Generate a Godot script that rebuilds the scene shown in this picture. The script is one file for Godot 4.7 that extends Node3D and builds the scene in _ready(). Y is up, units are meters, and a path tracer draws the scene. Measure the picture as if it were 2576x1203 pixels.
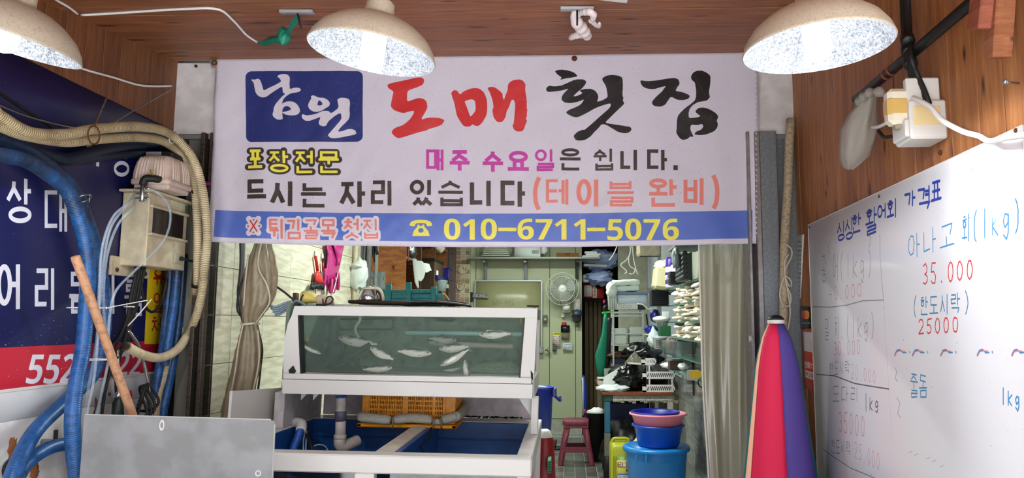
extends Node3D
# A fish shop front under a timber awning. World axes: x right, y up, -z into the shop; the shop front stands at z = FZ.
const F := 1850.0
const CX := 1425.0
const CY := 601.5
const TH := 0.11257
const EYE := 1.45
const FZ := -3.65
var st: SurfaceTool
var rng := RandomNumberGenerator.new()
var used := {}
var M := {}
var RT := Transform3D()      # frame of the right timber wall: x towards the street, z out of the wall
var TF := Transform3D()      # frame of the fish tanks, which stand a little out of level
var grime: Texture2D
var woodtex: Texture2D

func _ready():
	rng.seed = 7
	# ---- camera, sky, exposure
	var cam := Camera3D.new()
	cam.name = "camera"
	cam.projection = Camera3D.PROJECTION_FRUSTUM
	cam.near = 0.05
	cam.far = 60.0
	cam.size = 2.0 * 0.05 * CY / F
	cam.frustum_offset = Vector2((1288.0 - CX) / F * 0.05, 0)
	cam.position = Vector3(0, EYE, 0)
	cam.rotation = Vector3(TH, 0, 0)
	add_child(cam)
	cam.current = true
	var env := Environment.new()
	var sky := Sky.new()
	var sm := ProceduralSkyMaterial.new()
	sm.sky_top_color = Color(0.86, 0.9, 0.97)
	sm.sky_horizon_color = Color(0.92, 0.94, 0.97)
	sm.ground_bottom_color = Color(0.45, 0.45, 0.45)
	sm.ground_horizon_color = Color(0.6, 0.6, 0.6)
	sm.sky_energy_multiplier = 1.0
	sky.sky_material = sm
	env.background_mode = Environment.BG_SKY
	env.sky = sky
	env.background_energy_multiplier = 2.2
	env.tonemap_mode = Environment.TONE_MAPPER_LINEAR
	env.tonemap_exposure = 1.04
	env.sdfgi_enabled = true
	env.ssao_enabled = true
	env.ssil_enabled = true
	var we := WorldEnvironment.new()
	we.name = "world_environment"
	we.environment = env
	add_child(we)
	var sun := DirectionalLight3D.new()       # midday sun on the street in front of the awning
	sun.name = "sun"
	sun.light_energy = 13.0
	sun.light_color = Color(0.94, 0.97, 1)
	sun.light_angular_distance = 0.6
	sun.shadow_enabled = true
	sun.sky_mode = DirectionalLight3D.SKY_MODE_LIGHT_ONLY
	sun.rotation = Vector3(deg_to_rad(-76), deg_to_rad(25), 0)
	add_child(sun)
	var n := Vector3(-0.99898, 0, -0.0451)
	RT = Transform3D(Basis(Vector3.UP.cross(n), Vector3.UP, n), Vector3(1.127, 0, -3.4))
	TF = Transform3D(Basis(Vector3(0, 0, 1), deg_to_rad(-1.3)), Vector3(-0.14, 0.9, FZ)) * Transform3D(Basis(), Vector3(0.14, -0.9, 0))
	materials()
	# ---- the setting, the shop front, then the things
	shell()
	lamps()
	banner()
	left_wall_things()
	tank()
	lower_tank()
	street_things()
	right_wall_things()
	interior_left()
	interior_back()
	interior_right()
	sub_parts()

func sub_parts():          # small pieces that ride on a part go under it
	var rules := {"connection_box": ["window body", "green_tab body", "bolt mounting_plate", "plug socket_plate"], "air_pump": ["rib cover", "rating_plate top_unit", "nozzle manifold"], "pendant_lamp": ["bulb socket"], "junction_box": ["switch body", "old_tape body"], "adapter_plug": ["tape body", "socket_end body"], "banner": ["eyelet cloth", "stitching cloth"], "shutter_box": ["screw housing"], "jerrycan": ["label body", "handle body", "rib body"], "white_carton": ["printed_side box"], "red_carton": ["printed_side box"], "brown_carton": ["print box"], "storage_box": ["catch lid"], "keep_basket": ["string float"], "bucket": ["handle_lug body"], "tub": ["lug body"], "stool": ["vent seat"], "whiteboard": ["screw writing_surface"], "wall_fan": ["cap cage_wires", "wall_plate base"], "dark_carton": ["label carton", "lid carton"], "fuse_box": ["latch body"], "strap_hinge": ["bolt strap"], "waste_pipe": ["blue_cap trap"], "power_strip": ["socket housing"], "thermostat": ["knob box"], "plastic_sheet": ["hole_rim sheet", "cut_edge sheet"], "display_tank": ["corner_cap top_rail", "moss_stain side_frame"], "fish": ["eye body", "pectoral_fin body", "dorsal_fin body"], "glass_shelf": ["front_edge pane"], "white_basket": ["slots basket"], "frame_post": ["screw_hole post"], "black_pipe": ["band pipe", "cut_end pipe"]}
	for o in get_children():
		var kind := String(o.name).rstrip("0123456789").rstrip("_")
		if not rules.has(kind): continue
		for r in rules[kind]:
			var w: PackedStringArray = r.split(" ")
			var host: Node3D = o.get_node_or_null(w[1])
			if host == null: continue
			for c in o.get_children():
				if c != host and String(c.name).rstrip("0123456789").rstrip("_") == w[0]:
					o.remove_child(c)
					c.name = w[0]
					host.add_child(c, true)
					c.position -= host.position

# ================= pixels to points
func ray(px: float, py: float) -> Vector3:
	var a := (px - CX) / F
	var b := (CY - py) / F
	var c := cos(TH) - b * sin(TH)
	return Vector3(a / c, (b * cos(TH) + sin(TH)) / c, -1)
func W(px: float, py: float, w: float) -> Vector3:      # on the upright plane w metres behind the shop front
	return Vector3(0, EYE, 0) + ray(px, py) * (w - FZ)
func WX(px: float, py: float, x: float) -> Vector3:     # on the plane x
	var r := ray(px, py)
	return Vector3(0, EYE, 0) + r * (x / r.x)
func WY(px: float, py: float, y: float) -> Vector3:     # on the level plane y
	var r := ray(px, py)
	return Vector3(0, EYE, 0) + r * ((y - EYE) / r.y)
func RW(px: float, py: float, off := 0.0) -> Vector3:   # on the right wall, in its own axes
	var i := RT.affine_inverse()
	var o := i * Vector3(0, EYE, 0)
	var r := i.basis * ray(px, py)
	return o + r * ((off - o.z) / r.z)
func TW(px: float, py: float, w: float) -> Vector3:     # in the tanks' axes (z = -w)
	var i := TF.affine_inverse()
	var o := i * Vector3(0, EYE, 0)
	var r := i.basis * ray(px, py)
	return o + r * ((-w - o.z) / r.z)

# ================= naming
func numbered(called: String) -> String:
	if not used.has(called):
		used[called] = 0
		return called
	used[called] += 1
	return "%s_%03d" % [called, used[called]]
func thing(called: String, label: String, category: String, group := "", frame := Transform3D()) -> Node3D:
	var o := Node3D.new()
	o.name = numbered(called)
	o.transform = frame
	add_child(o)
	o.set_meta("label", label)
	o.set_meta("category", category)
	if group: o.set_meta("group", group)
	return o
func structure(called: String, frame := Transform3D()) -> Node3D:
	var o := Node3D.new()
	o.name = called
	o.transform = frame
	add_child(o)
	o.set_meta("kind", "structure")
	return o
func done(o: Node3D) -> Node3D:       # moves the node to the base of what it carries
	var lo := Vector3.INF
	var hi := -Vector3.INF
	for c in o.get_children():
		if c is MeshInstance3D and c.mesh:
			var bb: AABB = c.transform * c.mesh.get_aabb()
			lo = lo.min(bb.position)
			hi = hi.max(bb.end)
	if lo.x > 1e9: return o
	var base := Vector3((lo.x + hi.x) / 2, lo.y, (lo.z + hi.z) / 2)
	for c in o.get_children():
		if c is Node3D: c.position -= base
	o.transform = o.transform * Transform3D(Basis(), base)
	return o
func relabel(o: Node3D, label: String) -> Node3D:
	o.set_meta("label", label)
	return o
func dup(o: Node3D, move: Vector3, label: String, turn := 0.0) -> Node3D:
	var c: Node3D = o.duplicate()
	c.name = numbered(String(o.name).rstrip("0123456789").rstrip("_"))
	add_child(c)
	c.position = o.position + move
	c.rotate_y(turn)
	c.set_meta("label", label)
	return c

# ================= shapes
func b(smooth := false) -> void:
	st = SurfaceTool.new()
	st.begin(Mesh.PRIMITIVE_TRIANGLES)
	st.set_smooth_group(0 if smooth else -1)
func sm_on(): st.set_smooth_group(0)
func sm_off(): st.set_smooth_group(-1)
func tri(p: Vector3, q: Vector3, r: Vector3):       # counter-clockwise seen from outside
	st.add_vertex(p); st.add_vertex(r); st.add_vertex(q)
func quad(p: Vector3, q: Vector3, r: Vector3, s: Vector3):
	tri(p, q, r); tri(p, r, s)
func otri(p: Vector3, q: Vector3, r: Vector3, c: Vector3):
	if (q - p).cross(r - p).dot((p + q + r) / 3.0 - c) >= 0: tri(p, q, r)
	else: tri(p, r, q)
func mesh() -> ArrayMesh:
	st.generate_normals()
	st.index()
	return st.commit()
func obj(called: String, m: Material, parent: Node = self) -> MeshInstance3D:
	return put(called, mesh(), m, parent)
func put(called: String, me: Mesh, m: Material, parent: Node = self) -> MeshInstance3D:
	var o := MeshInstance3D.new()
	o.name = called if parent != self else numbered(called)
	o.mesh = me
	o.material_override = m
	parent.add_child(o, true)
	return o
func bx(c: Vector3, s: Vector3, r := 0.003, bs := Basis()):     # a box with chamfered edges
	var h := s / 2
	r = minf(r, minf(h.x, minf(h.y, h.z)) * 0.6)
	var v := {}
	for sx in [-1, 1]:
		for sy in [-1, 1]:
			for sz in [-1, 1]:
				var g := Vector3(sx, sy, sz)
				for a in 3:
					var p := Vector3(h.x - r, h.y - r, h.z - r)
					p[a] = h[a]
					v[[sx, sy, sz, a]] = c + bs * (p * g)
	for a in 3:
		var e := (a + 1) % 3
		var f := (a + 2) % 3
		for s1 in [-1, 1]:
			var q := []
			for k in [[-1, -1], [1, -1], [1, 1], [-1, 1]]:
				var g := [0, 0, 0]
				g[a] = s1; g[e] = k[0]; g[f] = k[1]
				q.append(v[[g[0], g[1], g[2], a]])
			otri(q[0], q[1], q[2], c); otri(q[0], q[2], q[3], c)
			for s2 in [-1, 1]:
				var q2 := []
				for k in [[-1, a], [1, a], [1, e], [-1, e]]:
					var g := [0, 0, 0]
					g[a] = s1; g[e] = s2; g[f] = k[0]
					q2.append(v[[g[0], g[1], g[2], k[1]]])
				otri(q2[0], q2[1], q2[2], c); otri(q2[0], q2[2], q2[3], c)
	for sx in [-1, 1]:
		for sy in [-1, 1]:
			for sz in [-1, 1]:
				otri(v[[sx, sy, sz, 0]], v[[sx, sy, sz, 1]], v[[sx, sy, sz, 2]], c)
func bb(lo: Vector3, hi: Vector3, r := 0.003):
	bx((lo + hi) / 2, (hi - lo).abs(), r)
func bar(p: Vector3, q: Vector3, wide: float, thick: float, r := 0.002, up := Vector3.UP):
	var d := (q - p).normalized()
	if absf(d.dot(up)) > 0.98: up = Vector3(0, 0, 1)
	var x := d.cross(up).normalized()
	bx((p + q) / 2, Vector3(wide, thick, p.distance_to(q)), r, Basis(x, d.cross(x) * -1.0, d) if x.cross(d.cross(x) * -1.0).dot(d) > 0 else Basis(x, d.cross(x), d))
var nocol: Callable
var ringcol: Callable            # when set, the colour of each ring by its share 0..1 along a loft
func loft(rings: Array, cap := true, closed := true):
	var n: int = rings[0].size()
	for i in rings.size() - 1:
		if ringcol.is_valid(): st.set_color(ringcol.call(i / float(rings.size() - 1), i))
		for j in (n if closed else n - 1):
			var k := (j + 1) % n
			quad(rings[i][j], rings[i][k], rings[i + 1][k], rings[i + 1][j])
	if cap:
		for e in [0, rings.size() - 1]:
			var c := Vector3.ZERO
			for p in rings[e]: c += p
			c /= n
			for j in n:
				var k := (j + 1) % n
				if e == 0: tri(c, rings[e][k], rings[e][j])
				else: tri(c, rings[e][j], rings[e][k])
func spl(pts: Array, step := 0.03) -> Array:         # a Catmull-Rom line through the points, evenly stepped
	var cv := Curve3D.new()
	for i in pts.size():
		var a: Vector3 = pts[maxi(i - 1, 0)]
		var c: Vector3 = pts[mini(i + 1, pts.size() - 1)]
		var tg := (c - a) / 6.0
		cv.add_point(pts[i], -tg, tg)
	cv.bake_interval = step / 2
	var n := maxi(2, int(cv.get_baked_length() / step))
	var out := []
	for i in n + 1: out.append(cv.sample_baked(cv.get_baked_length() * i / n, true))
	return out
func tube(pts: Array, r, n := 10, cap := true):       # r: a number, or a function of the share 0..1 along the line
	var rings := []
	var nor := Vector3.ZERO
	for i in pts.size():
		var d: Vector3 = ((pts[mini(i + 1, pts.size() - 1)] - pts[maxi(i - 1, 0)]) as Vector3).normalized()
		if nor == Vector3.ZERO:
			nor = d.cross(Vector3.UP if absf(d.y) < 0.9 else Vector3.RIGHT).normalized()
		nor = (nor - d * nor.dot(d)).normalized()
		var bi := d.cross(nor)
		var rr: float = r.call(float(i) / (pts.size() - 1)) if r is Callable else r
		var ring := PackedVector3Array()
		for j in n:
			var a := TAU * j / n
			ring.append(pts[i] + (nor * cos(a) + bi * sin(a)) * rr)
		rings.append(ring)
	loft(rings, cap)
func hose(pts: Array, r: float, pitch := 0.008, deep := 0.09, n := 12):   # corrugated
	var p := spl(pts, pitch / 3.0)
	var k := p.size() - 1
	tube(p, func(s): return r * (1.0 + deep * [-0.9, 0.5, 0.5][int(round(s * k)) % 3]), n)
func cyl(p: Vector3, q: Vector3, r: float, n := 16, r2 := -1.0):
	if r2 < 0: r2 = r
	var e := 0.12
	var bev := minf(r * 0.15, p.distance_to(q) * 0.2)
	var d := (q - p).normalized()
	tube([p, p + d * bev, q - d * bev, q], func(s): return [r - bev, r, r2, r2 - bev][int(round(s * 3))], n)
func lathe(prof: Array, c := Vector3.ZERO, n := 32, bs := Basis(), sx := 1.0, sz := 1.0, cap := false):  # prof: Vector2(radius, height)
	var rings := []
	for p in prof:
		var ring := PackedVector3Array()
		for j in n:
			var a := -TAU * j / n
			ring.append(c + bs * Vector3(cos(a) * p.x * sx, p.y, sin(a) * p.x * sz))
		rings.append(ring)
	loft(rings, cap)
func blob(c: Vector3, s: Vector3, amp := 0.15, sd := 1, freq := 2.0, nu := 20, nv := 12, flat := -1.0, bs := Basis(), pinch := 0.0):
	var nz := FastNoiseLite.new()
	nz.seed = sd
	nz.frequency = freq
	nz.fractal_octaves = 3
	var rings := []
	for i in nv + 1:
		var th := PI * (i / float(nv)) * 0.98 + 0.03
		var ring := PackedVector3Array()
		for j in nu:
			var ph := -TAU * j / nu
			var d := Vector3(sin(th) * cos(ph), -cos(th), sin(th) * sin(ph))
			var k := 1.0 + amp * 2.0 * nz.get_noise_3d(d.x, d.y, d.z)
			k += amp * 0.5 * absf(nz.get_noise_3d(d.x * 4, d.y * 1.2, d.z * 4))
			var p := d * k
			if pinch > 0 and p.y > 0: p *= Vector3(1 - pinch * p.y, 1, 1 - pinch * p.y)
			if flat > -1.0: p.y = maxf(p.y, flat)
			ring.append(c + bs * (p * s / 2))
		rings.append(ring)
	loft(rings)
func sheet(f: Callable, nu: int, nv: int, thick := 0.002):     # f(s, t) a point; s to the right, t downwards seen from the front; carries UVs
	var g := []
	var nn := []
	for i in nu + 1:
		g.append([]); nn.append([])
		for j in nv + 1:
			g[i].append(f.call(i / float(nu), j / float(nv)))
	for i in nu + 1:
		for j in nv + 1:
			var du: Vector3 = g[mini(i + 1, nu)][j] - g[maxi(i - 1, 0)][j]
			var dv: Vector3 = g[i][mini(j + 1, nv)] - g[i][maxi(j - 1, 0)]
			nn[i].append(dv.cross(du).normalized())
	var at := func(i, j, k):
		st.set_uv(Vector2(i / float(nu), j / float(nv)))
		st.add_vertex(g[i][j] - nn[i][j] * thick * k)
	for i in nu:
		for j in nv:
			for q in [[0, 0], [1, 0], [1, 1], [0, 0], [1, 1], [0, 1]]: at.call(i + q[0], j + q[1], 0.0)
			if thick > 0:
				for q in [[0, 0], [1, 1], [1, 0], [0, 0], [0, 1], [1, 1]]: at.call(i + q[0], j + q[1], 1.0)
	if thick > 0:
		for i in nu:
			for e in [[0, 1], [nv, 0]]:
				for q in ([[0, 0], [1, 0], [1, 1], [0, 0], [1, 1], [0, 1]] if e[1] == 0 else [[0, 0], [1, 1], [1, 0], [0, 0], [0, 1], [1, 1]]): at.call(i + q[0], e[0], float(q[1]))
		for j in nv:
			for e in [[0, 0], [nu, 1]]:
				for q in ([[0, 0], [1, 0], [1, 1], [0, 0], [1, 1], [0, 1]] if e[1] == 0 else [[0, 0], [1, 1], [1, 0], [0, 0], [0, 1], [1, 1]]): at.call(e[0], j + q[0], float(q[1]))
func prism(poly: PackedVector2Array, z0: float, z1: float, t := Transform3D()):   # a flat outline in x, y made thick along z
	if Geometry2D.is_polygon_clockwise(poly): poly.reverse()
	var ix := Geometry2D.triangulate_polygon(poly)
	for k in range(0, ix.size(), 3):
		var p := []
		for e in 3: p.append(Vector3(poly[ix[k + e]].x, poly[ix[k + e]].y, 0))
		if (p[1] - p[0]).cross(p[2] - p[0]).z < 0: p = [p[0], p[2], p[1]]
		var u := Vector3(0, 0, z1)
		var l := Vector3(0, 0, z0)
		tri(t * (p[0] + u), t * (p[1] + u), t * (p[2] + u))
		tri(t * (p[0] + l), t * (p[2] + l), t * (p[1] + l))
	for k in poly.size():
		var p := poly[k]
		var q := poly[(k + 1) % poly.size()]
		quad(t * Vector3(p.x, p.y, z0), t * Vector3(q.x, q.y, z0), t * Vector3(q.x, q.y, z1), t * Vector3(p.x, p.y, z1))
func v2(s: String) -> PackedVector2Array:
	var out := PackedVector2Array()
	for w in s.split(" ", false):
		var q := w.split(",")
		out.append(Vector2(float(q[0]), float(q[1])))
	return out
func wpts(s: String, w: float) -> Array:        # pixels "x,y" or "x,y,w" to points
	var out := []
	for k in s.split(" ", false):
		var q := k.split(",")
		out.append(W(float(q[0]), float(q[1]), float(q[2]) if q.size() > 2 else w))
	return out
func lpts(s: String, off: float) -> Array:      # pixels "x,y" or "x,y,off" to points off the left wall
	var out := []
	for k in s.split(" ", false):
		var q := k.split(",")
		out.append(WX(float(q[0]), float(q[1]), -2.0 + (float(q[2]) if q.size() > 2 else off)))
	return out
func rrect(w: float, h: float, r: float, n := 5, c := Vector2.ZERO) -> PackedVector2Array:
	var out := PackedVector2Array()
	for k in 4:
		var o := Vector2([1, -1, -1, 1][k] * (w / 2 - r), [1, 1, -1, -1][k] * (h / 2 - r))
		for i in n:
			var a := PI / 2 * (k + i / float(n - 1))
			out.append(c + o + Vector2(cos(a), sin(a)) * r)
	return out

# ================= materials
func mk(c: Color, rough := 0.6, metal := 0.0, dirt_and_tone := 0.0, scale := 1.5) -> StandardMaterial3D:
	var m := StandardMaterial3D.new()
	m.albedo_color = c
	m.roughness = rough
	m.metallic = metal
	if dirt_and_tone > 0:
		m.uv1_triplanar = true
		m.uv1_scale = Vector3.ONE * scale
		m.albedo_texture = grime if dirt_and_tone < 0.5 else grime2
	return m
var grime2: Texture2D
func clear(c: Color, a: float, rough := 0.5) -> StandardMaterial3D:
	var m := mk(Color(c.r, c.g, c.b, a), rough)
	m.transparency = BaseMaterial3D.TRANSPARENCY_ALPHA
	m.cull_mode = BaseMaterial3D.CULL_DISABLED
	return m
func noisetex(freq: float, lo: Color, hi: Color, sd: int, oct := 4, size := 512, p0 := 0.25, p1 := 0.75) -> Texture2D:
	var nz := FastNoiseLite.new()
	nz.seed = sd
	nz.frequency = freq
	nz.fractal_octaves = oct
	var im := nz.get_seamless_image(size, size, false, false, 0.15, true)
	im.convert(Image.FORMAT_RGBA8)
	var d := im.get_data()
	for i in size * size:
		var k := smoothstep(p0, p1, d[i * 4] / 255.0)
		var c := lo.lerp(hi, k)
		d[i * 4] = int(c.r * 255); d[i * 4 + 1] = int(c.g * 255); d[i * 4 + 2] = int(c.b * 255)
	return ImageTexture.create_from_image(Image.create_from_data(size, size, false, Image.FORMAT_RGBA8, d))
func make_wood() -> Texture2D:
	# grain runs along x; 1024 x 512 texels
	var w := 1024
	var h := 512
	var nz := FastNoiseLite.new()
	nz.seed = 3
	nz.frequency = 1.0
	nz.fractal_octaves = 3
	var knots := []
	for k in 34:
		knots.append([rng.randf() * w, rng.randf() * h, rng.randf_range(3, 8), rng.randf_range(1.8, 3.6)])
	var d := PackedByteArray()
	d.resize(w * h * 3)
	for y in h:
		for x in w:
			var yy := float(y)
			var dark := 0.0
			for k in knots:
				var dx: float = absf(x - k[0])
				dx = minf(dx, w - dx)
				if dx > 90: continue
				var dy: float = y - k[1]
				if absf(dy) > 45: continue
				var q: float = dx * dx / (k[2] * k[2] * k[3] * k[3]) + dy * dy / (k[2] * k[2])
				if q < 9.0:
					dark = maxf(dark, exp(-q * 0.9))
					yy += signf(dy) * 5.0 * exp(-q * 0.4)
			var ax := TAU * x / w
			var g := nz.get_noise_3d(cos(ax) * 0.9, sin(ax) * 0.9, yy * 0.055)
			var g2 := nz.get_noise_3d(cos(ax) * 3.0 + 9, sin(ax) * 3.0, yy * 0.6)
			var k2 := clampf(0.55 + g * 0.55 + g2 * 0.4, 0, 1)
			var c := Color(0.7, 0.57, 0.45).lerp(Color(1, 0.95, 0.88), k2)
			c = c.lerp(Color(0.2, 0.12, 0.08), dark * 0.85)
			var i := (y * w + x) * 3
			d[i] = int(c.r * 255); d[i + 1] = int(c.g * 255); d[i + 2] = int(c.b * 255)
	return ImageTexture.create_from_image(Image.create_from_data(w, h, false, Image.FORMAT_RGB8, d))
func wood(c: Color, off: float, rough := 0.55, sx := 0.45, sy := 1.1) -> StandardMaterial3D:
	var m := mk(c, rough)
	m.albedo_texture = woodtex
	m.uv1_triplanar = true
	m.uv1_scale = Vector3(sx, sy, sy)
	m.uv1_offset = Vector3(off, off * 1.7, off * 2.3)
	return m
func materials():
	grime = noisetex(0.012, Color(0.92, 0.915, 0.905), Color(1, 1, 1), 5)
	grime2 = noisetex(0.02, Color(0.78, 0.76, 0.73), Color(1, 1, 1), 9, 5, 512, 0.2, 0.55)
	woodtex = make_wood()
	M.ceil = []
	for i in 7: M.ceil.append(wood(Color(0.56, 0.37, 0.25).lerp(Color(0.68, 0.46, 0.31), rng.randf()), i * 0.37))
	M.wallwood = []
	for i in 7: M.wallwood.append(wood(Color(0.68, 0.47, 0.29).lerp(Color(0.78, 0.57, 0.37), rng.randf()), i * 0.29 + 0.1, 0.5, 0.4, 1.0))
	M.leftwood = []
	for i in 4: M.leftwood.append(wood(Color(0.5, 0.33, 0.2).lerp(Color(0.6, 0.42, 0.27), rng.randf()), i * 0.31 + 0.5))
	M.white = mk(Color(0.83, 0.82, 0.8), 0.35)
	M.whited = mk(Color(0.86, 0.85, 0.82), 0.45, 0, 0.3, 2.0)
	M.header = mk(Color(0.85, 0.83, 0.83), 0.5, 0, 0.3, 1.0)
	M.black = mk(Color(0.05, 0.05, 0.055), 0.5)
	M.rubber = mk(Color(0.07, 0.07, 0.075), 0.6)
	M.dark = mk(Color(0.12, 0.11, 0.1), 0.8)
	M.steel = mk(Color(0.62, 0.63, 0.64), 0.35, 0.9, 0.3, 3.0)
	M.galv = mk(Color(0.5, 0.52, 0.54), 0.5, 0.5, 0.3, 9.0)
	M.chrome = mk(Color(0.8, 0.8, 0.8), 0.15, 1.0)
	M.alu = mk(Color(0.7, 0.71, 0.72), 0.4, 0.7)
	M.rust = mk(Color(0.36, 0.2, 0.11), 0.9, 0, 0.6, 6.0)
	M.pvc = mk(Color(0.78, 0.75, 0.72), 0.4, 0, 0.3, 5.0)
	M.beige = mk(Color(0.83, 0.78, 0.66), 0.5, 0, 0.3, 2.0)
	M.bhose = mk(Color.WHITE, 0.55, 0, 0.3, 2.5)
	M.bhose.vertex_color_use_as_albedo = true
	M.blue = mk(Color(0.09, 0.33, 0.66), 0.35)
	M.bluehose = mk(Color.WHITE, 0.35, 0, 0.6, 3.0)
	M.bluehose.vertex_color_use_as_albedo = true
	M.navyhose = mk(Color(0.05, 0.11, 0.18), 0.4, 0, 0.3, 2.0)
	M.whitecable = mk(Color(0.88, 0.87, 0.86), 0.45)
	M.red = mk(Color(0.78, 0.14, 0.12), 0.45)
	M.orange = mk(Color(1.0, 0.64, 0.06), 0.4, 0, 0.3, 3.0)
	M.teal = mk(Color(0.08, 0.5, 0.53), 0.45, 0, 0.3, 4.0)
	M.green = mk(Color(0.05, 0.5, 0.36), 0.6)
	M.cloth = mk(Color(0.86, 0.82, 0.76), 0.9, 0, 0.3, 6.0)
	M.paper = mk(Color(0.92, 0.92, 0.92), 0.7)
	M.bag = clear(Color(0.9, 0.92, 0.95), 0.6, 0.4)
	M.glass = clear(Color(0.8, 0.9, 0.86), 0.05, 0.03)
	M.glass.metallic_specular = 0.14
	M.gedge = mk(Color(0.15, 0.36, 0.29), 0.15)
	M.cream = mk(Color(0.68, 0.7, 0.57), 0.5)
	M.tile = []
	for i in 5: M.tile.append(tilemat(i))

# ================= the setting
var streak: Texture2D
func tilemat(i: int) -> StandardMaterial3D:
	if streak == null: streak = noisetex(0.02, Color(0.9, 0.89, 0.87), Color(1, 1, 1), 21, 5, 256)
	var m := mk(Color(0.84, 0.81, 0.73).lerp(Color(0.88, 0.86, 0.78), i / 4.0), 0.3)
	m.albedo_texture = streak
	m.uv1_triplanar = true
	m.uv1_scale = Vector3(1, 5, 0.7)
	m.uv1_offset = Vector3(i * 0.37, i * 0.21, i * 0.6)
	return m
func slab(o: Node3D, called: String, lo: Vector3, hi: Vector3, m: Material):
	b(); bb(lo, hi, 0.002); obj(called, m, o)
func shell():
	# floor: a slab, and the tiles that can be told apart
	var o := structure("floor")
	slab(o, "slab", Vector3(-9, -0.1, -14), Vector3(9, -0.004, 16), mk(Color(0.74, 0.73, 0.71), 0.8, 0, 0.3, 0.6))
	var fm := []
	for i in 4:
		var m := mk(Color(0.33, 0.34, 0.33).lerp(Color(0.46, 0.46, 0.45), i / 3.0), 0.3)
		m.albedo_texture = streak; m.uv1_triplanar = true; m.uv1_scale = Vector3(0.8, 2, 7); m.uv1_offset = Vector3(i * 0.3, 0, i * 0.17)
		fm.append(m)
	b(); bx(Vector3.ZERO, Vector3(0.104, 0.012, 0.206), 0.002)
	var tm := mesh()
	for i in 13:
		for j in 18:
			var x := -0.62 + i * 0.108
			if x > 0.72: continue
			var t := put("tile", tm, fm[(i * 7 + j * 5 + i * j) % 4], o)
			t.position = Vector3(x, 0.0, FZ - 2.75 - j * 0.21)
	slab(o, "grout", Vector3(-1.7, -0.006, -10.2), Vector3(1.0, 0.002, -6.2), mk(Color(0.72, 0.73, 0.7), 0.8))
	# ceiling of the awning: boards across, rising towards the shop
	o = structure("ceiling", Transform3D(Basis(Vector3(0, 0, 1), 0.0133) * Basis(Vector3.RIGHT, atan(0.12)), Vector3(-0.4, 2.8, FZ)))
	b(); bx(Vector3.ZERO, Vector3(3.5, 0.018, 0.1158), 0.0012)
	var pm := mesh()
	b(); bx(Vector3.ZERO, Vector3(3.5, 0.018, 0.0988), 0.0012)
	var pm2 := mesh()
	var z := 0.0
	for i in 38:
		var p := put("plank", pm if i % 3 else pm2, M.ceil[(i * 3 + i / 4) % 7], o)
		var wd := 0.12 if i % 3 else 0.103
		p.position = Vector3(0, 0.009 + rng.randf_range(0, 0.0015), z + wd / 2)
		z += wd
	slab(o, "backing", Vector3(-1.8, 0.002, -0.05), Vector3(1.85, 0.09, 4.45), mk(Color(0.06, 0.04, 0.03), 0.9))  # near-black slab almost flush with the boards: seam shade as colour, sky blocked
	# left wall: boards at the top, the neighbour's printed sign below
	o = structure("wall_left")
	slab(o, "masonry", Vector3(-2.2, 0, -3.8), Vector3(-2.012, 2.9, 0.6), mk(Color(0.1, 0.09, 0.08), 0.9))
	b(); bx(Vector3.ZERO, Vector3(0.5, 0.1164, 0.016), 0.0012)
	pm = mesh()
	for i in 33:
		var p := put("plank", pm, M.leftwood[(i * 5 + i / 3) % 4], o)
		p.transform = Transform3D(Basis(Vector3(0, 1, 0), PI / 2) * Basis(Vector3(0, 0, 1), PI / 2), Vector3(-2.004, 2.417 + 0.25, -3.6 + i * 0.12))
	slab(o, "seam_shade", Vector3(-2.05, 2.417, -3.72), Vector3(-1.9976, 2.9, 0.55), mk(Color(0.06, 0.04, 0.03), 0.9))  # dark slab put in so the seams between boards look shaded
	sign_left(o)
	# right timber wall
	o = structure("wall_right", RT)
	slab(o, "backing", Vector3(-0.35, 0, -0.2), Vector3(2.0, 2.9, -0.0218), mk(Color(0.07, 0.045, 0.03), 0.9))  # near-black and raised almost flush, its colour gives the seams their shade
	b(); bx(Vector3.ZERO, Vector3(2.78, 0.1164, 0.016), 0.0012)
	pm = mesh()
	b(); bx(Vector3.ZERO, Vector3(2.78, 0.1464, 0.016), 0.0012)
	pm2 = mesh()
	var x := -0.3
	var k := 0
	while x < 1.9:
		var wd := 0.12 if k % 3 != 1 else 0.15
		var p := put("plank", pm if k % 3 != 1 else pm2, M.wallwood[(k * 4 + k / 5) % 7], o)
		p.transform = Transform3D(Basis(Vector3(0, 0, 1), PI / 2), Vector3(x + wd / 2, 1.39, -0.028 + rng.randf_range(0, 0.002)))
		x += wd
		k += 1
	# inner left wall: stone-look tiles 40 x 25
	o = structure("wall_left_inner")
	slab(o, "masonry", Vector3(-1.93, 0, -6.42), Vector3(-1.783, 2.7, -3.68), mk(Color(0.45, 0.44, 0.4), 0.9))
	b(); bx(Vector3.ZERO, Vector3(0.012, 0.244, 0.397), 0.002)
	var tl := mesh()
	for i in 7:
		for j in 11:
			var t := put("tile", tl, M.tile[(i * 3 + j * 7 + i * j) % 5], o)
			t.position = Vector3(-1.781, 0.127 + j * 0.247, FZ + 0.13 - 0.4 * (i + 0.5))
			if i == 0: t.position.z = FZ - 0.135; t.scale.z = 0.66
	slab(o, "alcove_wall", Vector3(-2.15, 0, -10.0), Vector3(-2.0, 2.7, -6.42), M.cream)
	# inner right wall
	o = structure("wall_right_inner")
	slab(o, "masonry", Vector3(1.062, 0, -11.4), Vector3(1.25, 2.7, -3.75), mk(Color(0.55, 0.55, 0.53), 0.9))
	var gm := []
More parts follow.
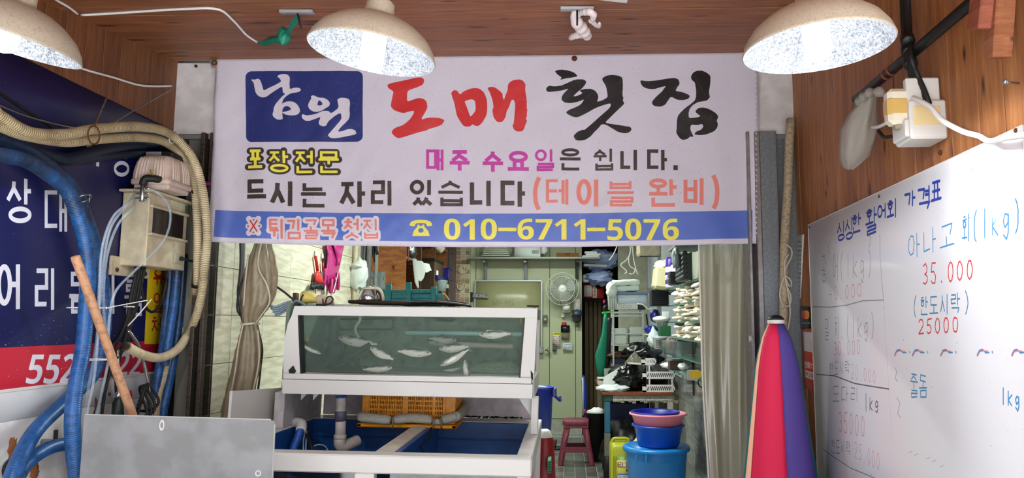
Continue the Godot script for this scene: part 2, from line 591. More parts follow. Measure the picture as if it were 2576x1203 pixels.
	for i in 3:
		var m := mk(Color(0.5, 0.52, 0.53).lerp(Color(0.6, 0.61, 0.61), i / 2.0), 0.15)
		m.albedo_texture = streak; m.uv1_triplanar = true; m.uv1_scale = Vector3(1, 3, 0.8); m.uv1_offset = Vector3(0, i * 0.3, i * 0.4)
		gm.append(m)
	b(); bx(Vector3.ZERO, Vector3(0.012, 0.247, 0.397), 0.002)
	tl = mesh()
	for i in 9:
		for j in 6:
			var t := put("tile", tl, gm[(i + j * 2) % 3], o)
			t.position = Vector3(1.058, 0.127 + j * 0.25, -4.0 - 0.4 * i)
	slab(o, "plaster", Vector3(1.052, 1.52, -9.7), Vector3(1.066, 2.7, -3.8), mk(Color(0.72, 0.72, 0.66), 0.6))
	# back wall: insulated cold-room panels, the dark doorway, a strip of wall to its right
	o = structure("wall_back")
	var px := [-1.27, -1.19, -0.22, 0.12, 0.205]
	for i in 4:
		slab(o, "panel", Vector3(px[i] + 0.003, 0.22, -9.75), Vector3(px[i + 1] - 0.003, 2.7, -9.65), M.cream)
	slab(o, "plinth", Vector3(-1.27, 0, -9.75), Vector3(0.2, 0.215, -9.66), mk(Color(0.66, 0.67, 0.6), 0.4, 0, 0.3, 2))
	slab(o, "metal_strip", Vector3(-1.27, 0.0, -9.66), Vector3(0.3, 0.02, -9.45), M.alu)
	b()
	bb(Vector3(0.68, 0, -9.75), Vector3(1.06, 2.7, -9.65)); bb(Vector3(-2.15, 0, -9.75), Vector3(-1.53, 2.7, -9.62))
	obj("side_piece", mk(Color(0.7, 0.7, 0.62), 0.6, 0, 0.3, 1), o)
	b()
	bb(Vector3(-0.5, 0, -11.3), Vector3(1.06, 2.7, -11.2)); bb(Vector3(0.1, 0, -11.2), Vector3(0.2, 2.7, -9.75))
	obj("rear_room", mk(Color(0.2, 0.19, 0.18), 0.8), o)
	# ceiling inside
	o = structure("trim_1")
	slab(o, "ceiling_board", Vector3(-2.15, 2.66, -11.4), Vector3(1.25, 2.76, -3.96), mk(Color(0.7, 0.69, 0.64), 0.8))
	slab(o, "sky_gap_cover", Vector3(-2.2, 2.6, -4.05), Vector3(1.4, 3.0, -3.955), mk(Color(0.3, 0.24, 0.2), 0.8))  # added slab shutting out sky light above the shutter box
	# door posts
	o = structure("trim_2")
	slab(o, "dark_plate", Vector3(-2.01, 0, -3.8), Vector3(-1.83, 2.4, -3.76), mk(Color(0.2, 0.18, 0.17), 0.7, 0.2, 0.6, 3))
	b()
	bb(Vector3(-1.84, 0, -3.72), Vector3(-1.82, 2.4, -3.62)); bb(Vector3(-1.795, 0, -3.72), Vector3(-1.775, 2.4, -3.62)); bb(Vector3(-1.84, 0, -3.74), Vector3(-1.775, 2.4, -3.715))
	obj("rail", mk(Color(0.34, 0.3, 0.27), 0.45, 0.6, 0.6, 4), o)
	o = structure("trim_3")
	b()
	bb(Vector3(0.9, 0, -3.72), Vector3(0.915, 2.4, -3.6)); bb(Vector3(0.94, 0, -3.72), Vector3(0.965, 2.4, -3.6)); bb(Vector3(0.9, 0, -3.75), Vector3(0.965, 2.4, -3.72))
	obj("rail", mk(Color(0.62, 0.6, 0.6), 0.4, 0.6, 0.3, 3), o)
	b(); bb(Vector3(0.966, 0, -3.73), Vector3(1.05, 2.4, -3.6)); bb(Vector3(1.05, 0, -3.73), Vector3(1.2, 2.4, -3.66))
	obj("column", M.galv, o)

# ================= lamps
func speckle(c0: Color, c1: Color, amount: float, sd: int, big := 2) -> Texture2D:
	var im := Image.create(512, 512, false, Image.FORMAT_RGB8)
	im.fill(c0)
	var r := RandomNumberGenerator.new()
	r.seed = sd
	for i in int(amount * 4000):
		var p := Vector2i(r.randi() % 512, r.randi() % 512)
		for k in 1 + r.randi() % 4:
			im.fill_rect(Rect2i(p + Vector2i(r.randi() % 7, r.randi() % 5), Vector2i(1 + r.randi() % big, 1 + r.randi() % big)), c0.lerp(c1, r.randf_range(0.3, 1)))
	return ImageTexture.create_from_image(im)
func lamps():
	var outer := mk(Color.WHITE, 0.55)
	outer.albedo_texture = speckle(Color(0.7, 0.65, 0.58), Color(0.3, 0.25, 0.2), 0.7, 4)
	outer.uv1_triplanar = true
	outer.uv1_scale = Vector3.ONE * 3
	var inner := mk(Color.WHITE, 0.35, 0.0)
	inner.albedo_texture = speckle(Color(0.46, 0.49, 0.53), Color(0.97, 0.98, 1), 2.2, 5, 6)
	inner.uv1_triplanar = true
	inner.uv1_scale = Vector3.ONE * 3.2
	var glow := mk(Color(1, 1, 1), 0.4)
	glow.emission_enabled = true
	glow.emission = Color(1, 1, 1)
	glow.emission_energy_multiplier = 10.0
	var where := [[W(936, 137, -1.6), 8.0, "dusty enamel pendant lamp hanging in front of the banner's blue box", 0.18, 0.45],
		[W(2057, 124, -1.88), -3.5, "dusty enamel pendant lamp at the right, hanging before the timber wall", 0.182, 0.27],
		[W(8, 104, -1.72), 14.0, "dusty enamel pendant lamp at the left edge, above the beige hoses", 0.185, 0.6]]
	for q in where:
		var o := thing("pendant_lamp", q[2], "lamp", "pendant lamps under the awning", Transform3D(Basis(Vector3(0, 0, 1), deg_to_rad(-q[1])), q[0]))
		var R: float = q[3]
		b(true)
		lathe([Vector2(R, 0.0), Vector2(R * 1.012, 0.003), Vector2(R, 0.008), Vector2(R * 0.97, 0.025), Vector2(R * 0.86, 0.055), Vector2(R * 0.68, 0.082), Vector2(R * 0.5, 0.1), Vector2(R * 0.34, 0.108), Vector2(R * 0.25, 0.112), Vector2(R * 0.235, 0.125), Vector2(R * 0.22, 0.155), Vector2(R * 0.16, 0.165), Vector2(0.02, 0.166)], Vector3.ZERO, 56)
		obj("shade", outer, o)
		b(true)
		lathe([Vector2(0.02, 0.103), Vector2(R * 0.34, 0.1), Vector2(R * 0.5, 0.093), Vector2(R * 0.67, 0.076), Vector2(R * 0.84, 0.05), Vector2(R * 0.95, 0.024), Vector2(R * 0.985, 0.006), Vector2(R, 0.0)], Vector3.ZERO, 56)
		obj("reflector", inner, o)
		b(true); lathe([Vector2(0.021, 0.166), Vector2(0.021, 0.3), Vector2(0.016, 0.42)], Vector3.ZERO, 20, Basis(), 1, 1, true)
		obj("socket", mk(Color(0.3, 0.29, 0.3), 0.5), o)
		b(true); lathe([Vector2(0.016, 0.1), Vector2(0.026, 0.085), Vector2(0.034, 0.06), Vector2(0.034, -0.005), Vector2(0.028, -0.022), Vector2(0.01, -0.03)], Vector3.ZERO, 24, Basis(), 1, 1, true)
		obj("bulb", glow, o)
		done(o)
		var l := SpotLight3D.new()
		l.name = "lamp_light"
		l.spot_angle = 84
		l.spot_angle_attenuation = 0.15
		l.spot_range = 12
		l.spot_attenuation = 2
		l.light_color = Color(0.96, 0.98, 1.0)
		l.light_energy = q[4]
		l.light_size = 0.035
		l.shadow_enabled = true
		add_child(l, true)
		l.position = q[0] + Vector3(0, -0.075, 0)
		l.rotation = Vector3(-PI / 2, 0, 0)
	# the strip lights inside the shop, above the banner's lower edge
	for q in [[-0.35, -5.2], [-0.35, -8.2]]:
		var o := thing("strip_light", "white fluorescent strip light on the shop ceiling, " + ("nearer the entrance" if q[1] > -6 else "nearer the cold room"), "lamp", "strip lights inside the shop", Transform3D(Basis(), Vector3(q[0], 2.6, q[1])))
		b(); bx(Vector3(0, 0.03, 0), Vector3(1.25, 0.05, 0.12)); obj("housing", M.white, o)
		var g2 := glow.duplicate()
		g2.emission_energy_multiplier = 3.0
		b(true); cyl(Vector3(-0.6, -0.01, 0), Vector3(0.6, -0.01, 0), 0.014); obj("tube", g2, o)
		done(o)
		var l := AreaLight3D.new()
		l.name = "strip_area_light"
		l.area_size = Vector2(1.2, 0.12)
		l.light_color = Color(0.95, 1.0, 0.96)
		l.light_energy = 8.0 if q[1] > -6 else 4.0
		l.area_range = 14
		l.area_attenuation = 2
		l.shadow_enabled = true
		add_child(l, true)
		l.position = Vector3(q[0], 2.565, q[1])
		l.rotation.x = -PI / 2

# ================= lettering: strokes and outlines filled into pictures
const CHO := ["0 .08 1 .08 .8 1", "0 .08 .42 .08 .36 1|.56 .08 1 .08 .92 1", "0 0 0 1 1 1", "1 0 0 0 0 1 1 1", "", "0 0 1 0 1 .5 0 .5 0 1 1 1", "z0 0 1 0 1 1 0 1", "0 0 0 1 1 1 1 0|0 .45 1 .45", "", ".5 0 .45 .4 0 1|.47 .35 1 1", ".28 0 .25 .4 0 1|.26 .4 .5 1|.75 0 .7 .4 .5 1|.72 .4 1 1", "o .5 .5 .5 .5", "0 .06 1 .06|.5 .06 .42 .5 0 1|.46 .45 1 1", "", ".28 -.02 .72 -.02|0 .25 1 .25|.5 .25 .42 .6 0 1|.46 .58 1 1", "0 .06 1 .06 .8 1|0 .5 .9 .5", "1 0 0 0 0 1 1 1|0 .5 .95 .5", "0 0 1 0|.28 0 .28 1|.72 0 .72 1|0 1 1 1", ".28 0 .72 0|0 .28 1 .28|o .5 .72 .34 .28"]
const JUNG := ["V.4 0 .4 1|.4 .48 1 .48", "V.2 0 .2 1|.85 0 .85 1|.2 .5 .85 .5", "V.4 0 .4 1|.4 .33 1 .33|.4 .63 1 .63", "", "V.75 0 .75 1|.75 .45 0 .45", "V.5 .04 .5 .96|1 0 1 1|.5 .45 -.1 .45", "V.75 0 .75 1|.75 .33 0 .33|.75 .6 0 .6", "", "H0 .9 1 .9|.5 0 .5 .9", "C0 .9 1 .9|.5 0 .5 .9;.35 0 .35 1|.35 .48 1 .48", "", "C0 .9 1 .9|.5 0 .5 .9;.6 0 .6 1", "H0 .9 1 .9|.32 0 .32 .9|.68 0 .68 .9", "H0 .1 1 .1|.5 .1 .5 1", "C0 .1 1 .1|.5 .1 .5 1;.7 0 .7 1|.7 .6 .2 .6", "", "C0 .1 1 .1|.5 .1 .5 1;.6 0 .6 1", "H0 .1 1 .1|.32 .1 .32 1|.68 .1 .68 1", "H0 .5 1 .5", "", "V.6 0 .6 1"]
const JONG := [-1, 0, 1, -1, 2, -1, -1, 3, 5, -1, -1, -1, -1, -1, -1, -1, 6, 7, -1, 9, 10, 11, 12, 14, 15, 16, 17, 18]
const LAT := {"0": "o .5 .5 .42 .5", "1": ".5 0 .5 1", "2": "0 .2 .25 0 .7 0 .95 .25 .8 .5 0 1 1 1", "3": ".05 .1 .5 0 .9 .2 .8 .42 .4 .5 .9 .62 .95 .85 .5 1 .05 .9", "4": ".4 0 0 .55 1 .5|.7 .2 .65 1", "5": ".95 0 .25 0 .1 .45 .6 .4 .95 .65 .8 .95 .3 1 .05 .85", "(": ".72 -.08 .52 .12 .4 .34 .37 .55 .42 .8 .54 .98 .7 1.1", ")": ".28 -.08 .48 .12 .6 .34 .63 .55 .58 .8 .46 .98 .3 1.1", ".": ".4 .95 .5 1", "k": ".1 .15 .1 1|.9 .35 .1 .7 .9 1", "g": ".85 .4 .4 .35 .15 .6 .35 .85 .8 .7 .85 .4 .85 1 .6 1.25 .2 1.1", "~": "0 .6 .2 .3 .5 .4 .75 .65 1 .5", "-": ".1 .5 .9 .5", "|": ".5 0 .5 1", "x": "0 0 1 1|1 0 0 1"}
func strokes_of(ch: String) -> Array:      # [[points], ...] in a unit cell, y down
	var out := []
	var add := func(src: String, x0: float, y0: float, x1: float, y1: float):
		for s in src.split("|", false):
			var w := s.split(" ", false)
			var pl := PackedVector2Array()
			var shut := false
			if w[0] == "o":
				shut = true
				for i in 28: pl.append(Vector2(float(w[1]) + cos(TAU * i / 28) * float(w[3]), float(w[2]) + sin(TAU * i / 28) * float(w[4])))
			else:
				if w[0].begins_with("z"): shut = true; w[0] = w[0].substr(1)
				for i in range(0, w.size(), 2): pl.append(Vector2(float(w[i]), float(w[i + 1])))
			for i in pl.size(): pl[i] = Vector2(lerpf(x0, x1, pl[i].x), lerpf(y0, y1, pl[i].y))
			out.append([pl, shut])
	var code := ch.unicode_at(0)
	if code < 0xAC00:
		if LAT.has(ch): add.call(LAT[ch], 0.12, 0, 0.88, 1)
		return out
	code -= 0xAC00
	var a: String = CHO[code / 588]
	var v: String = JUNG[(code % 588) / 28]
	var f: int = JONG[code % 28]
	var kind := v[0]
	v = v.substr(1)
	if kind == "V":
		add.call(a, 0.07, 0.06, 0.54, 0.86 if f < 0 else 0.5)
		add.call(v, 0.62, 0, 0.97, 1.0 if f < 0 else 0.6)
	elif kind == "H":
		add.call(a, 0.15, 0.04, 0.85, 0.5 if f < 0 else 0.3)
		add.call(v, 0.02, 0.56 if f < 0 else 0.36, 0.98, 1.0 if f < 0 else 0.62)
	else:
		var q := v.split(";")
		add.call(a, 0.08, 0.04, 0.58, 0.46 if f < 0 else 0.28)
		add.call(q[0], 0.02, 0.54 if f < 0 else 0.33, 0.66, 0.9 if f < 0 else 0.58)
		add.call(q[1], 0.68, 0, 0.98, 1.0 if f < 0 else 0.62)
	if f >= 0: add.call(CHO[f], 0.16, 0.7, 0.92, 0.98)
	return out
func fill(im: Image, polys: Array, c: Color):     # even-odd, with soft edges from three scan lines a texel
	var lo := Vector2(1e9, 1e9)
	var hi := -lo
	var ed := []
	for p in polys:
		for i in p.size():
			var q: Vector2 = p[i]
			var r: Vector2 = p[(i + 1) % p.size()]
			lo = lo.min(q); hi = hi.max(q)
			if q.y != r.y: ed.append([q, r] if q.y < r.y else [r, q])
	var w := im.get_width()
	var bx0 := maxi(0, int(lo.x) - 1)
	var n := mini(w, int(hi.x) + 3) - bx0
	if n <= 0: return
	for y in range(maxi(0, int(lo.y)), mini(im.get_height() - 1, int(hi.y) + 1) + 1):
		var live := []
		for e in ed:
			if e[0].y <= y + 1 and e[1].y > y: live.append(e)
		if live.is_empty(): continue
		var diff := PackedFloat32Array()
		diff.resize(n + 3)
		for k3 in 3:
			var yc := y + (k3 + 0.5) / 3.0
			var xs := []
			for e in live:
				if e[0].y <= yc and e[1].y > yc: xs.append(clampf(e[0].x + (e[1].x - e[0].x) * (yc - e[0].y) / (e[1].y - e[0].y) - bx0, 0.0, n - 1.0))
			xs.sort()
			for k in range(0, xs.size() - 1, 2):
				for e in 2:         # each end: a step of one third spread over two texels
					var xx: float = xs[k + e]
					var ix := int(xx)
					var f := xx - ix
					var sg := (1.0 - 2.0 * e) / 3.0
					diff[ix] += sg * (1.0 - f)
					diff[ix + 1] += sg * f
		var cov := 0.0
		var run := -1
		for x in n:
			cov += diff[x]
			if cov > 0.99:
				if run < 0: run = x
			else:
				if run >= 0: im.fill_rect(Rect2i(bx0 + run, y, x - run, 1), c); run = -1
				if cov > 0.03 and bx0 + x < w: im.set_pixel(bx0 + x, y, im.get_pixel(bx0 + x, y).lerp(c, cov))
		if run >= 0: im.fill_rect(Rect2i(bx0 + run, y, n - run, 1), c)
func stroke(im: Image, pl: PackedVector2Array, shut: bool, t: float, c: Color, soft := false):
	fill(im, Geometry2D.offset_polyline(pl, t / 2, Geometry2D.JOIN_ROUND if soft else Geometry2D.JOIN_MITER, Geometry2D.END_JOINED if shut else (Geometry2D.END_ROUND if soft else Geometry2D.END_BUTT)), c)
func glyph(im: Image, q: Array, ch: String, t: float, c: Color, soft := false, wob := 0.0):   # q: corners lt, rt, rb, lb in texels
	var code := ch.unicode_at(0) - 0xAC00
	if code >= 0 and not soft:         # crowded syllables are set in thinner strokes
		if code % 28: t *= 0.84
		if JONG[code % 28] == 5 or JONG[code % 28] == 7: t *= 0.84
		if code / 588 in [5, 7, 16]: t *= 0.88
		if (code % 588) / 28 in [1, 5]: t *= 0.8
	for s in strokes_of(ch):
		var pl := PackedVector2Array()
		for p in s[0]:
			var pp: Vector2 = p + Vector2(rng.randf_range(-wob, wob), rng.randf_range(-wob, wob))
			pl.append((q[0] as Vector2).lerp(q[1], pp.x).lerp((q[3] as Vector2).lerp(q[2], pp.x), pp.y))
		stroke(im, pl, s[1], t, c, soft)
func word(im: Image, q: Array, text: String, t: float, c: Color, soft := false, wob := 0.0, fillw := 0.86):
	var n := text.length()
	for i in n:
		if text[i] == " ": continue
		var a := (i + (1 - fillw) / 2) / n
		var e := (i + (1 + fillw) / 2) / n
		glyph(im, [q[0].lerp(q[1], a), q[0].lerp(q[1], e), q[3].lerp(q[2], e), q[3].lerp(q[2], a)], text[i], t, c, soft, wob)
func latin(im: Image, q: Array, text: String, c: Color, bold := true):        # set in the sans face
	var tm := TextMesh.new()
	var f := SystemFont.new()
	f.font_names = PackedStringArray(["Droid Sans"])
	f.font_weight = 700 if bold else 400
	tm.font = f
	tm.font_size = 64
	tm.depth = 0
	tm.text = text
	var ar := tm.get_mesh_arrays() if tm.get_surface_count() == 0 else tm.surface_get_arrays(0)
	var vs: PackedVector3Array = ar[Mesh.ARRAY_VERTEX]
	var ix: PackedInt32Array = ar[Mesh.ARRAY_INDEX] if ar[Mesh.ARRAY_INDEX] != null else PackedInt32Array(range(vs.size()))
	var bbx := tm.get_aabb()
	var all := []
	for k in range(0, ix.size(), 3):
		var p := PackedVector2Array()
		for e in 3:
			var v := vs[ix[k + e]]
			var uu := (v.x - bbx.position.x) / bbx.size.x
			var vv := 1.0 - (v.y - bbx.position.y) / bbx.size.y
			p.append((q[0] as Vector2).lerp(q[1], uu).lerp((q[3] as Vector2).lerp(q[2], uu), vv))
		all.append(p)
	fill(im, all, c)
func rq(x0: float, y0: float, x1: float, y1: float) -> Array:
	return [Vector2(x0, y0), Vector2(x1, y0), Vector2(x1, y1), Vector2(x0, y1)]
func printed(im: Image, rough := 0.5) -> StandardMaterial3D:
	var m := mk(Color.WHITE, rough)
	im.generate_mipmaps()
	m.albedo_texture = ImageTexture.create_from_image(im)
	m.texture_repeat = false
	return m
func specks(im: Image, n: int, c: Color, big := 2):
	for i in n:
		im.fill_rect(Rect2i(rng.randi() % im.get_width(), rng.randi() % im.get_height(), 1 + rng.randi() % big, 1 + rng.randi() % big), c)
func hair(im: Image, n: int, c: Color, len := 60):
	for i in n:
		var p := Vector2(rng.randf() * im.get_width(), rng.randf() * im.get_height())
		var d := Vector2.from_angle(rng.randf() * TAU) * rng.randf_range(0.2, 1) * len
		for k in int(d.length()): 
			var q := Vector2i(p + d * k / d.length())
			if q.x >= 0 and q.y >= 0 and q.x < im.get_width() and q.y < im.get_height():
				im.set_pixelv(q, im.get_pixelv(q).lerp(c, 0.35))

# ================= the banner
func bst(px: float, py: float) -> Vector2:     # pixel on the banner to shares of its width and height
	var s := (px - 530.0) / 1378.0
	var t := 0.5
	for k in 3:
		s = (px - lerpf(543, 530, t)) / (lerpf(1906, 1908, t) - lerpf(543, 530, t))
		t = (py - lerpf(148, 130, s)) / (lerpf(609, 612, s) + 14 * 4 * s * (1 - s) * 0.8 - lerpf(148, 130, s))
	return Vector2(s, t)
func banner():
	# the white roller shutter box behind it
	var o := thing("shutter_box", "long white sheet-metal shutter box behind the hanging banner", "shutter box")
	b(); bb(Vector3(-2.005, 2.4, -3.95), Vector3(1.19, 2.774, -3.65), 0.004); obj("housing", M.header, o)
	b(); bb(Vector3(-2.005, 2.375, -3.9), Vector3(1.2, 2.396, -3.655), 0.002); obj("lip", mk(Color(0.5, 0.49, 0.48), 0.5), o)
	b(true); cyl(Vector3(-1.90, 2.755, -3.652), Vector3(-1.90, 2.755, -3.644), 0.008, 10); obj("screw", M.dark, o)
	done(o)
	var w := 2048
	var h := 724
	var im := Image.create(w, h, false, Image.FORMAT_RGB8)
	im.fill(Color(0.82, 0.79, 0.84))
	var T := func(px: float, py: float) -> Vector2: return bst(px, py) * Vector2(w, h)
	var Q := func(x0, y0, x1, y1) -> Array: return [T.call(x0, y0), T.call(x1, y0), T.call(x1, y1), T.call(x0, y1)]
	var navy := Color(0.16, 0.2, 0.45)
	var ink := Color(0.24, 0.2, 0.19)
	var coral := Color(0.89, 0.5, 0.46)
	var yel := Color(0.93, 0.88, 0.32)
	var pink := Color(0.76, 0.25, 0.62)
	# blue stripe
	var stripe := Color(0.33, 0.43, 0.75)
	fill(im, [PackedVector2Array([Vector2(0.008 * w, 0.826 * h), Vector2(0.99 * w, 0.826 * h), Vector2(0.99 * w, 0.972 * h), Vector2(0.006 * w, 0.972 * h)])], stripe)
	# blue box
	var box := rrect(296, 178, 15, 6, Vector2(765, 268))
	for i in box.size(): box[i] = T.call(box[i].x, box[i].y)
	fill(im, [box], navy)
	var trace := func(src: Array, ox: float, oy: float, k: float, c: Color):
		var ps := []
		for s in src:
			var p := v2(s)
			for i in p.size(): p[i] = T.call(ox + p[i].x / k, oy + p[i].y / k)
			var sm := PackedVector2Array()      # brush corners slightly rounded
			for i in p.size():
				var q := p[(i + 1) % p.size()]
				sm.append(p[i].lerp(q, 0.2)); sm.append(p[i].lerp(q, 0.8))
			ps.append(sm)
		fill(im, ps, c)
	var pale := Color(0.84, 0.8, 0.85)
	trace.call(["170,225 240,228 265,215 300,222 325,265 345,330 360,390 450,345 530,310 620,262 595,215 558,190 580,165 640,150 700,155 735,185 742,230 735,290 740,370 790,352 840,345 890,360 905,382 890,405 840,420 780,425 735,440 690,470 650,510 632,560 625,580 680,552 740,545 800,555 850,590 885,650 890,695 860,735 800,752 720,748 660,730 632,705 635,755 642,800 600,812 550,805 505,770 490,735 505,690 510,640 540,580 600,510 640,465 678,440 640,420 635,330 540,385 460,440 400,480 340,488 280,465 240,415 225,340 215,270", "635,700 720,685 765,665 740,630 700,612 665,622 640,650 632,690"], 600, 160, 5.7275, pale)
	trace.call(["1042,475 1080,457 1160,495 1230,495 1290,525 1325,575 1310,620 1260,645 1210,680 1140,700 1070,692 1015,650 1003,600 1030,540 1055,505", "1135,605 1160,525 1205,560 1215,590 1190,608"], 600, 160, 5.7275, pale)
	trace.call(["925,728 980,750 1060,740 1130,725 1200,690 1260,682 1310,690 1340,725 1450,640 1430,545 1428,520 1470,495 1550,495 1600,520 1610,580 1600,660 1608,740 1595,800 1550,850 1480,915 1430,985 1500,975 1560,950 1620,940 1680,960 1703,1000 1680,1025 1600,1040 1480,1065 1380,1080 1320,1070 1290,1035 1320,1000 1390,920 1460,840 1490,790 1478,712 1400,755 1320,820 1290,850 1270,900 1220,910 1170,890 1155,850 1190,770 1110,800 1020,830 960,825 920,790 910,750"], 600, 160, 5.7275, pale)
	var red := Color(0.8, 0.19, 0.2)
	trace.call(["148,245 400,190 620,150 680,155 705,190 695,240 660,275 460,345 445,380 440,515 520,490 620,460 700,475 745,525 755,600 730,660 650,795 770,755 930,760 1018,795 970,860 900,890 760,930 755,945 600,985 340,1070 280,1060 210,990 225,945 280,905 370,880 440,830 500,770 545,700 555,655 470,662 390,690 310,665 240,640 195,580 210,500 230,400 240,360 150,300"], 950, 170, 6.015, red)
	trace.call(["1112,385 1150,345 1200,345 1245,412 1300,360 1400,318 1480,310 1540,320 1610,375 1655,490 1660,650 1640,740 1580,840 1520,888 1470,880 1435,855 1400,895 1305,892 1240,800 1195,720 1165,550 1135,460", "1312,510 1360,490 1430,478 1475,505 1485,600 1480,660 1405,750 1385,700 1350,600"], 950, 170, 6.015, red)
	trace.call(["1658,305 1720,288 1780,300 1890,390 1890,440 1910,500 1935,420 1970,340 1970,270 1995,225 2050,190 2140,177 2190,190 2238,245 2230,330 2255,480 2255,620 2265,630 2255,700 2260,720 2240,780 2262,800 2240,850 2200,960 2110,968 2060,935 2038,870 2060,850 2085,560 2060,480 2020,490 1990,590 1950,660 1935,750 1890,815 1840,828 1800,815 1755,755 1735,650 1755,600 1740,500 1700,380"], 950, 170, 6.015, red)
	var blk := Color(0.13, 0.11, 0.12)
	trace.call(["232,98 310,78 400,90 480,115 525,155 525,170 430,190 380,195 300,215 330,185 270,145"], 1350, 160, 5.152, blk)
	trace.call(["165,288 230,300 320,290 400,255 500,208 600,203 640,225 640,255 590,320 520,375 470,430 540,415 600,380 565,360 562,345 620,328 700,325 760,350 795,400 800,440 780,495 850,475 920,435 920,400 900,290 850,215 855,185 910,155 980,145 1060,155 1112,180 1118,300 1110,410 1125,450 1115,480 1138,520 1085,570 1000,650 935,715 885,765 970,785 1060,795 1150,815 1210,818 1232,850 1210,885 1155,908 1060,890 980,840 900,790 840,785 800,840 745,890 700,945 620,995 510,995 475,935 530,880 600,855 622,860 740,760 860,650 940,580 965,540 955,510 850,540 770,570 650,640 530,698 470,690 400,655 380,630 420,600 500,570 560,540 590,510 618,460 540,495 440,515 360,505 320,470 330,420 370,370 420,325 340,350 230,365 140,370 122,340 130,310"], 1350, 160, 5.152, blk)
	trace.call(["1345,220 1420,235 1560,222 1700,195 1790,187 1840,205 1855,260 1820,310 1795,355 1900,375 1970,405 1985,430 1960,460 1900,475 1820,470 1740,425 1700,480 1665,535 1600,560 1510,548 1490,500 1550,430 1625,365 1640,340 1680,290 1600,310 1520,337 1430,330 1370,300 1345,255"], 1350, 160, 5.152, blk)
	trace.call(["2140,88 2200,115 2252,160 2250,250 2232,360 2232,400 2245,435 2210,480 2150,493 2090,500 2020,540 1980,590 1968,640 1972,708 2080,700 2125,685 2050,625 2090,580 2150,570 2230,590 2320,640 2355,690 2330,740 2348,780 2340,830 2300,880 2200,918 2110,928 2040,918 2070,880 2130,860 2162,820 2150,782 2080,798 2000,790 1990,850 2010,900 2035,950 1985,945 1960,975 1900,990 1860,970 1810,895 1818,830 1820,740 1830,680 1860,640 1920,580 2000,525 2060,470 2068,350 2050,240 2010,215 1997,170 2030,115 2080,92"], 1350, 160, 5.152, blk)
	# the printed lines; each letter: character, left, top, right, bottom in pixels of the photograph
	var run := func(src: String, t: float, c: Color, t2 := 0.0, c2 := Color.BLACK):
		for pass_ in ([0, 1] if t2 > 0 else [1]):
			for s in src.split(" ", false):
				var q := s.split(",")
				var mx := 2.5
				glyph(im, Q.call(float(q[1]) + mx, float(q[2]) + mx, float(q[3]) - mx, float(q[4]) - mx), q[0], t2 if pass_ == 0 else t, c2 if pass_ == 0 else c, pass_ == 0)
	run.call("포,619,375,664,424 장,673,377,729,434 전,738,377,792,436 문,798,379,856,436", 12.0, yel, 26.0, ink)
	run.call("매,1070,374,1118,431 주,1128,377,1185,432 수,1211,377,1269,435 요,1274,380,1334,430 일,1343,373,1397,431", 14.0, pink)
	run.call("은,1405,372,1464,429 쉽,1490,372,1546,430 니,1559,375,1608,431 다,1626,375,1682,431", 13.0, ink)
	fill(im, [PackedVector2Array(Q.call(1694, 416, 1705, 428))], ink)
	run.call("드,617,452,674,508 시,678,454,742,521 는,753,456,823,521 자,851,454,923,523 리,932,453,992,520 있,1029,451,1092,519 습,1099,450,1168,519 니,1181,453,1241,521 다,1258,454,1325,523", 16.5, ink)
	run.call("(,1328,449,1372,523 테,1371,449,1430,518 이,1449,449,1512,522 블,1524,451,1598,520 완,1629,449,1706,520 비,1718,446,1777,518 ),1779,444,1823,520", 16.5, coral)
	run.call("튀,675,549,716,603 김,718,549,759,603 골,761,549,802,603 목,804,549,846,603 첫,861,548,907,602 집,909,549,955,602", 10.0, coral, 25.0, Color(0.86, 0.82, 0.86))
	glyph(im, Q.call(622, 551, 654, 586), "x", 24.0, Color(0.86, 0.82, 0.86), true)
	glyph(im, Q.call(625, 554, 651, 583), "x", 5.0, red)
	for p in [[638, 553], [638, 585], [623, 569], [653, 569]]:
		var dot := rrect(7, 7, 3.4, 6, T.call(p[0], p[1]))
		var halo := rrect(20, 20, 9, 6, T.call(p[0], p[1]))
		fill(im, [halo], Color(0.86, 0.82, 0.86)); fill(im, [dot], red)
	# telephone: handset, body, dial
	var tel := func(src: String, c: Color):
		var p := v2(src)
		for i in p.size(): p[i] = T.call(1030 + p[i].x * 0.58, 553 + p[i].y * 0.41)
		fill(im, [p], c)
	tel.call("0,30 8,12 25,3 50,0 75,3 92,12 100,30 96,38 76,40 74,26 64,22 36,22 26,26 24,40 4,38", yel)
	tel.call("36,30 44,30 44,38 56,38 56,30 64,30 66,44 82,70 88,100 12,100 18,70 34,44", yel)
	fill(im, [rrect(20, 17, 8, 6, T.call(1059, 580))], stripe)
	latin(im, Q.call(1117, 550, 1250, 603), "010", yel)
	fill(im, [PackedVector2Array(Q.call(1253, 573, 1299, 582))], yel)
	latin(im, Q.call(1302, 550, 1473, 603), "6711", yel)
	fill(im, [PackedVector2Array(Q.call(1477, 573, 1523, 582))], yel)
	latin(im, Q.call(1528, 550, 1708, 605), "5076", yel)
	# wear: specks, scratches, creases of dirt
	specks(im, 1500, Color(0.55, 0.5, 0.5))
	hair(im, 260, Color(0.62, 0.58, 0.6), 45)
	hair(im, 120, Color(0.8, 0.76, 0.8), 90)
	for p in [[1445, 146], [541, 160]]:
		fill(im, [rrect(16, 14, 6, 5, T.call(p[0], p[1]))], Color(0.62, 0.38, 0.2))
		fill(im, [rrect(8, 8, 4, 5, T.call(p[0], p[1]))], Color(0.16, 0.08, 0.05))
	var m := printed(im, 0.38)
	m.backlight_enabled = true
	m.backlight = Color(0.12, 0.12, 0.12)
	var bn := FastNoiseLite.new()
	bn.frequency = 0.9
	bn.seed = 12
	o = thing("banner", "wide white vinyl banner with red and black brush lettering, blue box and blue phone stripe", "banner")
	b(true)
